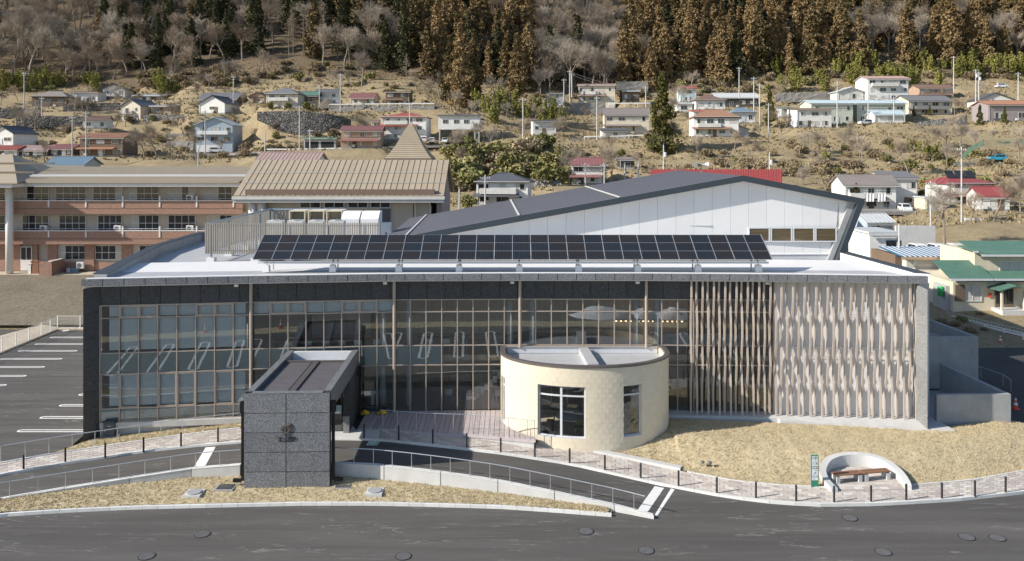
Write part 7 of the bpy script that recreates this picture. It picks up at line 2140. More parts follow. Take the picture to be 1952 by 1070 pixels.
def special_houses():
 # white box on stilts
 p = at(875, 273, 210); W = 79 * 210 / FPX
 r = thing('stilt_house', 'white box house raised on posts over parked cars', 'house', tuple(p))
 zb = ZC - (247 - 295) * 210 / FPX; zt = ZC - (222 - 295) * 210 / FPX
 mb = MB(); mb.box(p.x - W / 2, p.x + W / 2, 210, 218, zb, zt); mb.build('wall', MAT['w_white'], r)
 mb = MB(); mb.hexa([(p.x - W / 2 - .4, 209.5, zt + .05), (p.x + W / 2 + .3, 209.5, zt + .05), (p.x + W / 2 + .3, 218.5, zt + .75), (p.x - W / 2 - .4, 218.5, zt + .75), (p.x - W / 2 - .4, 209.5, zt + .2), (p.x + W / 2 + .3, 209.5, zt + .2), (p.x + W / 2 + .3, 218.5, zt + .9), (p.x - W / 2 - .4, 218.5, zt + .9)]); mb.build('roof', MAT['r_slate'], r)
 for u in (838, 890, 905, 913):
  q = at(u, 273, 210.4); mb = MB(); mb.box(q.x - .15, q.x + .15, 210.3, 210.6, p.z - .5, zb); mb.build('post', MAT['pole'], r)
 for u in (849, 870, 889):
  q = at(u, 235, 210); win(None, r, q.x - .7, q.x + .7, 210, q.z - .1, q.z + .95, 2, None, 'frame')
 # yellow house with green roofs
 r = thing('yellow_house', 'cream-yellow house with green ribbed roofs and porch at the right', 'house', tuple(at(1880, 588, 79)))
 X = lambda u, y=79.0: (u - 976) * y / FPX
 Z = lambda v, y=79.0: ZC - (v - 295) * y / FPX
 zg = Z(588)
 mb = MB(); mb.box(X(1817), X(2010), 79, 87, zg - 1, Z(538)); mb.build('ground_floor_wall', MAT['w_yellow'], r)
 mb = MB(); mb.box(X(1858, 80.5), X(2010, 80.5), 80.5, 87, Z(538), Z(480, 80.5)); mb.build('upper_floor_wall', MAT['w_yellow'], r)
 def ribroof(x0, x1, ya, za, yb, zb, nm, n):
  mb = MB(); mb.hexa([(x0, ya, za), (x1, ya, za), (x1, yb, zb), (x0, yb, zb), (x0, ya, za + .1), (x1, ya, za + .1), (x1, yb, zb + .1), (x0, yb, zb + .1)]); o = mb.build(nm, MAT['green_roof'], r)
  mb = MB()
  for i in range(n + 1): x = x0 + (x1 - x0) * i / n; mb.tube((x, ya, za + .12), (x, yb, zb + .12), .03, n=4)
  mb.build('roof_rib', MAT['green_roof'], o)
  mb = MB(); mb.box(x0, x1, ya - .12, ya - .01, za - .12, za + .08); mb.build('gutter', MAT['steel_paint'], o)
 ribroof(X(1803), X(1884), 78.2, Z(533, 78.2), 81.5, Z(498, 81.5), 'left_roof', 12)
 ribroof(X(1886), X(2020), 78.2, Z(533, 78.2), 80.4, Z(518, 80.4), 'lower_roof', 18)
 ribroof(X(1868, 80), X(2020, 80), 79.7, Z(487, 79.7), 84, Z(461, 84), 'upper_roof', 18)
 ribroof(X(1857, 80), X(1867, 80), 80.2, Z(480, 80.2), 83, Z(470, 83), 'side_roof', 2)
 win(None, r, X(1905, 80.5), X(1965, 80.5), 80.5, Z(518, 80.5), Z(498, 80.5), 3, None, 'frame', 'curtain')
 win(None, r, X(1837), X(1871), 79, Z(575), Z(545), 2, None, 'frame', 'curtain', .08)
 mb = MB(); mb.box(X(1820), X(1838), 78.85, 78.99, Z(574), Z(543)); mb.build('shutter', MAT['w_brown'], r)
 mb = MB(); mb.box(X(1890), X(1936), 77.2, 78.99, zg - .6, zg + .12); mb.build('porch_step', MAT['concrete'], r)
 for u in (1892, 1934):
  mb = MB(); mb.box(X(u) - .09, X(u) + .09, 77.4, 77.6, zg + .121, Z(550)); mb.build('porch_post', MAT['w_cream'], r)
 mb = MB(); m = X(1913); a, b = X(1882), X(1945)
 for s, (xa, xb) in enumerate(((a, m), (m, b))):
  za, zb_ = (Z(549), Z(540)) if s == 0 else (Z(540), Z(549))
  mb.hexa([(xa, 76.9, za), (xb, 76.9, zb_), (xb, 79, zb_), (xa, 79, za), (xa, 76.9, za + .1), (xb, 76.9, zb_ + .1), (xb, 79, zb_ + .1), (xa, 79, za + .1)])
 mb.build('porch_roof', MAT['green_roof'], r)
 mb = MB(); mb.box(X(1896), X(1931), 78.9, 78.99, zg + .1, zg + 2.1); d = mb.build('door', MAT['w_brown'], r)
 for k in range(4):
  a = X(1897.5 + 8.4 * k); mb = MB(); mb.box(a, a + .32, 78.86, 78.898, zg + .5, zg + 1.95); mb.build('pane', MAT['dark_glass'], d)
 mb = MB(); mb.box(X(1884), X(1890), 78.9, 78.99, zg + 1.1, zg + 1.5); mb.build('letter_box', MAT['red'], r)
 mb = MB(); mb.box(X(1809), X(1816.9), 79.6, 82, zg - .5, zg + 2.1); mb.build('lean_to', MAT['w_grey'], r)
 p = at(1793, 553, 80)
 mb = MB(); mb.lathe([(.28, -.6), (.3, .3), (.29, .34)], (p.x, p.y, p.z), 16); tag(mb.build('rain_barrel', MAT['green_tub'], None, True, loc=tuple(p)), 'bright green plastic barrel left of the yellow house', 'barrel')
 # striped roof workshop
 r = thing('striped_roof_workshop', 'low pale workshop with blue and white striped roof', 'building', tuple(at(1785, 548, 88)))
 X = lambda u, y=88.0: (u - 976) * y / FPX
 Z = lambda v, y=88.0: ZC - (v - 295) * y / FPX
 mb = MB(); mb.box(X(1728), X(1803), 88, 95, 0, Z(492)); mb.build('wall', MAT['w_pale'], r)
 for u in (1741, 1790):
  mb = MB(); mb.box(X(u), X(u + 3.5), 87.9, 87.995, 0, Z(494)); mb.build('wall_post', MAT['school_white'], r)
 n = 30
 for i in range(n):
  a, b = X(1714) + (X(1860) - X(1714)) * i / n, X(1714) + (X(1860) - X(1714)) * (i + 1) / n
  za, zb = Z(490, 87.5), Z(471, 93)
  mb = MB(); mb.hexa([(a + .004, 87.5, za), (b - .004, 87.5, za), (b - .004, 93, zb), (a + .004, 93, zb), (a + .004, 87.5, za + .08), (b - .004, 87.5, za + .08), (b - .004, 93, zb + .08), (a + .004, 93, zb + .08)]); mb.build('roof_sheet', MAT['blue_sheet'] if i % 2 == 0 else MAT['white_paint'], r)
 mb = MB(); mb.box(X(1714), X(1860), 87.4, 87.49, Z(494), Z(489)); mb.build('gutter', MAT['w_tan'], r)
 mb = MB(); mb.box(X(1715), X(1727), 89, 95, 0, Z(486, 89)); mb.build('open_bay', MAT['w_brown'], r)
 # concrete wall and shed row above
 mb = MB(); p = at(1708, 462, 112); q = at(1783, 462, 112); mb.box(p.x, q.x, 112, 112.4, p.z - 1, p.z + 2.3)
 tag(mb.build('boundary_wall', MAT['concrete'], None, loc=tuple(p)), 'white concrete boundary wall above the striped roof', 'wall')
 # laundry on the balcony
 for k, (u, lab) in enumerate(((1658, 'white laundry sheet on the balcony, left'), (1680, 'white laundry sheet on the balcony, right'))):
  p = at(u, 376, 148.3); mb = MB(); n = 8
  A = [Vector((p.x - .75 + 1.5 * i / n, 148.3 + .06 * math.sin(i * 2.1), p.z + .65)) for i in range(n + 1)]; B = [q + Vector((0, .05, -1.5)) for q in A]
  mb.strip(B, A); mb.strip([q + Vector((0, .02, 0)) for q in A], [q + Vector((0, .02, 0)) for q in B]); tag(mb.build('laundry', MAT['white_paint'], None, loc=tuple(p)), lab, 'laundry')
MAT['green_roof'] = M('green roof sheet', (.09, .18, .14), .5, 0, .1, 1.2, grime=.2)
MAT['green_tub'] = M('green plastic', (.08, .50, .16), .5, 0, .05)
MAT['blue_sheet'] = M('blue roof sheet', (.03, .16, .30), .5, 0, .15, 2)
special_houses()
# ------------------------------------------------------------------ retaining walls, rails, poles, wires, cars
def hill_walls():
 def wallstrip(lab, pts, mat, name='retaining_wall', th=.5, lean=.25):
  """pts: (u, v top, v bottom, Y)"""
  mb = MB(); T = []; B = []
  n = len(pts) - 1
  for u, vt, vb, Y in pts:
   T.append(at(u, vt, Y) + Vector((0, lean, 0))); b = at(u, vb, Y); B.append(b - Vector((0, 0, .8)))
  T2 = []; B2 = []
  for (a, b), (c, d) in zip(zip(T, T[1:]), zip(B, B[1:])):
   m = max(1, int((b - a).length / 1.2))
   for i in range(m):
    t = i / m; T2.append(a + (b - a) * t); B2.append(c + (d - c) * t)
  T2.append(T[-1]); B2.append(B[-1])
  rows = [[b + (t - b) * k for b, t in zip(B2, T2)] for k in (0, .2, .4, .6, .8, 1)]
  for r_ in rows[1:-1]:
   for i, p in enumerate(r_): r_[i] = p + Vector((0, noise.noise((p.x * 1.1, p.z * 1.1, 5)) * .22, 0))
  for a, b in zip(rows, rows[1:]): mb.strip(a, b)
  K = [p + Vector((0, th, 0)) for p in T2]; mb.strip(T2, K)
  mb.strip(K, [p + Vector((0, th + .3, 0)) for p in B2])
  tag(mb.build(name, MAT[mat], None, loc=tuple(B2[0])), lab, 'wall')
 wallstrip('dark boulder retaining wall under the cream hipped house', [(490, 213, 224, 225), (540, 212, 246, 224), (580, 213, 258, 223), (620, 217, 258, 223), (650, 222, 246, 224), (668, 228, 236, 225)], 'stonewall')
 wallstrip('pale cobble wall below the balcony house on the left', [(272, 219, 236, 243), (320, 219, 237, 243), (371, 221, 231, 243)], 'stonewall_pale')
 wallstrip('dark terrace wall at the far left', [(-60, 206, 221, 256), (0, 206, 221, 256), (75, 207, 219, 256)], 'stonewall')
 wallstrip('dark terrace wall below the white shed on the left', [(120, 198, 220, 262), (167, 196, 221, 262), (227, 196, 219, 262)], 'stonewall')
 wallstrip('second dark terrace wall lower on the left', [(30, 222, 240, 240), (100, 222, 238, 240), (160, 222, 236, 240)], 'stonewall')
 wallstrip('grey concrete wall carrying the upper road', [(626, 202, 212, 236), (720, 202, 212, 236), (828, 201, 209, 236)], 'blockwall', th=1.5)
 wallstrip('grey block wall left of the blue house', [(315, 255, 268, 232), (375, 255, 268, 232)], 'blockwall')
 wallstrip('sloped grey terrace face left of the blue house', [(314, 269, 290, 224), (366, 269, 291, 224)], 'blockwall', lean=1.5)
 wallstrip('long grey wall behind the stepped house', [(1175, 156, 168, 285), (1235, 155, 167, 285)], 'blockwall')
 wallstrip('grey wall along the terrace at the upper right', [(1480, 177, 190, 262), (1545, 176, 190, 262), (1600, 175, 188, 262)], 'blockwall')
 wallstrip('dark stone wall under the cream house on the right', [(1735, 235, 245, 224), (1790, 228, 245, 224), (1845, 219, 240, 225)], 'stonewall_pale')
 wallstrip('cobble wall right of the modern dark-roofed house', [(1004, 342, 358, 158), (1070, 344, 360, 158)], 'stonewall_pale', lean=1.2)
 wallstrip('grey garage front wall above the lower road', [(1088, 196, 214, 258), (1150, 196, 214, 258)], 'blockwall')
 def gr(lab, pts, mat='white_paint', lift=0):
  guard(lab, [at(u, v, Y) for u, v, Y in pts], .75, mat, 1, 'guard rails on the hill roads')
 gr('white guard rail on the lower road left of the green garage', [(505, 289, 203), (560, 289, 203), (650, 287, 203)])
 gr('white guard rail on the upper road above the concrete wall', [(626, 203, 236), (720, 202, 236), (828, 201, 236)])
 gr('white guard rail below the traditional cream house', [(1114, 265, 212), (1170, 264, 212), (1228, 262, 212)])
 gr('white guard rail behind the cream house below the blue-roofed hut', [(1160, 200, 256), (1190, 201, 256), (1240, 200, 256)])
 gr('white guard rail on the right beyond the bare trees', [(1840, 424, 133), (1890, 426, 133), (1960, 428, 133)])
 # hill roads as strips
 def road(pts, w, nm='hill_road'):
  A = [at(u, v, Y) + Vector((0, 0, .1)) for u, v, Y in pts]; B = [p + Vector((0, w, .15)) for p in A]
  mb = MB(); mb.slab(A, B, .6); structure(mb, nm, MAT['blockwall'])
 road([(360, 294, 214), (420, 294, 214), (505, 290, 204.5), (650, 288, 204.5), (740, 280, 205), (925, 276, 206)], 4)
 road([(600, 203.5, 237.6), (720, 203, 237.6), (840, 202, 237.6)], 4.5)
 road([(1080, 266, 213), (1235, 264, 213)], 3.5)
 road([(1640, 404, 143), (1760, 405, 143), (1900, 408, 141)], 5)
 road([(1820, 312, 178), (1960, 312, 178)], 4)
 # green net fence on the right terrace
 for lab, pts in (('green net fence around the field on the right terrace', [(1838, 303, 181), (1850, 290, 186), (1875, 277, 197), (1960, 275, 197)]),):
  P = [at(u, v, Y) for u, v, Y in pts]; g = thing('net_fence', lab, 'fence', tuple(P[0]))
  mb = MB()
  for a, b in zip(P, P[1:]):
   n = max(2, int((b - a).length / .5))
   for i in range(n): p = a + (b - a) * (i / n); mb.tube(p, p + Vector((0, 0, 1.3)), .03, n=4)
   for z in (.1, .4, .7, 1.0, 1.3): mb.tube(a + Vector((0, 0, z)), b + Vector((0, 0, z)), .025, n=4)
  mb.build('net', MAT['green_net'], g)
MAT['green_net'] = M('green netting', (.12, .30, .22), .7)
hill_walls()
def poles():
 L = [(46, 137, 203, 262, 'left of the low old house on the far left'), (80, 185, 222, 245, 'above the dark terrace walls on the far left'), (164, 212, 305, 196, 'before the rust-red roof behind the school'), (138, 221, 298, 205, 'left of the rust-red roof'),
  (391, 210, 296, 208, 'before the blue three-level house'), (445, 144, 200, 245, 'on the grass slope left of the boulder wall'), (378, 284, 322, 190, 'short one behind the school roof'), (571, 201, 290, 202, 'before the boulder wall'),
  (591, 246, 290, 201, 'before the green-roofed garage'), (505, 251, 290, 203, 'at the left end of the lower guard rail'), (649, 140, 205, 234, 'above the concrete road wall'), (609, 161, 203, 240, 'beside the white lean-to house'),
  (781, 196, 265, 210, 'behind the spire tip'), (997, 187, 264, 212, 'beside the small white flat-roofed house'), (1086, 134, 184, 262, 'tall one left of the stepped house'), (1090, 140, 184, 264, 'twin right behind the tall one left of the stepped house'),
  (1075, 150, 204, 258, 'beside the grey box house'), (1138, 184, 262, 211, 'before the traditional cream house'), (1231, 165, 205, 240, 'left of the green fir'), (1265, 276, 325, 170, 'with transformer before the grassy bank'),
  (1467, 290, 330, 165, 'with transformer right of the red hall roof'), (1409, 128, 176, 262, 'above the silver-grey shed roof'), (1437, 147, 200, 248, 'right of the silver-grey shed'), (1448, 159, 238, 225, 'beside the bright blue roof'),
  (1465, 197, 250, 218, 'on the grassy bank right of the blue roof'), (1596, 155, 240, 220, 'tall one before the left apartment house'), (1704, 185, 232, 222, 'before the right apartment house'), (1818, 107, 165, 262, 'in the bamboo on the right'),
  (1860, 132, 188, 248, 'left of the barn with black gable'), (1866, 137, 200, 240, 'with crossarm beside the barn with black gable'), (1941, 138, 190, 245, 'at the far right above the rust roof'), (1833, 280, 415, 132, 'tall one before the crimson roof'),
  (1774, 345, 424, 128, 'left of the bare tree on the right road'), (1116, 311, 378, 160, 'before the old rusty-roofed house'), (1152, 311, 376, 160, 'right of the old rusty-roofed house'), (1217, 308, 340, 168, 'slim one above the gymnasium roof'),
  (1191, 309, 345, 168, 'slim one left above the gymnasium roof'), (925, 334, 405, 130, 'before the modern dark-roofed house'), (1714, 428, 505, 92, 'beside the plain white tower building'), (876, 361, 440, 100, 'right of the tan-roofed hall'), (1655, 196, 215, 224, 'small one between the apartment houses')]
 tops = {}
 for k, (u, vt, vb, Y, where) in enumerate(L):
  p = at(u, vb, Y); q = at(u, vt, Y)
  r = thing('utility_pole', 'concrete utility pole ' + where, 'utility pole', tuple(p), 'utility poles')
  mb = MB(); mb.tube((p.x, Y, p.z - 2), (p.x, Y, q.z), .19 if Y > 150 else .15, .12 if Y > 150 else .1, 8); mb.build('shaft', MAT['pole'], r)
  if q.z - p.z > 5.5 and k not in (36, 35):
   mb = MB(); mb.box(p.x - .8, p.x + .8, Y - .06, Y + .06, q.z - .6, q.z - .48); mb.box(p.x - .5, p.x + .5, Y - .06, Y + .06, q.z - 1.3, q.z - 1.2); mb.build('crossarm', MAT['steel'], r)
   mb = MB()
   for dx in (-.7, -.35, .35, .7): mb.tube((p.x + dx, Y, q.z - .48), (p.x + dx, Y, q.z - .3), .05, n=5)
   mb.build('insulator', MAT['white_paint'], r)
  if k in (19, 20, 28, 29):
   mb = MB(); mb.tube((p.x + .35, Y, q.z - 2.6), (p.x + .35, Y, q.z - 1.6), .3, n=10); mb.build('transformer', MAT['steel_paint'], r)
  tops[k] = q
 W = [(0, 1), (3, 2), (4, 6), (7, 8), (10, 11), (13, 17), (14, 18), (19, 20), (21, 22), (22, 23), (25, 26), (28, 30), (31, 32), (33, 34), (12, 13), (2, 4), (20, 31)]
 for n, (a, b) in enumerate(W):
  A, B = tops[a], tops[b]
  for dz in (-.4, -1.2):
   mb = MB(); P = []
   for i in range(9):
    t = i / 8; P.append(A + (B - A) * t + Vector((0, 0, dz - 1.2 * 4 * t * (1 - t))))
   mb.path(P, .03, 3)
   tag(mb.build('overhead_wire', MAT['black'], None, loc=tuple(A)), 'dark overhead wire sagging between hillside utility poles', 'wire', 'overhead wires between the hillside poles')
poles()
def car_proto():
 r = thing('parked_car', 'x', 'car', (0, 0, 0), 'parked cars')
 def body(mb, prof, w0, w1):
  n = len(prof); vs = [(x, -w0 if k == 0 else -w1, z) for x, z, k in prof] + [(x, w0 if k == 0 else w1, z) for x, z, k in prof]
  fs = [tuple(range(n)), tuple(range(2 * n - 1, n - 1, -1))] + [((i + 1) % n, i, n + i, n + (i + 1) % n) for i in range(n)]
  mb.raw(vs, fs)
 mb = MB(); body(mb, [(-1.75, .3, 0), (1.75, .3, 0), (1.78, .62, 0), (1.65, .86, 0), (.95, .96, 0), (.45, 1.44, 1), (.2, 1.52, 1), (-1.2, 1.52, 1), (-1.62, 1.38, 1), (-1.74, .95, 0), (-1.78, .6, 0)], .78, .66)
 mb.build('body', MAT['car_white'], r)
 for s in (-1, 1):
  mb = MB(); y = s * .735
  mb.hexa([(-1.45, y - .06, .98), (.72, y - .06, .98), (.72, y + .06, .98), (-1.45, y + .06, .98), (-1.35, y - .06 - s * .06, 1.4), (.35, y - .06 - s * .06, 1.4), (.35, y + .03 - s * .06, 1.4), (-1.35, y + .03 - s * .06, 1.4)]); mb.build('side_window', MAT['dark_glass'], r)
  for x in (-1.1, 1.12):
   mb = MB(); mb.tube((x, s * .66, .3), (x, s * .8, .3), .3, n=14); w = mb.build('wheel', MAT['rubber'], r)
   mb = MB(); mb.tube((x, s * .801, .3), (x, s * .815, .3), .17, n=10); mb.build('rim', MAT['steel'], w)
  mb = MB(); mb.box(1.66, 1.8, s * .62 - .13, s * .62 + .13, .64, .8); mb.build('headlight', MAT['white_sign'], r)
  mb = MB(); mb.box(-1.8, -1.7, s * .66 - .08, s * .66 + .08, .7, 1.0); mb.build('tail_light', MAT['red'], r)
 mb = MB(); mb.hexa([(.90, -.62, .98), (.97, -.62, .99), (.97, .62, .99), (.90, .62, .98), (.47, -.56, 1.42), (.53, -.56, 1.44), (.53, .56, 1.44), (.47, .56, 1.42)]); mb.build('windscreen', MAT['dark_glass'], r)
 mb = MB(); mb.box(-1.765, -1.7, -.55, .55, 1.02, 1.34); mb.build('rear_window', MAT['dark_glass'], r)
 return r
MAT['car_white'] = M('white car paint', (.72, .73, .74), .25, 0, .02, spec=.6)
MAT['car_blue'] = M('blue car paint', (.03, .30, .45), .25, 0, .02, spec=.6)
MAT['car_dark'] = M('dark car paint', (.06, .065, .075), .25, 0, .02, spec=.6)
def cars():
 L = [(412, 291.5, 213, 8, 'white car parked beside the blue three-level house', 'w'), (808, 271.5, 207, 95, 'white car at the left of the row under the stilt house', 'w'), (823, 273.5, 208, 95, 'white van in the row left of the stilt house posts', 'w'),
  (849, 273.5, 211.5, 265, 'white car under the stilt house, behind the first post', 'w'), (866, 273.5, 212, 265, 'dark car under the stilt house in the middle', 'd'), (883, 273, 211.5, 265, 'white van under the stilt house at the right', 'w'),
  (1725, 404, 146, 260, 'white car parked before the laundry house', 'w'), (1900, 307, 180, 175, 'small bright blue car on the right terrace road', 'b'), (1909, 168, 250, 0, 'white car on the far right upper road', 'w'),
  (1649, 238, 224, 190, 'white car between the apartment houses', 'w'), (1745, 485, 108, 90, 'white van behind the striped roof, left', 'w'), (1782, 485, 108, 90, 'white van behind the striped roof, middle', 'w'), (1818, 485, 108, 90, 'white van behind the striped roof, right', 'w')]
 src = car_proto(); first = True
 for u, v, Y, a, lab, c in L:
  p = at(u, v, Y)
  if 180 < Y or True: p.z = p.z
  if first: o = src; o.location = p; o.rotation_euler = (0, 0, R(a)); o['label'] = lab; first = False
  else: o = copy_tree(src, p, R(a), lab)
  if c != 'w':
   for ch in o.children:
    if ch.name.startswith('body'):
     ch.data = ch.data.copy(); ch.data.materials[0] = MAT['car_blue' if c == 'b' else 'car_dark']
cars()
# ------------------------------------------------------------------ trees
def quadcloud(mb, c, rx, rz, n, size, rnd, droop=0.0):
 for _ in range(n):
  while True:
   x, y, z = rnd.uniform(-1, 1), rnd.uniform(-1, 1), rnd.uniform(-1, 1)
   if x * x + y * y + z * z <= 1: break
  p = Vector((c[0] + x * rx, c[1] + y * rx, c[2] + z * rz))
  a = Vector((rnd.gauss(0, 1), rnd.gauss(0, 1), rnd.gauss(0, .7) - droop)).normalized(); b = a.orthogonal().normalized()
  b = (b * math.cos(rnd.uniform(0, 6.28)) + a.cross(b) * math.sin(rnd.uniform(0, 6.28))).normalized()
  s = size * rnd.uniform(.6, 1.25)
  mb.face([p - a * s - b * s * .3, p - a * s * .2 + b * s * .55, p + a * s, p - a * s * .1 - b * s * .6])
def cedar_mesh(seed, h, rad, clumps, per, mat, bare=.14, shape=.85, size=.42):
 rnd = random.Random(seed); mb = MB()
 mb.tube((0, 0, -1), (0, 0, h * .5), h * .016, h * .011, 7); mb.tube((0, 0, h * .5), (0, 0, h * .97), h * .011, .03, 6)
 nt = len(mb.f)
 tk = mb; cr = MB()
 for i in range(clumps):
  t = (i + rnd.random()) / clumps; t = t ** 1.15
  z = h * (bare + (1 - bare) * t)
  r = rad * (1 - t) ** shape * (0.75 + .25 * math.sin(t * 17 + seed)) + .18
  a = rnd.uniform(0, 6.28); k = rnd.uniform(.35, 1.05)
  c = (math.cos(a) * r * k, math.sin(a) * r * k, z - r * k * .25)
  s = .45 + .22 * r
  quadcloud(cr, c, s, s * .75, per, size, rnd, .5)
  if rnd.random() < .35: tk.tube((0, 0, z), c, .05, .02, 3, False)
 return tk.mesh('trunk', MAT['bark']), cr.mesh('crown', mat)
def bare_mesh(seed, h, spread, twig, style='round', depth=4):
 rnd = random.Random(seed); tk = MB(); cr = MB()
 def grow(p, d, L, r, lev):
  q = p; dd = d
  nseg = 3 if lev < 3 else 2
  for s in range(nseg):
   dd = (dd + Vector((rnd.gauss(0, .13), rnd.gauss(0, .13), rnd.gauss(0, .06) + (.05 if lev > 0 else 0)))).normalized()
   e = q + dd * (L / nseg)
   r1 = r * (1 - .3 / nseg * (s + 1))
   (tk if lev < 2 else cr).tube(q, e, r, r1, 5 if lev < 2 else 3, False)
   if lev < depth and s > 0 - (lev > 1):
    n = {0: 3, 1: 3, 2: 3, 3: 4}.get(lev, 2)
    for _ in range(n):
     ax = dd.orthogonal().normalized(); ax = (ax * math.cos(rnd.uniform(0, 6.28)) + dd.cross(ax) * math.sin(rnd.uniform(0, 6.28)))
     k = rnd.uniform(.45, .95) * spread
     nd = (dd + ax * k);
     nd.z = nd.z + (.12 if style == 'round' else -.05); nd.normalize()
     grow(e, nd, L * rnd.uniform(.5, .72), max(.016, r1 * .52), lev + 1)
   q = e; r = r1
 if style == 'pole':   # larch-like: straight stem, short level branches
  tk.tube((0, 0, -1), (0, 0, h * .95), h * .012, .03, 6)
  for i in range(70):
   z = h * (.25 + .72 * (i / 70)); a = rnd.uniform(0, 6.28); L = (h - z) * .28 + .8
   d = Vector((math.cos(a), math.sin(a), rnd.uniform(.05, .45))).normalized(); e = Vector((0, 0, z)) + d * L
   cr.tube((0, 0, z), e, .04, .016, 3, False)
   for k in range(9):
    t = rnd.uniform(.25, 1); b = Vector((0, 0, z)) + d * L * t; f = (d * .5 + Vector((rnd.gauss(0, .6), rnd.gauss(0, .6), rnd.gauss(.1, .5)))).normalized(); cr.tube(b, b + f * rnd.uniform(.4, 1.1), .022, .014, 3, False)
 else:
  tr = h * .25
  tk.tube((0, 0, -1), (0, 0, tr * .4), h * .026, h * .022, 7, False)
  grow(Vector((0, 0, tr * .4)), Vector((rnd.gauss(0, .08), rnd.gauss(0, .08), 1)).normalized(), h * .42, h * .024, 0)
 return tk.mesh('trunk', MAT['bark_pale'] if style != 'dark' else MAT['bark']), cr.mesh('crown', twig)
def bush_mesh(seed, r, h, n, mat, size, lumps=8):
 rnd = random.Random(seed); mb = MB()
 for i in range(lumps):
  a = rnd.uniform(0, 6.28); k = rnd.uniform(0, .7) * r
  quadcloud(mb, (math.cos(a) * k, math.sin(a) * k, h * rnd.uniform(.3, .75)), r * .42, h * .32, n // lumps, size, rnd)
 st = MB()
 for i in range(5):
  a = rnd.uniform(0, 6.28); st.tube((0, 0, -.4), (math.cos(a) * r * .4, math.sin(a) * r * .4, h * .6), .05, .02, 4, False)
 return st.mesh('stem', MAT['bark']), mb.mesh('foliage', mat)
def bamboo_mesh(seed, h, r, n):
 rnd = random.Random(seed); mb = MB(); st = MB()
 for i in range(9):
  a = rnd.uniform(0, 6.28); k = rnd.uniform(0, r * .7); b = Vector((math.cos(a) * k, math.sin(a) * k, -.5)); lean = Vector((rnd.gauss(0, .14), rnd.gauss(0, .14), 1)); H_ = h * rnd.uniform(.7, 1.05)
  top = b + lean * H_
  st.tube(b, top, .06, .02, 4, False)
  for j in range(9):
   t = .3 + .7 * j / 8; c = b + lean * (H_ * t); c = c + Vector((rnd.gauss(0, .25), rnd.gauss(0, .25), -.1)); s = .75 * (1.25 - t * .75)
   quadcloud(mb, c, s, s * .9, n // 81, .34, rnd, .4)
 return st.mesh('culm', MAT['bamboo']), mb.mesh('foliage', MAT['bamboo'])
PROTO = {
 'cedar': [cedar_mesh(i, 21 + i, 4.5 + .3 * (i % 3), 190, 20, MAT['cedar'], .08, .7, size=.52) for i in range(5)],
 'fir': [cedar_mesh(20 + i, 20 + 2 * i, 4.4, 170, 18, MAT['fir'], .08, .7, size=.52) for i in range(3)],
 'firg': [cedar_mesh(30, 20, 4.6, 230, 22, MAT['fir_green'], .04, .8, .4)],
 'bigcedar': [cedar_mesh(40 + i, 27, 5.2, 260, 24, MAT['cedar'], .07, .72, .46) for i in range(2)],
 'bare': [bare_mesh(50 + i, 13 + i, 1.1, MAT['twig'] if i % 2 == 0 else MAT['twig_warm']) for i in range(5)],
 'larch': [bare_mesh(60 + i, 19 + i, 1, MAT['twig_warm'], 'pole') for i in range(2)],
 'bamboo': [bamboo_mesh(70 + i, 9.5, 2.2, 1700) for i in range(3)],
 'shrub': [bush_mesh(80 + i, 1.8, 1.9, 800, MAT['shrub'], .19, 12) for i in range(3)],
 'gshrub': [bush_mesh(85 + i, 1.6, 2.0, 700, MAT['shrub_green'], .22, 10) for i in range(2)],
}
def joined(tm, cm, name):
 """trunk and crown in one mesh for trees too far to show their parts"""
 me = bpy.data.meshes.new(name)
 vs = [tuple(v.co) for v in tm.vertices] + [tuple(v.co) for v in cm.vertices]; n = len(tm.vertices)
 fs = [tuple(p.vertices) for p in tm.polygons] + [tuple(i + n for i in p.vertices) for p in cm.polygons]
 me.from_pydata(vs, [], fs); me.materials.append(tm.materials[0]); me.materials.append(cm.materials[0])
 me.polygons.foreach_set('material_index', [0] * len(tm.polygons) + [1] * len(cm.polygons))
 return me
JOIN = {k: [joined(t, c, k + '_tree') for t, c in v] for k, v in PROTO.items()}
NAMES = {'cedar': 'cedar_tree', 'fir': 'fir_tree', 'firg': 'fir_tree', 'bigcedar': 'cedar_tree', 'bare': 'bare_tree', 'larch': 'larch_tree', 'bamboo': 'bamboo_clump', 'shrub': 'bare_shrub', 'gshrub': 'evergreen_shrub'}
def tree(kind, x, y, s, label, group, parts=False, var=None, sz=None, zoff=0.0):
 var = random.randrange(len(PROTO[kind])) if var is None else var % len(PROTO[kind])
 z = terr(x, y) - .2 + zoff
 cat = 'shrub' if 'shrub' in kind else ('bamboo' if kind == 'bamboo' else 'tree')
 if parts:
  r = thing(NAMES[kind], label, cat, (x, y, z), group)
  r.rotation_euler = (0, 0, random.uniform(0, 6.28)); r.scale = (s, s, s * (sz or 1))
  for me in PROTO[kind][var]:
   o = bpy.data.objects.new(me.name.split('.')[0], me); COL.objects.link(o); o.parent = r
 else:
  r = bpy.data.objects.new(NAMES[kind], JOIN[kind][var]); COL.objects.link(r)
  r.location = (x, y, z); r.rotation_euler = (0, 0, random.uniform(0, 6.28)); r.scale = (s, s, s * (sz or 1))
  tag(r, label, cat, group)
 return r
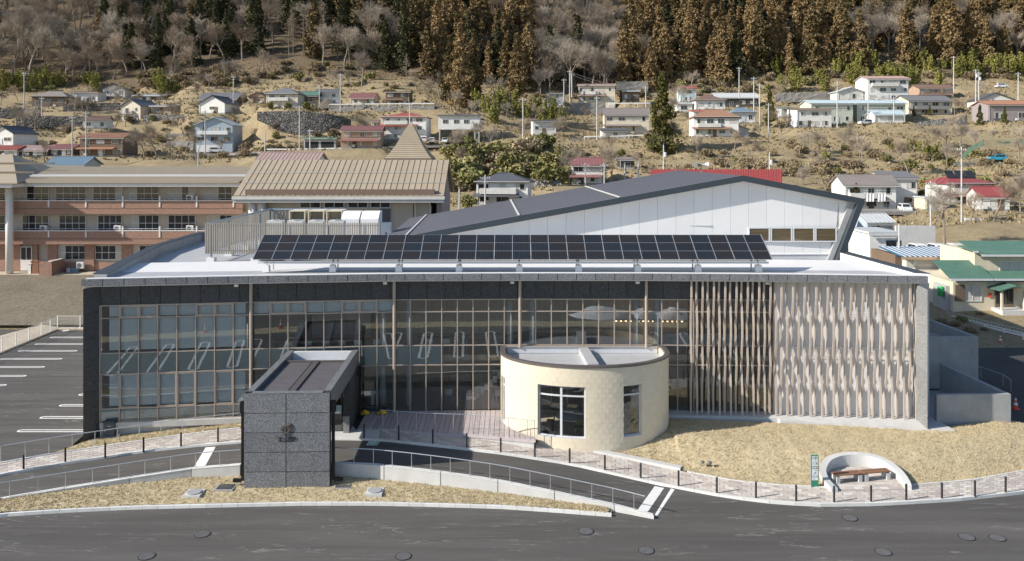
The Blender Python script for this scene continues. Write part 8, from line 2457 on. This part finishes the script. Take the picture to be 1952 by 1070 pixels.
def near_trees():
 T = [  # kind, u, v base, Y, height m, label
  ('bigcedar', 878, 205, 246, 27, 'tall rust-brown cedar in front of the hill forest above the stilt house', 0),
  ('bigcedar', 858, 196, 258, 22, 'rust-brown cedar left behind the tallest one above the stilt house', 1),
  ('bigcedar', 985, 190, 262, 22, 'rust-brown cedar right of the pale bare trees at the centre', 1),
  ('bigcedar', 903, 196, 262, 24, 'rust-brown cedar right behind the tallest one above the stilt house', 0),
  ('firg', 1262, 291, 198, 20, 'lone olive-green fir standing on the grassy bank', 0),
  ('bare', 1281, 290, 201, 8, 'bare round tree at the foot of the olive-green fir', 0),
  ('bare', 690, 160, 272, 11, 'round bare tree at the top of the grass slope', 2), ('bare', 335, 188, 292, 12, 'bare tree above the white storehouse, left', 1), ('bare', 375, 180, 296, 14, 'broad bare tree above the white storehouse, middle', 3),
  ('bare', 455, 190, 290, 11, 'bare tree left of the grass slope', 4), ('bare', 500, 178, 296, 11, 'bare tree at the left rim of the grass slope', 0), ('bare', 430, 180, 288, 10, 'bare tree behind the grey tiled farmhouse', 2),
  ('bare', 795, 175, 268, 8, 'small bare tree left of the big cedars', 1), ('larch', 775, 160, 284, 11, 'pale conifer skeleton at the top of the grass slope', 0),
  ('bare', 838, 190, 262, 10, 'bare tree against the left of the big cedars', 3), ('bare', 945, 200, 250, 10, 'bare grey tree right of the big cedars', 4), ('bare', 1030, 190, 272, 11, 'bare grey tree above the grey box house', 0),
  ('bare', 275, 305, 203, 9, 'wide bare tree right of the rust-red roof', 4), ('bare', 298, 300, 205, 9, 'dark-stemmed bare tree left of the blue house', 1), ('bare', 85, 312, 196, 6, 'small bare tree behind the school wing', 2),
  ('bare', 1895, 425, 131, 8, 'bare spreading tree at the right guard rail', 3), ('bare', 1800, 458, 112, 8, 'bare tree beside the white boundary wall', 0), ('bare', 1850, 425, 132, 5.5, 'small bare tree left of the right guard rail', 1),
  ('bare', 1945, 400, 138, 6, 'bare tree at the right picture edge', 2), ('bare', 1600, 300, 200, 8, 'dense bare thicket tree on the right slope', 4), ('bare', 1560, 310, 196, 7, 'bare thicket tree left on the right slope', 2),
  ('bare', 1730, 330, 172, 8, 'drooping bare tree below the bamboo patch on the slope', 1), ('bare', 1640, 302, 202, 6, 'low bare tree right of the thicket on the slope', 3), ('bare', 1068, 265, 214, 6, 'bare tree beside the small white flat-roofed house', 4),
  ('bare', 1085, 350, 160, 7, 'small bare tree left of the old rusty-roofed house', 0), ('bare', 1165, 345, 166, 7, 'small bare tree right of the old rusty-roofed house', 2),
  ('firg', 1468, 232, 226, 9, 'dark olive conifer beside the bright blue roof', 0), ('firg', 1868, 240, 222, 6, 'round-cut pine before the mauve house, left', 0), ('firg', 1915, 236, 220, 5, 'round-cut pine before the mauve house, right', 0), ('firg', 1742, 220, 240, 3.2, 'clipped dark shrub tree before the wide cream house', 0),
  ('firg', 1772, 220, 240, 3.4, 'second clipped dark shrub tree before the wide cream house', 0), ('firg', 1632, 345, 150, 3, 'yellow-green clipped tree by the laundry house', 0), ('gshrub', 892, 395, 138, 2.6, 'dark green shrub left of the modern dark-roofed house', 0),
  ('gshrub', 515, 206, 236, 2.2, 'clipped shrub on the boulder wall, left', 0), ('gshrub', 548, 207, 236, 2.6, 'clipped shrub on the boulder wall, middle', 1), ('gshrub', 586, 208, 236, 2.6, 'clipped shrub on the boulder wall, right', 0), ('gshrub', 597, 210, 235, 2.4, 'clipped shrub at the right end of the boulder wall', 1),
 ]
 for kind, u, v, Y, hgt, lab, var in T:
  base = {'bigcedar': 27, 'firg': 20, 'bare': 13 + var % 5, 'larch': 19, 'gshrub': 2.2}[kind]
  p = at(u, v, Y); s = hgt / base
  z = terr(p.x, Y)
  o = tree(kind, p.x, Y, s, lab, None, True, var, zoff=max(-1.5, min(2.5, p.z - z)))
 # bamboo clumps
 B = []
 for u, v, Y in [(u + random.uniform(-6, 6), 158 + random.uniform(-8, 6), 292 + random.uniform(-4, 10)) for u in range(5, 120, 14)]: B.append((u, v, Y, 'yellow-green bamboo at the forest foot on the far left'))
 for u, Y in ((165, 294), (180, 290), (208, 292), (226, 290), (240, 296), (300, 288), (312, 286)): B.append((u, 160, Y, 'yellow-green bamboo behind the white gabled house on the left'))
 for u, Y in ((905, 244), (925, 236), (950, 240), (970, 246), (990, 242), (1005, 238), (1025, 244), (1050, 238), (1070, 236), (940, 228), (1035, 230)): B.append((u, 225, Y, 'yellow-green bamboo between the big cedars and the stepped house'))
 for u in range(1480, 1960, 13): B.append((u + random.uniform(-5, 5), 170, random.uniform(276, 300), 'yellow-green bamboo along the forest foot ' + ('left of the three-storey block' if u < 1640 else ('behind the three-storey block' if u < 1750 else ('above the brown double roofs' if u < 1850 else 'at the far right')))))
 for u in (1700, 1715, 1735, 1750): B.append((u, 285, 198, 'yellow-green bamboo patch on the right slope'))
 for u in (1770, 1780): B.append((u, 310, 186, 'yellow-green bamboo patch on the right slope'))
 for u, v, Y, lab in B:
  x = (u - 976) * Y / FPX
  tree('bamboo', x, Y, random.uniform(.55, .95) * (.55 if 1690 < u < 1790 and Y < 210 else 1), lab, lab.replace('yellow-green ', '') + ' group')
def forest():
 rnd = random.Random(21)
 def kind(u, Y):
  r = rnd.random()
  if u < 170: return 'bare' if r < .93 else 'fir'
  if u < 270: return 'bare' if r < .8 else ('fir' if r < .97 else 'cedar')
  if u < 480: return 'bare' if (Y < 310 and r < .55) else ('fir' if r < .66 else ('cedar' if r < .76 else 'bare'))
  if u < 625: return 'larch' if (r < .55 and Y < 335) else ('fir' if r < .7 else ('bare' if r < .9 else 'cedar'))
  if u < 800: return 'fir' if r < .45 else ('bare' if r < .75 else 'cedar')
  if u < 1010: return 'cedar' if r < .8 else ('fir' if r < .9 else 'bare')
  if u < 1190: return 'bare' if r < .93 else 'fir'
  if 1620 < u < 1840 and Y < 325: return 'bare' if r < .6 else 'cedar'
  if u > 1890 and Y < 330: return 'bare' if r < .5 else 'cedar'
  return 'cedar' if r < .86 else ('bare' if r < .93 else 'fir')
 where = [(140, 'at the far left'), (480, 'above the white storehouse'), (800, 'above the grass slope'), (1010, 'behind the big cedars'), (1190, 'in the pale central gully'), (1500, 'above the silver-grey shed'), (1740, 'above the apartments'), (9999, 'at the far right')]
 desc = {'bare': 'leafless grey-brown tree in the hill forest ', 'larch': 'straight leafless larch in the hill forest ', 'fir': 'dark green-black conifer in the hill forest ', 'cedar': 'rust-brown winter cedar in the hill forest '}
 cnt = {}
 items = []
 Y = 287.0
 while Y < 392:
  u = -60.0
  while u < 2020:
   du = (6.2 if Y < 325 else 7.6) * FPX / Y
   uu = u + rnd.uniform(-.45, .45) * du; yy = Y + rnd.uniform(-3.5, 3.5)
   edge = lerp([(-60, 300), (130, 298), (250, 300), (300, 303), (480, 312), (560, 310), (640, 298), (700, 300), (800, 290), (860, 288), (1010, 283), (1180, 290), (1240, 288), (1480, 296), (1640, 296), (2000, 300)], uu)
   if yy > edge: items.append((uu, yy))
   u += du
  Y += 8.0 if Y < 325 else 10.0
 for uu, yy in items:
  k = kind(uu, yy); cnt[k] = cnt.get(k, 0) + 1
  lab = ('front row ' if yy < 305 else ('second rank ' if yy < 330 else 'high slope ')) + desc[k] + next(w for lim, w in where if uu < lim)
  s = {'bare': rnd.uniform(.85, 1.3), 'larch': rnd.uniform(.75, 1.05), 'fir': rnd.uniform(.7, 1.1), 'cedar': rnd.uniform(.62, 1.2)}[k]
  x = (uu - 976) * yy / FPX
  tree(k, x, yy, s, lab, lab)
 print('forest', cnt)
def scrub():
 rnd = random.Random(31)
 # shrubs on the banks
 zones = [(850, 1080, 285, 345, 158, 200, 60, 'bushy scrub on the bank below the stilt house'), (1080, 1230, 290, 330, 168, 200, 14, 'scrub on the bank above the old rusty-roofed house'), (1300, 1500, 285, 318, 168, 198, 22, 'scrub on the slope above the red hall roof'),
   (1500, 1700, 285, 325, 166, 205, 40, 'scrub thicket on the right slope'), (1700, 1950, 290, 350, 160, 195, 40, 'scrub on the slope above the crimson roofs'), (20, 480, 230, 300, 205, 245, 40, 'scrub among the terraces behind the school'),
   (480, 640, 230, 285, 206, 222, 16, 'scrub left of the boulder wall'), (620, 1000, 150, 190, 252, 285, 26, 'scrub on the upper grass slope'), (1000, 1480, 150, 200, 275, 292, 40, 'scrub at the forest foot in the middle'), (1770, 1880, 540, 610, 70, 78, 12, 'straw-coloured scrub before the yellow house'),
   (-30, 480, 150, 190, 283, 304, 80, 'undergrowth at the forest foot on the left'), (480, 840, 140, 180, 288, 306, 30, 'undergrowth at the top of the grass slope'), (1180, 1500, 150, 180, 282, 298, 50, 'undergrowth below the right cedars'), (1500, 1960, 150, 180, 284, 302, 50, 'undergrowth behind the bamboo')]
 for u0, u1, v0, v1, Y0, Y1, n, lab in zones:
  for i in range(n):
   u, Y = rnd.uniform(u0, u1), rnd.uniform(Y0, Y1); x = (u - 976) * Y / FPX
   if any(abs(x - px) < rx + .5 and abs(Y - py) < ry + .5 for px, py, rx, ry, pz in PADS): continue
   g = rnd.random() < (.8 if u0 == 850 else (.5 if u0 == 1700 else .25))
   s = rnd.uniform(.5, 1.25) if u0 != 1770 else rnd.uniform(.25, .45)
   if u0 == 850: s *= 2.0
   if Y0 > 280: s *= 1.5
   tree('gshrub' if g else 'shrub', x, Y, s, ('green ' if g else 'bare brown ') + lab, ('green ' if g else 'bare brown ') + lab)
 for u0, u1, Y0, Y1, n, lab in ((0, 480, 208, 284, 40, 'small bare tree among the houses of the left terraces'), (480, 840, 210, 288, 20, 'small bare tree among the houses around the boulder wall'), (860, 1090, 165, 240, 22, 'small bare tree on the bushy bank below the stilt house'), (1090, 1500, 170, 285, 30, 'small bare tree between the middle hillside houses'), (1500, 1960, 155, 275, 40, 'small bare tree on the right slope and terraces')):
  for i in range(n):
   u, Y = rnd.uniform(u0, u1), rnd.uniform(Y0, Y1); x = (u - 976) * Y / FPX
   if any(abs(x - px) < rx + .3 and abs(Y - py) < ry + 1.5 for px, py, rx, ry, pz in PADS): continue
   tree('bare', x, Y, rnd.uniform(.25, .48), lab, lab)
 # dry tufts over the open slopes
 mb = MB()
 for i in range(34000):
  u = rnd.uniform(-40, 2000); Y = 128 + 180 * rnd.random() ** .8; x = (u - 976) * Y / FPX
  if Y < 200 and u < 860: continue
  if any(abs(x - px) < rx - .6 and abs(Y - py) < ry - .6 for px, py, rx, ry, pz in PADS): continue
  if noise.noise((x * .06, Y * .06, 11)) < -.25: continue
  z = base_z(x, Y) if False else None
  z = terr(x, Y)
  for q in range(3):
   t = rnd.uniform(0, 6.28); w = rnd.uniform(.15, .35); hh = rnd.uniform(.15, .55)
   dx, dy = math.cos(t) * w, math.sin(t) * w
   mb.face([(x - dx, Y - dy, z - .1), (x + dx, Y + dy, z - .1), (x + dx * .6 + rnd.uniform(-.2, .2), Y + dy * .6, z + hh), (x - dx * .5 + rnd.uniform(-.2, .2), Y - dy * .5, z + hh * .8)])
 tag(mb.build('hill_grass', MAT['blade_hill']), 'dry tawny grass covering the hillside', 'grass', kind='stuff')
near_trees()
forest()
scrub()
